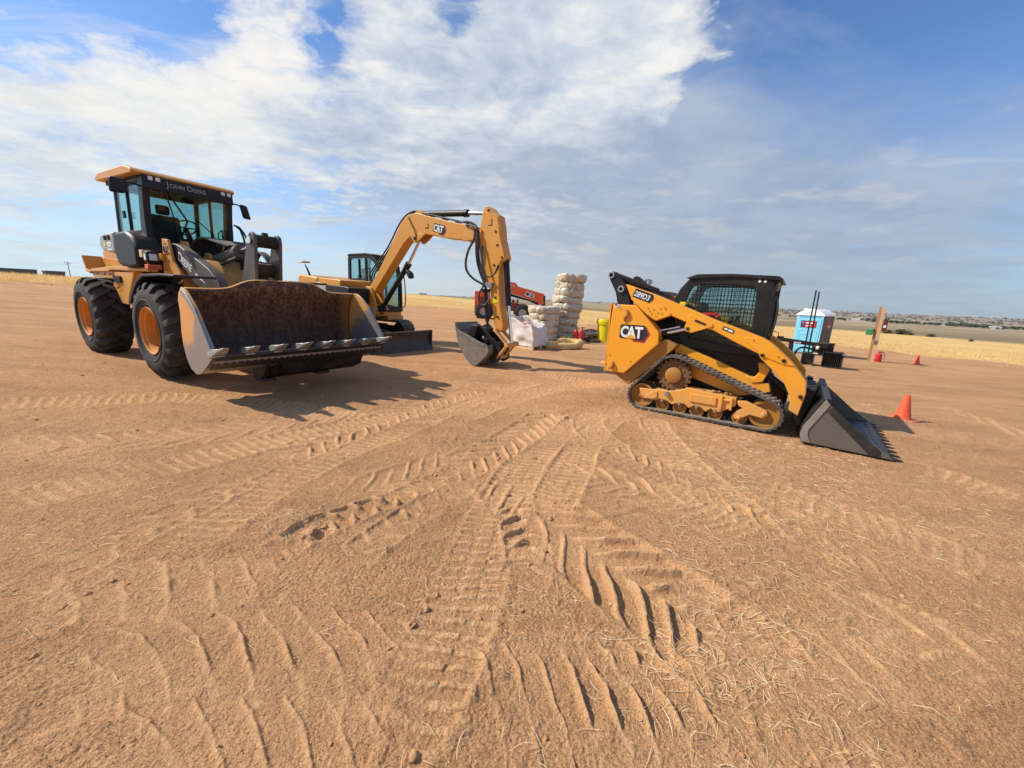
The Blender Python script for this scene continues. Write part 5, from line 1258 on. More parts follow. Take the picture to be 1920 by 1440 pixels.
# ---------------- portable toilet
def toilet():
    P = (15.0, 19.55); z = zg(*P)-.03
    T = Thing('portable_toilet', 'light blue portable toilet with white domed roof and dark side wall', 'portable toilet', P, -58, (0, 0, z))
    w, d, h = .56, .60, 2.02
    T.part(MB().box(-w, w, -d, d, z+.10, z+h).box(-w-.03, w+.03, -d-.05, d+.03, z, z+.10), 'wall', [M['brown']], bevel=.015)
    T.part(MB().box(-w+.0, w, -d-.025, -d-.002, z+.10, z+h), 'door_frame', M['blue'], bevel=.01)
    dr = T.part(MB().box(-w+.07, w-.07, -d-.05, -d-.027, z+.13, z+h-.22), 'door', M['blue'], bevel=.008)
    mb = MB().ring([(-.42, z+1.72), (.42, z+1.72), (.42, z+1.32), (-.42, z+1.32)], [(-.40, z+1.70), (.40, z+1.70), (.40, z+1.34), (-.40, z+1.34)], -d-.058, -d-.051)
    for x0, x1, z0, z1 in ((-.40, .10, .2, 1.22), (.14, .40, .2, 1.22), (-.32, .04, .32, 1.02)):
        mb.ring([(x0, z+z1), (x1, z+z1), (x1, z+z0), (x0, z+z0)], [(x0+.025, z+z1-.025), (x1-.025, z+z1-.025), (x1-.025, z+z0+.025), (x0+.025, z+z0+.025)], -d-.064, -d-.052)
    T.part(mb, 'door_moulding', M['blue'], dr, bevel=.004)
    T.part(MB().box(-.46, -.05, -d-.034, -d-.026, z+h-.18, z+h-.05).box(.05, .46, -d-.034, -d-.026, z+h-.18, z+h-.05), 'vent_panel', M['blued'])
    sg = T.part(MB().box(-.33, .32, -d-.072, -d-.066, z+1.36, z+1.68), 'sign', M['decalred'], dr)
    T.part(MB().box(-.33, -.15, -d-.077, -d-.073, z+1.36, z+1.68), 'sign_square', M['purple'], sg)
    T.part(MB().box(-.12, .20, -d-.077, -d-.073, z+1.55, z+1.60).box(-.12, .10, -d-.077, -d-.073, z+1.42, z+1.46).box(-.26, -.22, -d-.081, -d-.078, z+1.57, z+1.61), 'sign_print', M['white'], sg, split=True)
    s2 = T.part(MB().box(w+.002, w+.008, -.25, .30, z+1.34, z+1.66), 'side_sign', M['decalred'])
    T.part(MB().box(w+.009, w+.013, -.0, .2, z+1.40, z+1.48), 'side_sign_print', M['white'], s2)
    mb = MB()
    for y0, y1, z0, z1 in ((-.45, -.05, .25, 1.2), (.05, .45, .25, 1.2), (-.45, .45, 1.75, 1.95)):
        mb.box(w, w+.012, y0, y1, z+z0, z+z1)
    T.part(mb, 'side_moulding', M['brown'], bevel=.006, split=True)
    n = 20; prof = [(-w-.05+(2*w+.10)*i/n, z+h-.06+.30*math.sin(math.pi*i/n)**.8) for i in range(n+1)]
    T.part(MB().prism(prof+[(w+.05, z+h-.09), (-w-.05, z+h-.09)], -d-.06, d+.05), 'roof', M['roofw'], bevel=.01)
    T.part(MB().box(-.46, -.30, -.3, -.12, z+h+.10, z+h+.25), 'vent_stack', M['roofw'], bevel=.01)
toilet()

# ---------------- timber post with boxes
def post():
    P = (17.03, 18.23); h = facing(*P); z = zg(*P)
    T = Thing('timber_post', 'tall upright post of two rough timbers at the field edge', 'post', P, h, (0, 0, z))
    T.part(MB().box(-.17, -.06, .02, .13, z-.1, 1.98), 'timber', M['wood'], bevel=.006)
    T.part(MB().box(-.055, .07, -.03, .10, z-.1, 1.93), 'timber', M['postw'], bevel=.006)
    T.part(MB().box(-.058, .073, -.033, .103, .24, .44), 'dark_stain', M['pole'])
    T2 = Thing('green_box', 'small green plastic box fixed to the left side of the timber post', 'box', P, h, (-.3, 0, .68))
    T2.part(MB().box(-.44, -.18, -.12, .10, .68, .95), 'box_shell', M['green'], bevel=.03)
    T2.part(MB().box(-.19, -.172, -.05, .05, .80, .98), 'bracket', M['blk'])
    T3 = Thing('red_case', 'dark red first aid case hung on the right side of the timber post', 'case', P, h, (.15, 0, .9))
    T3.part(MB().box(.075, .24, -.14, .12, .92, 1.36), 'case_shell', M['maroon'], bevel=.03)
    T3.part(MB().box(.12, .20, -.147, -.14, 1.05, 1.16), 'case_print', M['white'])
    T3.part(MB().tube([(.11, -.02, 1.36), (.12, -.02, 1.42), (.19, -.02, 1.42), (.20, -.02, 1.36)], .012, 6), 'handle', M['blk'])
post()

# ---------------- loader attachments
def attachments():
    P = (10.92, 13.96); h = facing(*P); z = zg(*P)
    T = Thing('bucket_attachment', 'short black toothed bucket attachment lying on the dirt near the blue toilet', 'attachment', P, h, (.5, .3, z))
    pr = [(0, z), (.03, z+.5), (.10, z+.52), (.62, z+.47), (.60, z)]
    mb = MB().box(.27, .84, .62, .65, z, .25)
    for x0, x1 in ((.255, .275), (.80, .835)): mb.prism([(.0, z-.0), (.62, z), (.62, .25), (.20, .25)], x0, x1, 'x')
    mb.box(.27, .82, .0, .62, z, z+.025).box(.27, .82, .16, .66, .22, .262)
    b = T.part(mb, 'bucket_shell', M['bsteel'], bevel=.008)
    mb = MB()
    for i in range(9): mb.box(.30+.058*i, .318+.058*i, .12, .60, z+.03, .22)
    T.part(mb, 'rib', M['blkm'], b)
    T.part(MB().box(.25, .52, .30, .62, .265, .54).box(.24, .56, .28, .64, .54, .56), 'top_plate', M['dgrey'], bevel=.015)
    T.part(MB().box(.78, .87, .08, .12, .19, .23), 'corner_pin', M['steel'], b)
    T = Thing('trencher_attachment', 'black machine attachment with two tall upright bars and a long boom before the blue toilet', 'attachment', P, h, (-.3, .3, z))
    mb = MB()
    for x0, x1 in ((-.36, -.33), (.0, .03)): mb.prism([(.0, z), (.55, z), (.55, .12), (.2, .14)], x0, x1, 'x')
    mb.box(-.34, .02, .25, .55, z+.02, .12).box(-.36, .10, .10, .6, .12, .17)
    T.part(mb, 'frame', M['bsteel'], bevel=.008)
    mb = MB()
    mb.bar((-.315, .25, .10), (-.32, .27, 2.42), .045, .035, (0, 1, 0)); T.part(mb, 'upright_bar', M['blk'])
    mb = MB(); mb.bar((-.18, .25, .10), (-.225, .27, 2.36), .045, .035, (0, 1, 0)); T.part(mb, 'upright_bar', M['blk'])
    b = T.part(MB().bar((-1.16, .10, .60), (.36, .14, .46), .10, .14).box(-1.22, -1.0, .03, .2, .55, .70), 'boom', M['blk'], bevel=.01)
    mb = MB()
    for k in range(6): mb.box(-.66+.036*k, -.637+.036*k, .043, .047, .495, .54)
    T.part(mb, 'boom_print', M['white'], b)
    T.part(MB().tube([(-1.16, .1, .66), (-1.2, .1, .84), (-1.36, .1, .85)], .016, 6), 'lever', M['blk'])
    T.part(MB().bar((-.74, .15, .50), (-.70, .15, z+.0), .14, .14).box(-.83, -.62, .05, .35, z, z+.04), 'leg', M['blk'], bevel=.008)
    mb = MB().tube([(-.58, .2, z+.05), (-.58, .2, .15), (-.46, .2, .33), (-.30, .2, .36), (-.1, .25, .3)], .035, 8, smooth=2)
    for k in range(3): mb.tube([(-.1, .1+.1*k, .35), (.05, .1+.1*k, .55+.03*k), (.2, .15+.1*k, .45), (.3, .2, .3)], .025, 8, smooth=2)
    T.part(mb, 'hose', M['hose'])
    mb = MB().cyl((.0, .12, .36), (.16, .12, .34), .09, n=16).box(-.1, .24, .2, .45, .2, .48).cyl((-.05, .15, .22), (.2, .12, .20), .05).box(-.12, .36, .12, .4, .50, .56)
    T.part(mb, 'motor', M['blkm'], bevel=.01)
    T.part(MB().cyl((.02, .04, .39), (.10, .02, .38), .07, n=14).box(-.04, .10, .05, .08, .16, .20), 'fitting', M['lens'])
    T.part(MB().prism([(-.62, -.30), (-.30, -.40), (-.26, -.34), (-.5, -.20)], .0, .25).box(-.55, -.40, -.02, .0, -.36, -.30), 'foot_pad', M['dgrey'])
attachments()
# ================================================================== ground
def vnoise(x, y, seed=0):
    xi = np.floor(x).astype(np.int64); yi = np.floor(y).astype(np.int64); fx = x-xi; fy = y-yi
    fx = fx*fx*fx*(fx*(fx*6-15)+10); fy = fy*fy*fy*(fy*(fy*6-15)+10)
    def h(a, b):
        n = (a*374761393+b*668265263+seed*1442695041) & 0xffffffff
        n = ((n ^ (n >> 13))*1274126177) & 0xffffffff
        n = n ^ (n >> 16)
        return (n & 0xffff)/32767.5-1
    return (h(xi, yi)*(1-fx)+h(xi+1, yi)*fx)*(1-fy)+(h(xi, yi+1)*(1-fx)+h(xi+1, yi+1)*fx)*fy
def fbm(x, y, oct=4, seed=0, gain=.5):
    a, s, t = 1.0, 0.0, 0.0
    for o in range(oct):
        s = s+a*vnoise(x*2**o+o*17.3, y*2**o-o*9.1, seed+o); t += a; a *= gain
    return s/t
def smooth(a, b, x):
    t = np.clip((x-a)/(b-a), 0, 1); return t*t*(3-2*t)
AZ_B = np.array([-180, -60, -52.7, -48, -30, -20, -15, -9, 0, 10.5, 22, 32, 39, 43, 47.6, 52.5, 60, 180.])
R_B = np.array([43, 43, 41.5, 43, 44, 43, 42, 45, 36, 30, 29, 31, 36, 36.5, 35.5, 38, 40, 43.])
def field_r(az): return np.interp(az, AZ_B, R_B)
def base_z(x, y):
    xl = np.clip(x, -45, 0); zl = .045*(np.sqrt(xl*xl+1)-1)
    xr = np.clip(x, 0, 14); zr = -.01*xr-.0014*xr*xr-.04*(np.clip(x, 14, 60)-14)
    z = zl+zr
    r = np.hypot(x, y); az = np.degrees(np.arctan2(x, y))
    right = smooth(0, 45, az)
    zA = -1.6-10.5*right                                  # the valley floor beyond the field
    zB = 1.2+.8*right                                     # far rise to the horizon
    left = smooth(-25, -50, az)
    t1 = smooth(55+70*smooth(30, -10, az), 650, r)
    t2 = smooth(900, 3600, r)
    z = z*(1-t1)+(zA*(1-left)+5.2*left)*t1
    z = z*(1-t2)+zB*t2
    return z
TR = {
 'C1': ([(-0.55, 1.01), (-0.42, 1.21), (-0.33, 1.42), (-0.22, 1.86), (-0.13, 2.47), (-0.01, 3.19), (0.27, 4.09), (0.86, 5.22), (2.14, 6.46)], 0.42, 'bar', 0.085, 0.013, 0),
 'C2': ([(-2.14, 2.08), (-2.11, 2.37), (-2.01, 3.06), (-1.76, 3.76), (-1.29, 4.73), (-0.55, 6.45), (0.57, 8.05)], 0.42, 'bar', 0.09, 0.013, 0),
 'C3': ([(1.89, 2.57), (1.67, 3.27), (1.4, 4.01), (1.08, 4.82), (1.16, 5.66), (2.18, 6.57)], 0.42, 'bar', 0.09, 0.013, 0),
 'C4': ([(2.22, 6.0), (2.01, 4.67), (1.99, 3.51), (2.15, 2.73)], 0.4, 'bar', 0.11, 0.016, 0),
 'C5': ([(0.25, 2.7), (0.56, 3.46), (0.86, 4.33), (1.36, 5.43), (2.19, 6.3)], 0.4, 'bar', 0.085, 0.012, 0),
 'L1': ([(1.44, 1.21), (1.22, 1.58), (1.06, 1.87), (0.8, 2.15), (0.52, 2.52), (0.22, 2.94), (-0.07, 3.51)], 0.70, 'lug', 0.20, 0.036, 46),
 'L2': ([(2.76, 2.25), (2.61, 2.57), (2.33, 2.86), (2.04, 3.3), (1.75, 3.98), (1.37, 4.57)], 0.55, 'lug', 0.2, 0.032, 48),
 'L3': ([(1.76, 2.96), (1.33, 3.28), (0.88, 3.5), (0.37, 3.68)], 0.5, 'lug', 0.2, 0.022, -42),
 'L4': ([(0.05, 1.88), (0.19, 2.21), (0.15, 2.63), (0.04, 3.1)], 0.3, 'lug', 0.17, 0.03, 30),
 'R1': ([(-0.3, 1.28), (0.06, 1.31), (0.38, 1.35), (0.76, 1.35), (1.12, 1.32), (1.46, 1.24), (1.81, 1.16)], 0.62, 'ridge', 0.125, 0.0278, 8),
 'R2': ([(-1.93, 1.26), (-1.65, 1.4), (-1.24, 1.5), (-0.77, 1.52), (-0.29, 1.42)], 0.52, 'ridge', 0.180, 0.0155, 42),
 'R3': ([(-2.52, 1.5), (-2.28, 1.76), (-1.87, 1.88), (-1.26, 1.82)], 0.5, 'ridge', 0.228, 0.0119, 38),
 'R4': ([(-1.57, 0.96), (-1.17, 1.11), (-0.68, 1.12), (-0.33, 1.05)], 0.4, 'ridge', 0.168, 0.0131, 42),
 'R5': ([(0.86, 1.68), (1.35, 1.71), (1.78, 1.61), (2.16, 1.47)], 0.4, 'ridge', 0.170, 0.0148, 15),
 'N1': ([(-2.33, 3.27), (-2.1, 3.99), (-1.77, 4.72), (-1.39, 5.73), (-0.6, 7.04)], 0.5, 'lug', 0.2, 0.026, 45),
 'J1': ([(-0.76, 3.31), (-0.31, 3.87), (0.16, 4.68), (0.69, 5.87)], 0.52, 'lug', 0.19, 0.028, 45),
 'J2': ([(-1.39, 2.92), (-0.96, 3.29), (-0.54, 3.84)], 0.5, 'lug', 0.2, 0.022, -45),
 'P1': ([(-1.53, 2.06), (-1.4, 2.37), (-1.22, 2.64), (-0.95, 2.94), (-0.49, 3.52)], 0.26, 'lug', 0.17, 0.036, 20),
 'P2': ([(-1.03, 2.1), (-0.88, 2.46), (-0.66, 2.85), (-0.27, 3.37)], 0.26, 'lug', 0.17, 0.028, -20),
 'K1': ([(-2.59, 1.59), (-2.49, 2.04), (-2.38, 2.47), (-2.26, 3.17)], 0.3, 'lug', 0.25, 0.018, 30),
 'K2': ([(-4.84, 3.26), (-3.8, 3.63), (-2.79, 4.37), (-1.92, 5.57)], 0.5, 'lug', 0.21, 0.018, 45),
 'K3': ([(-6.22, 4.28), (-5.29, 4.82), (-4.14, 5.33), (-1.81, 4.83)], 0.45, 'bar', 0.11, 0.012, 0),
 'K4': ([(-3.63, 2.36), (-3.31, 2.89), (-2.83, 3.55), (-2.1, 4.54), (-0.83, 5.87)], 0.42, 'bar', 0.1, 0.012, 0),
 'M1': ([(-0.79, 5.06), (0.2, 6.8), (1.83, 8.09), (2.58, 8.28)], 0.42, 'bar', 0.1, 0.014, 0),
 'M2': ([(0.49, 8.92), (1.65, 8.32), (2.3, 7.7)], 0.42, 'bar', 0.1, 0.014, 0),
 'H1': ([(4.77, 4.4), (5.06, 4.02), (5.1, 3.45)], 0.4, 'bar', 0.12, 0.018, 0),
 'H2': ([(2.46, 3.68), (2.89, 3.11), (3.29, 2.76), (3.53, 2.26)], 0.42, 'bar', 0.11, 0.01, 0),
 'H3': ([(1.79, 2.0), (2.19, 1.9), (2.44, 1.71), (2.6, 1.49)], 0.45, 'lug', 0.22, 0.012, 40),
 'H4': ([(9.18, 8.15), (8.93, 6.97), (8.31, 5.76)], 0.42, 'bar', 0.12, 0.012, 0),
}
ALLTR = TR
def chaikin(P, n):
    P = np.array(P, float)
    for _ in range(n):
        Q = np.empty((2*len(P), 2)); Q[0] = P[0]; Q[-1] = P[-1]
        Q[1:-1:2] = P[:-1]*.75+P[1:]*.25; Q[2:-1:2] = P[:-1]*.25+P[1:]*.75
        P = Q
    return P
def detail(x, y):
    """clods, grain and machine tracks; also returns a paleness mask: churned dusty soil plus painted tread shading"""
    r = np.hypot(x, y)
    near = 1-smooth(18, 32, r)
    d = .016*fbm(x*.9, y*.9, 3, 3)+.008*fbm(x*3.5, y*3.5, 3, 7)
    fine = (.0065*fbm(x*11, y*11, 3, 13)+.0055*np.abs(fbm(x*30, y*30, 2, 17))+.0035*vnoise(x*85, y*85, 19)*(1-smooth(2.2, 4, r)))*(1-smooth(5, 14, r))
    lump = np.maximum(0, vnoise(x*9, y*9, 23)-.66)*.05*(1-smooth(8, 20, r))*(vnoise(x*.8, y*.8, 29) > -.1)
    # wind and wheel streaks lying across the yard farther out
    st = np.maximum(0, vnoise(x*.55+y*.2, y*2.4, 31))*.035*smooth(4.5, 10, r)*(1-smooth(30, 44, r))
    u = x*.90+y*.43; v = -x*.43+y*.90
    for fu, fv, am, sd2, th in ((1.1, 8.0, .020, 33, .12), (2.2, 15, .012, 37, .1)):
        q = vnoise(u*fu+.6*vnoise(v*2, u, sd2+2), v*fv, sd2)
        d = d+np.maximum(0, q-th)*am*np.clip(fbm(x*.45, y*.45, 2, sd2+1)*1.6+.45, 0, 1)*smooth(1.6, 2.8, r)*(1-smooth(9, 16, r))
    d = d+fine+lump+st
    dust = np.zeros_like(x)
    wx = x+.035*fbm(x*1.6, y*1.6, 2, 41); wy = y+.035*fbm(x*1.6, y*1.6, 2, 43)
    for key, (pl, w, kind, pitch, amp, ang) in ALLTR.items():
        P = chaikin(pl, 2); lo = P.min(0)-w; hi = P.max(0)+w
        idx = np.nonzero((x > lo[0]) & (x < hi[0]) & (y > lo[1]) & (y < hi[1]))[0]
        if not len(idx): continue
        X, Y = wx[idx], wy[idx]
        best = np.full(len(idx), 9.0); S_ = np.zeros(len(idx)); T_ = np.zeros(len(idx)); s0 = 0.0
        for a, b in zip(P[:-1], P[1:]):
            ab = b-a; Ls = np.hypot(*ab)
            if Ls < 1e-6: continue
            u = ab/Ls; px, py = X-a[0], Y-a[1]
            s = np.clip(px*u[0]+py*u[1], 0, Ls); dx, dy = px-s*u[0], py-s*u[1]
            dd = np.hypot(dx, dy); sgn = np.sign(u[0]*py-u[1]*px)
            k = dd < best
            best[k] = dd[k]; S_[k] = s0+s[k]; T_[k] = (sgn*dd)[k]; s0 += Ls
        inside = 1-smooth(w*.46, w*.54, best)
        endf = smooth(0, .35, S_)*(1-smooth(s0-.35, s0, S_))
        sd_ = sum(map(ord, key))
        nz = np.clip(.85+.75*fbm(x[idx]*1.5, y[idx]*1.5, 2, 50+sd_), .25, 1.2)*endf
        T2 = T_+.012*vnoise(S_*7, T_*7, 64)
        if kind == 'bar':
            ph = ((S_+T_*.16+.012*vnoise(T_*9, S_*4, 62))/pitch) % 1.0
            bar = smooth(.04, .14, ph)*(1-smooth(.42, .54, ph))
            gap = .35+.65*smooth(.012, .03, np.abs(np.abs(T2)-w*.17))     # the three lug rows of a rubber track
            wob = np.clip(.85+.5*vnoise(S_*9, T_*11, 61), .3, 1.2)
            h = (bar*amp*gap*wob-.008)*inside
            edge = .6+.8*np.clip(vnoise(S_*9, T_*3, 73)+.2, 0, 1)
        elif kind == 'ridge':
            ph = ((S_+T_*math.tan(R(ang))+.35*np.maximum(0, np.abs(T_+.05)-.13)+.05*vnoise(S_*2.2, T_*3.5, 66)+.014*vnoise(S_*9, T_*12, 65))/pitch) % 1.0
            bar = np.exp(-((ph-.42)/np.where(ph < .42, .11, .075))**2)
            wob = np.clip(.40+1.3*vnoise(S_*4.3, T_*6.5, 68), .0, 1.35)
            h = (bar*amp*wob-.008)*inside
            edge = .3
        else:
            k = math.tan(R(ang)); half = (T2 > 0)*.5
            ph = ((S_+np.abs(T2)*k+.02*vnoise(S_*4, T_*4, 63))/pitch+half) % 1.0
            bar = smooth(.02, .16, ph)*(1-smooth(.24, .44, ph))
            reach = smooth(.01, .04, np.abs(T2))*.75+.25
            wob = np.clip(.8+.7*vnoise(S_*5, T_*5, 67), .2, 1.3)
            h = (bar*amp*reach*wob-.5*amp)*inside
            edge = .5+.7*np.clip(vnoise(S_*5, T_*3, 73), -.3, 1)
        berm = np.exp(-((best-w*.53)/(.055*w+.008))**2)*(.35*amp+.006)*edge
        d[idx] = d[idx]*(1-.45*inside*np.clip(nz, 0, 1))+(h+berm)*nz
        dust[idx] = np.maximum(dust[idx], (inside*(.25+.75*bar)+.3*(berm > .004))*np.clip(nz*1.1, 0, 1))  # dusty track soil, with bar tops paler and grooves darker as painted shading
    # torn-up clod with straw beside it
    q = np.hypot((x+1.60)/1.3, y-2.50); d += .035*np.exp(-(q/.12)**2)
    q = np.hypot(x+1.38, y-2.42); d += .03*np.exp(-(q/.05)**2)-.018*np.exp(-(np.hypot(x+1.30, y-2.36)/.05)**2)
    # ground stays level under the machines
    for (mx, my, hd, x0, x1, y0, y1, g) in ((2.34, 6.34, -36, -.4, 3.0, -.12, 2.1, -.082), (-5.9, 6.2, -30, -3.5, 1.0, -.1, 2.4, None), (-.9, 9.35, -33, -.6, .5, 0, 1.0, None)):
        c, s = math.cos(R(hd)), math.sin(R(hd)); lx = (x-mx)*c+(y-my)*s; ly = -(x-mx)*s+(y-my)*c
        m = smooth(x0-.15, x0+.05, lx)*(1-smooth(x1-.05, x1+.15, lx))*smooth(y0-.12, y0+.05, ly)*(1-smooth(y1-.05, y1+.12, ly))
        d *= 1-.85*m
    return d*near, dust
def skid_level(x, y, z):
    c, s = math.cos(R(-36)), math.sin(R(-36)); lx = (x-2.34)*c+(y-6.34)*s; ly = -(x-2.34)*s+(y-6.34)*c
    m = smooth(-1.2, -.3, lx)*(1-smooth(3.1, 4.2, lx))*smooth(-1.0, -.15, ly)*(1-smooth(2.2, 3.2, ly))
    return z*(1-m)-.088*m

def ground():
    az = np.concatenate([np.linspace(-180, -62, 40)[:-1], np.linspace(-62, 62, 1060), np.linspace(62, 180, 40)[1:-1]])
    rr = 1/np.arange(1/.98, 1/60., -.00105)
    r2 = np.concatenate([[.3, .55, .8], rr, np.geomspace(62, 30000, 110)])
    A, Rr = np.meshgrid(np.radians(az), r2)
    x = (Rr*np.sin(A)).ravel(); y = (Rr*np.cos(A)).ravel()
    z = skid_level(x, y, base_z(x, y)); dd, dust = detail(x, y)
    azd = np.degrees(A).ravel(); r = Rr.ravel()
    rb = field_r(azd)+1.6*fbm(x*.35, y*.35, 3, 81)
    field = smooth(-.6, 1.0, r-rb)
    # low broken berm where the dirt meets the field
    berm = np.exp(-((r-rb+.8)/.9)**2)*(.10+.16*np.clip(fbm(x*.9, y*.9, 3, 83), 0, 1))
    z = z+dd+berm+field*(.05+.05*vnoise(x*.5, y*.5, 85))*(1-smooth(60, 90, r))
    crest = np.interp(azd, [-60, -12, 5, 20, 40, 55], [150, 165, 110, 110, 122, 105])
    olive = smooth(-6, 6, r-crest-5*fbm(x*.05, y*.05, 2, 87))
    nr, na = len(r2), len(az)
    i, j = np.meshgrid(np.arange(nr-1), np.arange(na), indexing='ij')
    jn = (j+1) % na
    F = np.stack([i*na+j, i*na+jn, (i+1)*na+jn, (i+1)*na+j], -1).reshape(-1, 4)[:, ::-1]
    nv = len(x)
    V = np.stack([x, y, z], 1); V = np.vstack([V, [[0, 0, z[0]]]])
    k = np.arange(na); T3 = np.stack([np.full(na, nv), k, (k+1) % na], 1)[:, ::-1]
    me = bpy.data.meshes.new('ground')
    me.vertices.add(len(V)); me.vertices.foreach_set('co', V.astype(np.float32).ravel())
    nl = F.size+T3.size
    me.loops.add(nl); me.loops.foreach_set('vertex_index', np.concatenate([F.ravel(), T3.ravel()]).astype(np.int32))
    me.polygons.add(len(F)+len(T3))
    st = np.concatenate([np.arange(len(F))*4, F.size+np.arange(len(T3))*3]).astype(np.int32)
    me.polygons.foreach_set('loop_start', st)
    me.polygons.foreach_set('use_smooth', np.ones(len(F)+len(T3), bool))
    me.update(calc_edges=True); me.validate()
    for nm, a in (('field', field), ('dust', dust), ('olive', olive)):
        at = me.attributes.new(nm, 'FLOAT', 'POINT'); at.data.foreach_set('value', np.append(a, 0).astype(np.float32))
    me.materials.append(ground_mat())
    o = bpy.data.objects.new('ground', me); col.objects.link(o); o['kind'] = 'structure'
    return o
def ground_mat():
    m, nt, out = nodes('dry_soil_and_field')
    L_ = nt.links
    geo = N(nt, 'ShaderNodeNewGeometry'); P = geo.outputs['Position']
    def at(n): a = N(nt, 'ShaderNodeAttribute', attribute_name=n); return a.outputs['Fac']
    n1 = tex(nt, .55, 5, .6, P); n2 = tex(nt, 5, 6, .65, P); n3 = tex(nt, 55, 5, .7, P); n4 = tex(nt, 260, 3, .7, P)
    soil = mix(nt, ramp(nt, math_(nt, 'ADD', math_(nt, 'MULTIPLY', n1, .55), math_(nt, 'MULTIPLY', n2, .45)), [(.33, 0.0), (.66, 1.0)]).outputs[0], (.52, .252, .108), (.755, .412, .20))
    mp = N(nt, 'ShaderNodeMapping'); mp.inputs['Scale'].default_value = (.22, 1.3, 1); mp.inputs['Rotation'].default_value = (0, 0, -.25); L_.new(P, mp.inputs[0])
    soil = mix(nt, ramp(nt, tex(nt, 1.1, 6, .68, mp.outputs[0]), [(.40, .50), (.54, 0.0)]).outputs[0], soil, (.34, .162, .07))
    soil = mix(nt, math_(nt, 'MULTIPLY', ramp(nt, n3, [(.42, 0.0), (.60, 1.0)]).outputs[0], .60), soil, (.36, .160, .068))
    soil = mix(nt, math_(nt, 'MULTIPLY', ramp(nt, n4, [(.50, 0.0), (.62, 1.0)]).outputs[0], .62), soil, (.95, .64, .35))
    soil = mix(nt, math_(nt, 'MULTIPLY', ramp(nt, tex(nt, 120, 3, .65, P), [(.36, 1.0), (.47, 0.0)]).outputs[0], .8), soil, (.15, .066, .030))  # dark specks painted in as shaded gaps between the grains
    soil = mix(nt, math_(nt, 'MULTIPLY', at('dust'), .5), soil, (.88, .515, .255))  # pale churned soil together with the shading painted on the tread bars
    # bits of chaff lying about: thin stretched noise in two directions
    for ang, sc, am in ((.5, 34, .5), (-.7, 40, .45), (1.5, 30, .4)):
        mp = N(nt, 'ShaderNodeMapping', vector_type='POINT'); mp.inputs['Rotation'].default_value = (0, 0, ang); mp.inputs['Scale'].default_value = (.10, 1, 1)
        L_.new(P, mp.inputs[0])
        ns = tex(nt, sc, 2, .5, mp.outputs[0], 1.2)
        f = ramp(nt, ns, [(.66, 0.0), (.72, 1.0)]).outputs[0]
        patch = ramp(nt, tex(nt, .8, 3, .6, P), [(.38, .15), (.62, 1.0)]).outputs[0]
        soil = mix(nt, math_(nt, 'MULTIPLY', math_(nt, 'MULTIPLY', f, patch), am), soil, (.80, .52, .23))
    # field of dry straw
    mp = N(nt, 'ShaderNodeMapping'); mp.inputs['Scale'].default_value = (1, 1, .1); L_.new(P, mp.inputs[0])
    s1 = tex(nt, .12, 4, .6, P); s2 = tex(nt, 1.6, 6, .7, P); s3 = tex(nt, 18, 3, .7, P)
    straw = mix(nt, ramp(nt, math_(nt, 'ADD', math_(nt, 'MULTIPLY', s1, .45), math_(nt, 'MULTIPLY', s2, .55)), [(.32, 0.0), (.68, 1.0)]).outputs[0], (.62, .385, .14), (.84, .56, .24))
    straw = mix(nt, math_(nt, 'MULTIPLY', ramp(nt, s3, [(.4, 0.0), (.7, 1.0)]).outputs[0], .35), straw, (.30, .18, .07))
    # far fields lie in bands, roughly along the view of the plain
    sep = N(nt, 'ShaderNodeSeparateXYZ'); L_.new(P, sep.inputs[0])
    ln = N(nt, 'ShaderNodeVectorMath', operation='LENGTH'); L_.new(P, ln.inputs[0])
    lg = math_(nt, 'LOGARITHM', ln.outputs['Value'], 10.0)
    cb = N(nt, 'ShaderNodeCombineXYZ'); L_.new(math_(nt, 'MULTIPLY', lg, 9.0), cb.inputs[0])
    L_.new(math_(nt, 'MULTIPLY', math_(nt, 'ARCTAN2', sep.outputs[0], sep.outputs[1]), 1.6), cb.inputs[1])
    band = tex(nt, 2.6, 3, .5, cb.outputs[0])
    far = ramp(nt, band, [(.30, (.20, .145, .085)), (.42, (.30, .225, .13)), (.50, (.46, .34, .19)), (.58, (.235, .18, .105)), (.70, (.50, .37, .22))]).outputs[0]
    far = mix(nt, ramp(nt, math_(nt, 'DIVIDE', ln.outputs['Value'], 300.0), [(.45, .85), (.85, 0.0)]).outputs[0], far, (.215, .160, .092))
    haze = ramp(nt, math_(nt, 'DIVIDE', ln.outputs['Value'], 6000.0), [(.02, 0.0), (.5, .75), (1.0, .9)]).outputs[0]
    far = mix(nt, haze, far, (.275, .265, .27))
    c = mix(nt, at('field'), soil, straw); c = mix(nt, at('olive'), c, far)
    b = N(nt, 'ShaderNodeBsdfPrincipled'); b.inputs['Roughness'].default_value = .92; b.inputs['Specular IOR Level'].default_value = .12
    L_.new(c, b.inputs['Base Color'])
    hs = math_(nt, 'ADD', math_(nt, 'MULTIPLY', n3, .65), math_(nt, 'ADD', math_(nt, 'MULTIPLY', n4, .22), math_(nt, 'MULTIPLY', tex(nt, 16, 5, .7, P), 1.2)))
    bp = N(nt, 'ShaderNodeBump'); bp.inputs['Strength'].default_value = .9; bp.inputs['Distance'].default_value = .03
    L_.new(hs, bp.inputs['Height']); L_.new(bp.outputs[0], b.inputs['Normal'])
    L_.new(b.outputs[0], out.inputs[0])
    return m
ground()

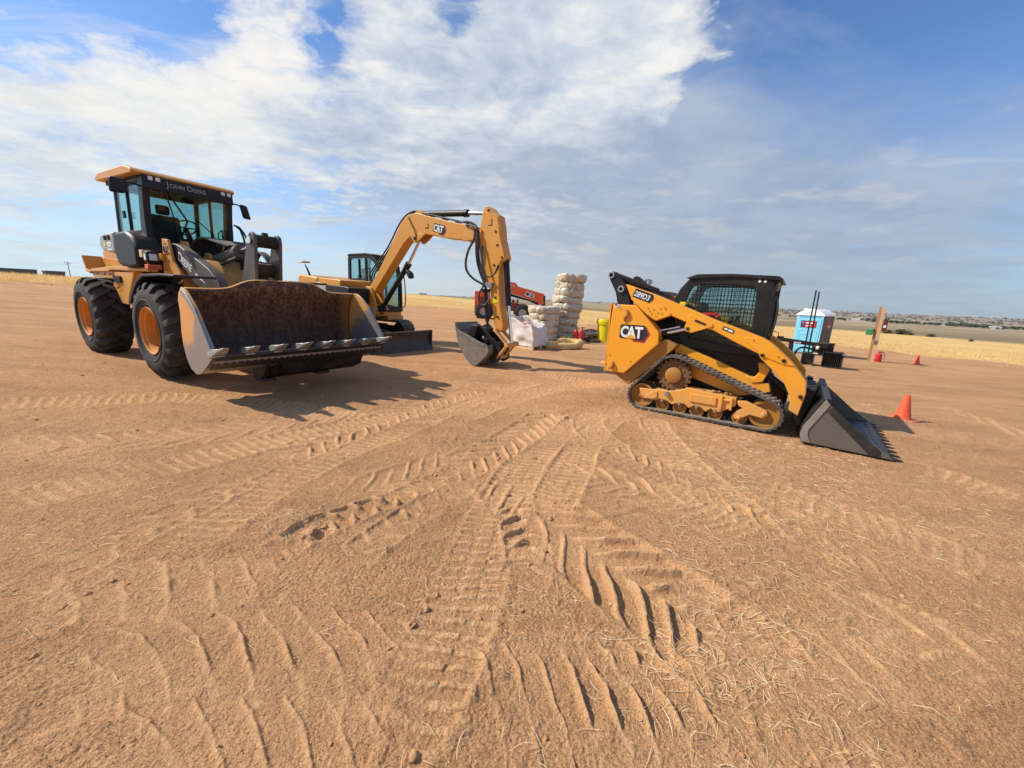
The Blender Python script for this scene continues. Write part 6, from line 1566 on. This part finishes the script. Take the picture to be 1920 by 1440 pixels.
def mesh_np(name, V, F, mats, parent=None):
    me = bpy.data.meshes.new(name); F = np.asarray(F, np.int32); k = F.shape[1]
    me.vertices.add(len(V)); me.vertices.foreach_set('co', np.asarray(V, np.float32).ravel())
    me.loops.add(F.size); me.loops.foreach_set('vertex_index', F.ravel())
    me.polygons.add(len(F)); me.polygons.foreach_set('loop_start', np.arange(len(F), dtype=np.int32)*k)
    me.update(calc_edges=True); me.materials.append(mats)
    o = bpy.data.objects.new(name, me); col.objects.link(o); o.parent = parent; return o
def leafmat(name, stops, scale, trans=.35):
    m, nt, out = nodes(name); geo = N(nt, 'ShaderNodeNewGeometry')
    rnd = math_(nt, 'ADD', math_(nt, 'MULTIPLY', geo.outputs['Random Per Island'], .6), math_(nt, 'MULTIPLY', tex(nt, scale, 3, .6, geo.outputs['Position']), .4))
    c = ramp(nt, rnd, stops).outputs[0]
    d = N(nt, 'ShaderNodeBsdfDiffuse'); t = N(nt, 'ShaderNodeBsdfTranslucent'); mx = N(nt, 'ShaderNodeMixShader'); mx.inputs[0].default_value = trans
    for q in (d, t): nt.links.new(c, q.inputs[0])
    nt.links.new(d.outputs[0], mx.inputs[1]); nt.links.new(t.outputs[0], mx.inputs[2]); nt.links.new(mx.outputs[0], out.inputs[0]); return m
M['grass'] = leafmat('dry_grass', [(.2, (.66, .43, .17)), (.5, (.82, .56, .245)), (.8, (.92, .68, .34))], .3)
M['chaff'] = leafmat('chaff', [(.2, (.62, .43, .21)), (.5, (.80, .60, .34)), (.8, (.94, .78, .52))], .6, .15)
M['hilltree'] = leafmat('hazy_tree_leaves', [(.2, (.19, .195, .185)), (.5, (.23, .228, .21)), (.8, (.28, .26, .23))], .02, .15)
M['fartree'] = leafmat('far_tree_leaves', [(.2, (.075, .090, .072)), (.5, (.105, .118, .095)), (.8, (.15, .155, .125))], .02, .15)
M['bush'] = leafmat('bush_leaves', [(.2, (.05, .055, .03)), (.5, (.10, .10, .055)), (.8, (.19, .16, .09))], .8, .2)

def grass():
    n = 210000
    az = rng.uniform(-58, 58, n); rb = field_r(az)
    t = rng.random(n)**1.8
    r = rb-.9+t*42
    x = r*np.sin(np.radians(az)); y = r*np.cos(np.radians(az))
    edge = r-rb-1.6*fbm(x*.35, y*.35, 3, 81)
    keep = (edge > -.3) | ((rng.random(n) < .12) & (edge > -1.2))
    clump = vnoise(x*1.1, y*1.1, 91)
    keep &= rng.random(n) < .55+.5*clump+.3*(edge > 3)
    x, y, az, r = x[keep], y[keep], az[keep], r[keep]; n = len(x)
    z = base_z(x, y)
    h = rng.uniform(.08, .24, n)*(.8+.5*vnoise(x*.4, y*.4, 93))*(.85+.5*smooth(-35, -50, az))
    w = rng.uniform(.006, .015, n)*(1+r/60)
    th = rng.uniform(0, 2*np.pi, n); lx = rng.normal(.05, .12, n); ly = rng.normal(0, .12, n)
    B = np.stack([x, y, z-.03], 1); W_ = np.stack([np.cos(th)*w, np.sin(th)*w, 0*w], 1)
    T_ = B+np.stack([lx, ly, h+.05], 1)
    V = np.stack([B-W_, B+W_, T_], 1).reshape(-1, 3)
    o = mesh_np('dry_grass', V, np.arange(len(V)).reshape(-1, 3), M['grass'])
    tag(o, 'golden dry grass standing in the field beyond the dirt', 'grass', kind='stuff')
grass()

def straws():
    Vs = []; Fs = []; cnt = 0
    def strand(x, y, L0, w, lift):
        nonlocal cnt
        a = random.uniform(0, 6.28); k = random.gauss(0, .45); n = 5
        px, py = x, y; pts = []
        for i in range(n):
            pts.append((px, py)); px += math.cos(a)*L0/(n-1); py += math.sin(a)*L0/(n-1); a += k/(n-1)+random.uniform(-.1, .1)
        for i, (qx, qy) in enumerate(pts):
            t = i/(n-1); aa = a; pts[i] = (qx, qy, lift*math.sin(t*3.1)+.004+random.uniform(0, .006))
        Vs.append((pts, w)); cnt += 1
    for _ in range(5200):
        r = .95+8.5*random.random()**1.7; t = R(random.uniform(-58, 58))
        x, y = r*math.sin(t), r*math.cos(t)
        if vnoise(np.array([x*.9]), np.array([y*.9]), 97)[0] < random.uniform(-.9, .35): continue
        L0 = random.choice((.02, .03, .03, .05, .08)) if random.random() < .95 else random.uniform(.10, .2)
        strand(x, y, L0, random.uniform(.0004, .0010)*(1+r/5), random.choice((0, 0, .005, .012, .03)))
    for _ in range(1700):
        y = random.uniform(1.4, 7.5); strand(random.uniform(.5, 1.05)*y*.95, y, random.uniform(.03, .12), random.uniform(.0006, .0012)*(1+y/5), random.choice((0, 0, .004, .01)))
    for cx, cy, sx, n in ((-1.62, 2.52, .17, 190), (1.2, 1.62, .25, 70), (.75, 1.5, .2, 60), (1.0, 1.25, .3, 60), (2.7, 3.2, .5, 90), (4.5, 2.9, .8, 140), (.1, 1.05, .2, 30), (-2.4, 2.2, .5, 40), (-3.9, 5.1, .7, 90), (-.2, 1.9, .4, 40)):
        for _ in range(n): strand(random.gauss(cx, sx), random.gauss(cy, sx*.6), random.uniform(.03, .13), random.uniform(.0008, .0017), random.choice((0, .01, .03)))
    pts = np.array([p for s, _ in Vs for p in s]); w = np.repeat(np.array([w for _, w in Vs]), 5)
    x, y = pts[:, 0], pts[:, 1]
    z = skid_level(x, y, base_z(x, y))+detail(x, y)[0]+pts[:, 2]
    C = np.stack([x, y, z], 1).reshape(-1, 5, 3)
    D = np.gradient(C, axis=1); D /= np.linalg.norm(D, axis=2)[..., None]+1e-9
    Sd = np.stack([-D[..., 1], D[..., 0], 0*D[..., 0]], -1); ww = w.reshape(-1, 5, 1)*np.array([.7, 1, 1, 1, .4])[None, :, None]
    Up = np.array([0, 0, 1.0])
    A = C+Sd*ww; B = C-Sd*ww; Tt = C+Up*ww*1.3
    V = np.stack([A, Tt, B], 2).reshape(-1, 3)
    m = len(C); F = []
    base = (np.arange(m)*15)[:, None]
    for i in range(4):
        for a in range(2):
            q = np.array([i*3+a, i*3+a+1, (i+1)*3+a+1, (i+1)*3+a]); F.append(base+q)
    F = np.concatenate(F)
    o = mesh_np('straw_litter', V, F, M['chaff']); tag(o, 'pale bits of straw scattered over the dirt', 'straw', kind='stuff')
straws()
def clods():
    mb = MB()
    def clod(x, y, s):
        z = float(base_z(np.array([x]), np.array([y]))[0]+detail(np.array([x]), np.array([y]))[0][0])
        n, m = 9, 6; sd = random.random()*50; vs = []
        for k in range(m+1):
            ph = math.pi*k/m
            for i in range(n):
                a = 2*math.pi*i/n
                q = Vector((math.sin(ph)*math.cos(a), math.sin(ph)*math.sin(a), math.cos(ph)))
                rr = s*(1+.75*mnoise.noise(q*1.6+Vector((sd, 0, 0)))+.5*mnoise.noise(q*3.9+Vector((0, sd, 0))))
                vs.append((x+q.x*rr, y+q.y*rr, z+s*.15+q.z*rr*.6))
        mb.add(vs, [(k*n+i, k*n+(i+1) % n, (k+1)*n+(i+1) % n, (k+1)*n+i) for k in range(m) for i in range(n)])
    for x, y, s in ((-2.23, 1.75, .018), (-2.19, 1.85, .014), (-.48, 1.69, .022), (-2.25, 1.65, .014), (-.42, 1.8, .02), (-.38, 1.9, .016), (-.36, 2.0, .017), (-.55, 1.55, .012), (-1.36, 2.42, .03), (-1.33, 2.5, .025), (-1.40, 2.36, .02)): clod(x, y, s)
    for _ in range(70):
        r = 1.0+10*random.random()**1.5; t = R(random.uniform(-57, 57)); clod(r*math.sin(t), r*math.cos(t), random.uniform(.004, .011)*(1+r/9))
    for _ in range(90):
        i = random.choice(['L1', 'L2', 'J1', 'N1', 'L4', 'P1', 'C1', 'C5']); P = chaikin(TR[i][0], 2); p = P[random.randrange(len(P))]; w = TR[i][1]*.55
        clod(p[0]+random.uniform(-w, w), p[1]+random.uniform(-w, w), random.uniform(.008, .02))
    for _ in range(260):
        a = random.uniform(-56, 56); r = float(field_r(a))-random.uniform(0, 2.2)
        clod(r*math.sin(R(a)), r*math.cos(R(a)), random.uniform(.03, .11))
    # crumbs thrown up beside the tracks
    n = 9000
    rr_ = .95+4.2*rng.random(n)**1.5; tt = np.radians(rng.uniform(-58, 58, n)); cx = rr_*np.sin(tt); cy = rr_*np.cos(tt)
    for i in range(2600):
        P = chaikin(ALLTR[('C1', 'L1', 'L2', 'C5', 'R1', 'C3', 'L4', 'P1', 'J1', 'C2')[i % 10]][0], 2); p = P[random.randrange(len(P))]
        w = ALLTR[('C1', 'L1', 'L2', 'C5', 'R1', 'C3', 'L4', 'P1', 'J1', 'C2')[i % 10]][1]*.6
        cx[i] = p[0]+random.uniform(-w, w); cy[i] = p[1]+random.uniform(-w, w)
    keep = (np.hypot(cx, cy) > .9) & (vnoise(cx*1.1, cy*1.1, 99) > rng.uniform(-1.1, .5, n)); cx, cy = cx[keep], cy[keep]; n = len(cx)
    cz = skid_level(cx, cy, base_z(cx, cy))+detail(cx, cy)[0]; cs = (.0012+.0042*rng.random(n)**3)*(1+np.hypot(cx, cy)/4)
    oc = np.array([[1, 0, 0], [0, 1, 0], [-1, 0, 0], [0, -1, 0], [0, 0, .8], [.7, .7, .4], [-.6, .7, .5]])
    V = np.stack([cx, cy, cz], 1)[:, None]+oc[None]*cs[:, None, None]*rng.uniform(.6, 1.3, (n, 7, 3))
    fs = np.array([[0, 5, 4], [5, 1, 4], [1, 6, 4], [6, 2, 4], [2, 3, 4], [3, 0, 4], [0, 1, 5], [1, 2, 6]])
    F = (np.arange(n)*7)[:, None, None]+fs[None]
    o = mesh_np('soil_crumbs', V.reshape(-1, 3), F.reshape(-1, 3), M['crumb']); tag(o, 'tiny loose crumbs of dry soil over the tracked dirt', 'soil', kind='stuff')
    o = mb.build('soil_clods', M['crumb'], ang=80); tag(o, 'small crumbled clods of soil lying on the dirt', 'soil', kind='stuff')
clods()

# ---------------- far things
def pt(az, r): return r*math.sin(R(az)), r*math.cos(R(az))
def bz(x, y): return float(base_z(np.array([x]), np.array([y]))[0])
def building(label, az, r, w, d, h, hz, wall, roof, z=None, group=None, name='building', turn=0, gable=True):
    x, y = pt(az, r); z = bz(x, y) if z is None else z
    T = Thing(name, label, 'building', (x, y, 0), -az+turn, (0, 0, z-.3), group)
    T.part(MB().box(-w/2, w/2, -d/2, d/2, z-.3, z+h), 'wall', M[wall])
    if gable: T.part(MB().prism([(-d/2-.3, z+h), (d/2+.3, z+h), (0, z+hz)], -w/2-.3, w/2+.3, 'x'), 'roof', M[roof])
    else: T.part(MB().box(-w/2-.3, w/2+.3, -d/2-.3, d/2+.3, z+h, z+hz), 'roof', M[roof])
    mb = MB()
    for i in range(max(2, int(w/6))):
        xx = -w/2+(i+.5)*w/max(2, int(w/6)); mb.box(xx-w*.012-.4, xx+w*.012+.4, -d/2-.06, -d/2-.01, z+h*.4, z+h*.75)
    T.part(mb, 'windows', M['farroof'])
fg = 'long low brown buildings on the left horizon'
building('long low brown building at the left edge of the horizon', -51.9, 400, 20, 8, 3.6, 4.0, 'farbrown', 'farroof', group=fg, gable=False)
building('short low brown building on the left horizon nearer the utility pole', -49.45, 400, 8.5, 7, 3.0, 3.7, 'farbrown', 'farroof', group=fg, turn=12, gable=False)
building('far farmhouse with dark hip roof on the horizon behind the excavator', -13.2, 450, 7.5, 6, 2.2, 4.0, 'farwall', 'farroof', name='farmhouse')
building('long low far barn with brown roof beside the farmhouse on the horizon', -12.25, 452, 7.5, 6, .9, 2.0, 'farwall', 'farbrown', name='barn')
for i, (az, w, h) in enumerate(((33.6, 42, 10), (35.0, 66, 10), (39.9, 120, 11), (43.3, 60, 7), (46.4, 44, 6), (48.9, 70, 7), (50.6, 34, 8))):
    lab = ['short white warehouse on the far skyline just right of the track loader cab', 'long white warehouse on the far skyline left of the blue toilet', 'very long white warehouse on the far skyline right of the blue toilet', 'pale warehouse on the far skyline right of the timber post',
           'small pale shed on the far skyline above the small far cone', 'pale long hall on the far skyline toward the right edge', 'pale tall shed on the far skyline at the right edge'][i]
    building(lab, az, 3300, w, 40, h-1.5, h, 'farwall', 'farwall', group='pale warehouses on the far skyline', name='warehouse', gable=False)
building('low white farm building in the trees right of the blue toilet', 40.95, 790, 9, 6, 2.6, 4.0, 'farwall', 'farwall', name='farm_building')
building('white house among the dark trees toward the right edge', 47.6, 800, 8, 6, 2.6, 4.4, 'farwall', 'farroof', name='house')
building('pale low shed in front of the tree line at the right edge', 50.8, 770, 10, 6, 2.2, 3.4, 'farwall', 'farwall', name='shed')
def pole():
    x, y = pt(-48.45, 400); z = bz(x, y)
    T = Thing('utility_pole', 'lone dark utility pole with crossarm on the left horizon', 'utility pole', (x, y, 0), 48.45, (0, 0, z-.3))
    T.part(MB().cyl((0, 0, z-.3), (0, 0, z+10.2), .22, .16, 8), 'pole_shaft', M['pole'])
    T.part(MB().box(-1.5, 1.5, -.12, .12, z+9.2, z+9.45).box(-1.1, 1.1, -.12, .12, z+8.2, z+8.4), 'crossarm', M['pole'])
    mb = MB()
    for xx in (-1.4, -.7, .7, 1.4): mb.cyl((xx, 0, z+9.45), (xx, 0, z+9.8), .1, n=6)
    T.part(mb, 'insulator', M['lgrey'])
pole()
def mounds():
    mb = MB()
    for az, r, w, h in ((-10.6, 450, 13, 2.1), (-9.5, 455, 10, 1.7), (-7.2, 520, 14, 1.4)):
        x0, y0 = pt(az, r); n, m = 26, 8; vs = []; z0 = bz(x0, y0)-.2
        for k in range(m+1):
            for i in range(n):
                a = 2*math.pi*i/n; q = 1-k/m
                x, y = w*.5*q*math.cos(a), 4*q*math.sin(a)
                vs.append((x0+x*math.cos(R(-az))-y*math.sin(R(-az)), y0+x*math.sin(R(-az))+y*math.cos(R(-az)), z0+h*math.sin(math.pi/2*k/m)*(1+.3*mnoise.noise(Vector((x*.3, y*.3, az))))))
        mb.add(vs, [(k*n+i, k*n+(i+1) % n, (k+1)*n+(i+1) % n, (k+1)*n+i) for k in range(m) for i in range(n)])
    o = mb.build('soil_mounds', M['mound'], ang=80); o['kind'] = 'structure'
mounds()
def foliage(items, name, mat, leaf):
    """items: (x, y, z0, width, height, leaves)"""
    V = []
    for x, y, z0, w, h, n in items:
        k = max(3, n//14); cc = rng.normal(0, .30, (k, 3))*[w*.5, w*.5, h*.28]+[x, y, z0+h*.55]
        cs = rng.uniform(.16, .32, k)*w
        q = rng.integers(0, k, n)
        d = rng.normal(0, 1, (n, 3)); d /= np.linalg.norm(d, axis=1)[:, None]
        p = cc[q]+d*(cs[q]*rng.uniform(.6, 1, n))[:, None]*[1, 1, .8]
        p[:, 2] = np.maximum(p[:, 2], z0+.02*h)
        a = rng.normal(0, 1, (n, 3)); b = rng.normal(0, 1, (n, 3))
        s = (leaf*w*rng.uniform(.6, 1.3, n))[:, None]
        a = a/np.linalg.norm(a, axis=1)[:, None]*s; b = b/np.linalg.norm(b, axis=1)[:, None]*s
        V.append(np.stack([p-a, p+b, p+a, p-b], 1))
    V = np.concatenate(V).reshape(-1, 3)
    return mesh_np(name, V, np.arange(len(V)).reshape(-1, 4), mat)
def far_trees():
    it = []; it2 = []
    for i in range(900):
        az = random.uniform(26, 62)
        dens = .22+.78*float(smooth(40, 48, np.array(az)))
        if random.random() > dens: continue
        r = random.choice((780, 820, 860))+random.uniform(-30, 60); x, y = pt(az, r)
        h = random.uniform(3.2, 7)*(.75+.3*vnoise(np.array([az*.7]), np.array([.3]), 5)[0]); it.append((x, y, bz(x, y), h*1.5, h, 70))
    for i in range(900):
        az = random.uniform(22, 62); r = random.uniform(1150, 2900); x, y = pt(az, r)
        h = random.uniform(2.6, 5.5); it2.append((x, y, bz(x, y)-1, h*random.uniform(1.6, 4.5), h, 26))
    for i in range(150):
        az = random.uniform(-14, 22); r = random.uniform(1500, 2600); x, y = pt(az, r)
        h = random.uniform(2, 4); it2.append((x, y, bz(x, y)-1, h*random.uniform(2, 6), h, 20))
    o = foliage(it2, 'hillside_trees', M['hilltree'], .10); tag(o, 'hazy scattered trees on the far hillside below the skyline', 'trees', kind='stuff')
    o = foliage(it, 'far_trees', M['fartree'], .10)
    tag(o, 'grey green belt of trees far off across the plain', 'trees', kind='stuff')
far_trees()
bl = ['round dark bush on the far edge of the straw, nearest the timber post', 'wide dark bush on the far edge of the straw, second right of the timber post', 'small dark bush on the far edge of the straw above the small far cone', 'low dark bush on the far edge of the straw right of the small far cone', 'lone small bush near the right edge of the straw field']
for lab, az, r, w, h in zip(bl, (43.7, 44.7, 45.5, 46.9, 49.6), (118, 117, 116, 114, 100), (2.3, 3.2, 1.2, 1.8, .8), (.75, .9, .55, .5, .6)):
    x, y = pt(az, r); z = bz(x, y)
    o = foliage([(0, 0, 0, w, h, 420)], 'bush', M['bush'], .05); o.location = (x, y, z-.05)
    tag(o, lab, 'bush', 'dark bushes on the far edge of the straw')

skid(); loader(); excavator()

# ================================================================== light, sky, camera
SUN_EL, SUN_TO = 43.0, -3.0           # the light travels toward this heading (degrees from +x)
sd = Vector((-math.cos(R(SUN_EL))*math.cos(R(SUN_TO)), -math.cos(R(SUN_EL))*math.sin(R(SUN_TO)), math.sin(R(SUN_EL))))
sun = bpy.data.lights.new('sun', 'SUN'); sun.energy = 5.0; sun.angle = R(.53); sun.color = (1.0, .93, .80)
so = bpy.data.objects.new('sun', sun); col.objects.link(so); so.rotation_euler = sd.to_track_quat('Z', 'Y').to_euler(); so.location = (-30, 10, 40)

w = bpy.data.worlds.new('World'); scene.world = w; w.use_nodes = True; nt = w.node_tree; nt.nodes.clear(); LK = nt.links
wo = N(nt, 'ShaderNodeOutputWorld')
sky = N(nt, 'ShaderNodeTexSky'); sky.sky_type = 'NISHITA'; sky.sun_disc = False
sky.sun_elevation = R(SUN_EL); sky.sun_rotation = math.atan2(sd.x, sd.y); sky.altitude = 1500; sky.air_density = 1.0; sky.dust_density = 1.2; sky.ozone_density = 1.6
tc = N(nt, 'ShaderNodeTexCoord'); D = tc.outputs['Generated']
sep = N(nt, 'ShaderNodeSeparateXYZ'); LK.new(D, sep.inputs[0]); dz = sep.outputs[2]
# clouds lie on a flat layer overhead: direction / height
den = math_(nt, 'ADD', math_(nt, 'MAXIMUM', dz, 0.0), .16)
cb = N(nt, 'ShaderNodeCombineXYZ'); LK.new(math_(nt, 'DIVIDE', sep.outputs[0], den), cb.inputs[0]); LK.new(math_(nt, 'DIVIDE', sep.outputs[1], den), cb.inputs[1])
Pc = cb.outputs[0]
def cn(scale, det, rough, dist, off, st=(1, 1, 1), rot=0):
    mp = N(nt, 'ShaderNodeMapping'); mp.inputs['Location'].default_value = off; mp.inputs['Scale'].default_value = st; mp.inputs['Rotation'].default_value = (0, 0, rot); LK.new(Pc, mp.inputs[0])
    return tex(nt, scale, det, rough, mp.outputs[0], dist)
def lobe(v, width, amp):
    v = Vector(v).normalized()
    vm = N(nt, 'ShaderNodeVectorMath', operation='DISTANCE'); LK.new(D, vm.inputs[0]); vm.inputs[1].default_value = v
    q = math_(nt, 'DIVIDE', vm.outputs['Value'], width)
    return math_(nt, 'MULTIPLY', math_(nt, 'POWER', 2.718, math_(nt, 'MULTIPLY', math_(nt, 'MULTIPLY', q, q), -1.0)), amp)
LOBES = [ ((-0.715, 0.637, 0.29), 0.24, 0.19), ((-0.632, 0.714, 0.3), 0.16, 0.15), ((-0.539, 0.781, 0.317), 0.12, 0.12), ((-0.4, 0.852, 0.338), 0.16, 0.13), ((-0.167, 0.901, 0.401), 0.16, 0.12), ((0.016, 0.885, 0.465), 0.2, 0.15), ((0.245, 0.829, 0.503), 0.16, 0.19), ((0.046, 0.928, 0.37), 0.18, 0.06), ((0.236, 0.886, 0.399), 0.13, 0.1), ((-0.441, 0.782, 0.44), 0.09, 0.08), ((-0.263, 0.836, 0.481), 0.09, 0.08), ((0.39, 0.809, 0.439), 0.05, 0.15), ((0.621, 0.745, 0.243), 0.09, 0.12), ((0.682, 0.685, 0.255), 0.06, 0.11), ((0.733, 0.643, 0.224), 0.07, 0.1), ((-0.658, 0.662, 0.359), 0.06, 0.08), ((-0.545, 0.725, 0.421), 0.09, -0.17), ((-0.695, 0.622, 0.36), 0.1, -0.2), ((-0.615, 0.687, 0.388), 0.08, -0.16), ((-0.137, 0.849, 0.51), 0.06, -0.16), ((-0.365, 0.833, 0.416), 0.05, -0.2), ((-0.348, 0.807, 0.477), 0.03, -0.08), ((0.537, 0.723, 0.435), 0.26, -0.3), ((0.647, 0.678, 0.35), 0.25, -0.24), ((0.335, 0.875, 0.35), 0.05, -0.16), ((0.484, 0.797, 0.36), 0.1, -0.12), ((-0.642, 0.744, 0.188), 0.16, -0.1), ((-0.506, 0.835, 0.219), 0.1, -0.06) ]
GREYS = [ ((0.005, 0.962, 0.274), 0.26, 0.85), ((0.407, 0.89, 0.205), 0.22, 0.75), ((0.233, 0.921, 0.313), 0.15, 0.4), ((-0.318, 0.909, 0.268), 0.2, 0.45), ((0.682, 0.72, 0.127), 0.22, 0.6), ((0.289, 0.951, 0.109), 0.25, 0.35), ((0.728, 0.654, 0.205), 0.1, 0.2) ]
SKYC, HZK = (.116, .149, .183), .85

def total(ls):
    s = ls[0]
    for l in ls[1:]: s = math_(nt, 'ADD', s, l)
    return s
big = cn(.62, 8, .56, .25, (3.1, 1.7, 0), (1, 1.15, 1), .3)
small = cn(2.6, 7, .62, .45, (7.7, 2.2, 0), (1, 1.2, 1), .2)
fine = cn(8.0, 6, .62, .5, (2.7, 5.2, 0), (1, 1.25, 1), .1)
wisp = cn(1.5, 9, .64, 1.2, (1.3, 9.1, 0), (.55, 1.6, 1), -.35)
bias = total([lobe(*l) for l in LOBES])
raw = math_(nt, 'ADD', total([math_(nt, 'MULTIPLY', big, .34), math_(nt, 'MULTIPLY', small, .40), math_(nt, 'MULTIPLY', fine, .26)]), math_(nt, 'ADD', bias, -.075))
cov = ramp(nt, raw, [(.445, 0.0), (.485, .45), (.535, .84), (.61, 1.0)]).outputs[0]
wc = ramp(nt, math_(nt, 'ADD', wisp, math_(nt, 'MULTIPLY', bias, .5)), [(.52, 0.0), (.62, .35), (.74, .65)]).outputs[0]
cov = math_(nt, 'MAXIMUM', cov, wc)
# low cumulus strung out above the horizon, seen edge on
cyl = N(nt, 'ShaderNodeCombineXYZ'); LK.new(math_(nt, 'MULTIPLY', math_(nt, 'ARCTAN2', sep.outputs[0], sep.outputs[1]), 6.0), cyl.inputs[0]); LK.new(math_(nt, 'MULTIPLY', dz, 20.0), cyl.inputs[1])
cum = tex(nt, 1.3, 7, .55, cyl.outputs[0], .15)
lowb = ramp(nt, dz, [(.02, 0.0), (.08, 1.0), (.24, .8), (.34, 0.0)]).outputs[0]
left = ramp(nt, math_(nt, 'ADD', math_(nt, 'MULTIPLY', sep.outputs[0], -.5), .5), [(.35, .45), (.6, 1.0)]).outputs[0]
cumc = math_(nt, 'MULTIPLY', math_(nt, 'MULTIPLY', ramp(nt, cum, [(.55, 0.0), (.64, .85)]).outputs[0], lowb), left)
shade = cn(1.6, 7, .58, .3, (3.35, 1.62, 0), (1, 1.15, 1), .3)
grey = total([lobe(*l) for l in GREYS])
sheet = math_(nt, 'MULTIPLY', ramp(nt, math_(nt, 'ADD', grey, math_(nt, 'MULTIPLY', math_(nt, 'SUBTRACT', small, .5), .9)), [(.20, 0.0), (.75, 1.0)]).outputs[0], .88)
lit = math_(nt, 'SUBTRACT', math_(nt, 'ADD', ramp(nt, shade, [(.36, .40), (.60, 1.0)]).outputs[0], math_(nt, 'MULTIPLY', math_(nt, 'SUBTRACT', fine, .5), .9)), math_(nt, 'MULTIPLY', grey, .55), True)
ccol = ramp(nt, lit, [(0.0, (.40, .49, .64)), (.4, (.60, .67, .78)), (.75, (.87, .87, .87)), (1.0, (.98, .945, .89))]).outputs[0]
scol = ramp(nt, shade, [(.38, (.335, .425, .575)), (.62, (.47, .545, .67))]).outputs[0]
# base sky and haze
sk = mix(nt, 1.0, sky.outputs[0], SKYC, 'MULTIPLY')
c = mix(nt, sheet, sk, scol)
c = mix(nt, cov, c, ccol)
c = mix(nt, cumc, c, (.80, .77, .74))
hz = ramp(nt, dz, [(0.0, 1.0), (.06, .82), (.20, .34), (.42, 0.0)]).outputs[0]
hx = ramp(nt, math_(nt, 'ADD', math_(nt, 'MULTIPLY', sep.outputs[0], .5), .5), [(.1, (.58, .72, .82)), (.42, (.60, .65, .69)), (.60, (.50, .54, .58)), (.72, (.40, .46, .53)), (.9, (.34, .42, .51))]).outputs[0]
c = mix(nt, math_(nt, 'MULTIPLY', hz, HZK), c, hx)
bg = N(nt, 'ShaderNodeBackground'); LK.new(c, bg.inputs[0]); bg.inputs[1].default_value = 1.0
LK.new(bg.outputs[0], wo.inputs[0])

cam = bpy.data.cameras.new('camera'); cam.sensor_width = 36; cam.lens = 721/1920*36; cam.clip_start = .05; cam.clip_end = 60000
co = bpy.data.objects.new('camera', cam); col.objects.link(co)
th, rl = R(12.5476), R(2.3)
f = Vector((0, math.cos(th), -math.sin(th))); up0 = Vector((0, math.sin(th), math.cos(th))); rt0 = Vector((1, 0, 0))
# the picture is turned clockwise by the roll
rt = rt0*math.cos(rl)+up0*math.sin(rl); up = up0*math.cos(rl)-rt0*math.sin(rl)
co.matrix_world = Matrix(((rt.x, up.x, -f.x, 0), (rt.y, up.y, -f.y, 0), (rt.z, up.z, -f.z, CAM_H), (0, 0, 0, 1)))
scene.camera = co
scene.view_settings.view_transform = 'Standard'; scene.view_settings.look = 'None'; scene.view_settings.exposure = 0; scene.view_settings.gamma = 1
scene.cycles.max_bounces = 5; scene.cycles.diffuse_bounces = 3; scene.cycles.glossy_bounces = 3; scene.cycles.use_adaptive_sampling = True; scene.cycles.adaptive_threshold = .02; scene.cycles.time_limit = 600; scene.cycles.denoising_prefilter = 'ACCURATE'; scene.cycles.transparent_max_bounces = 16; scene.cycles.use_denoising = True
scene.render.film_transparent = False
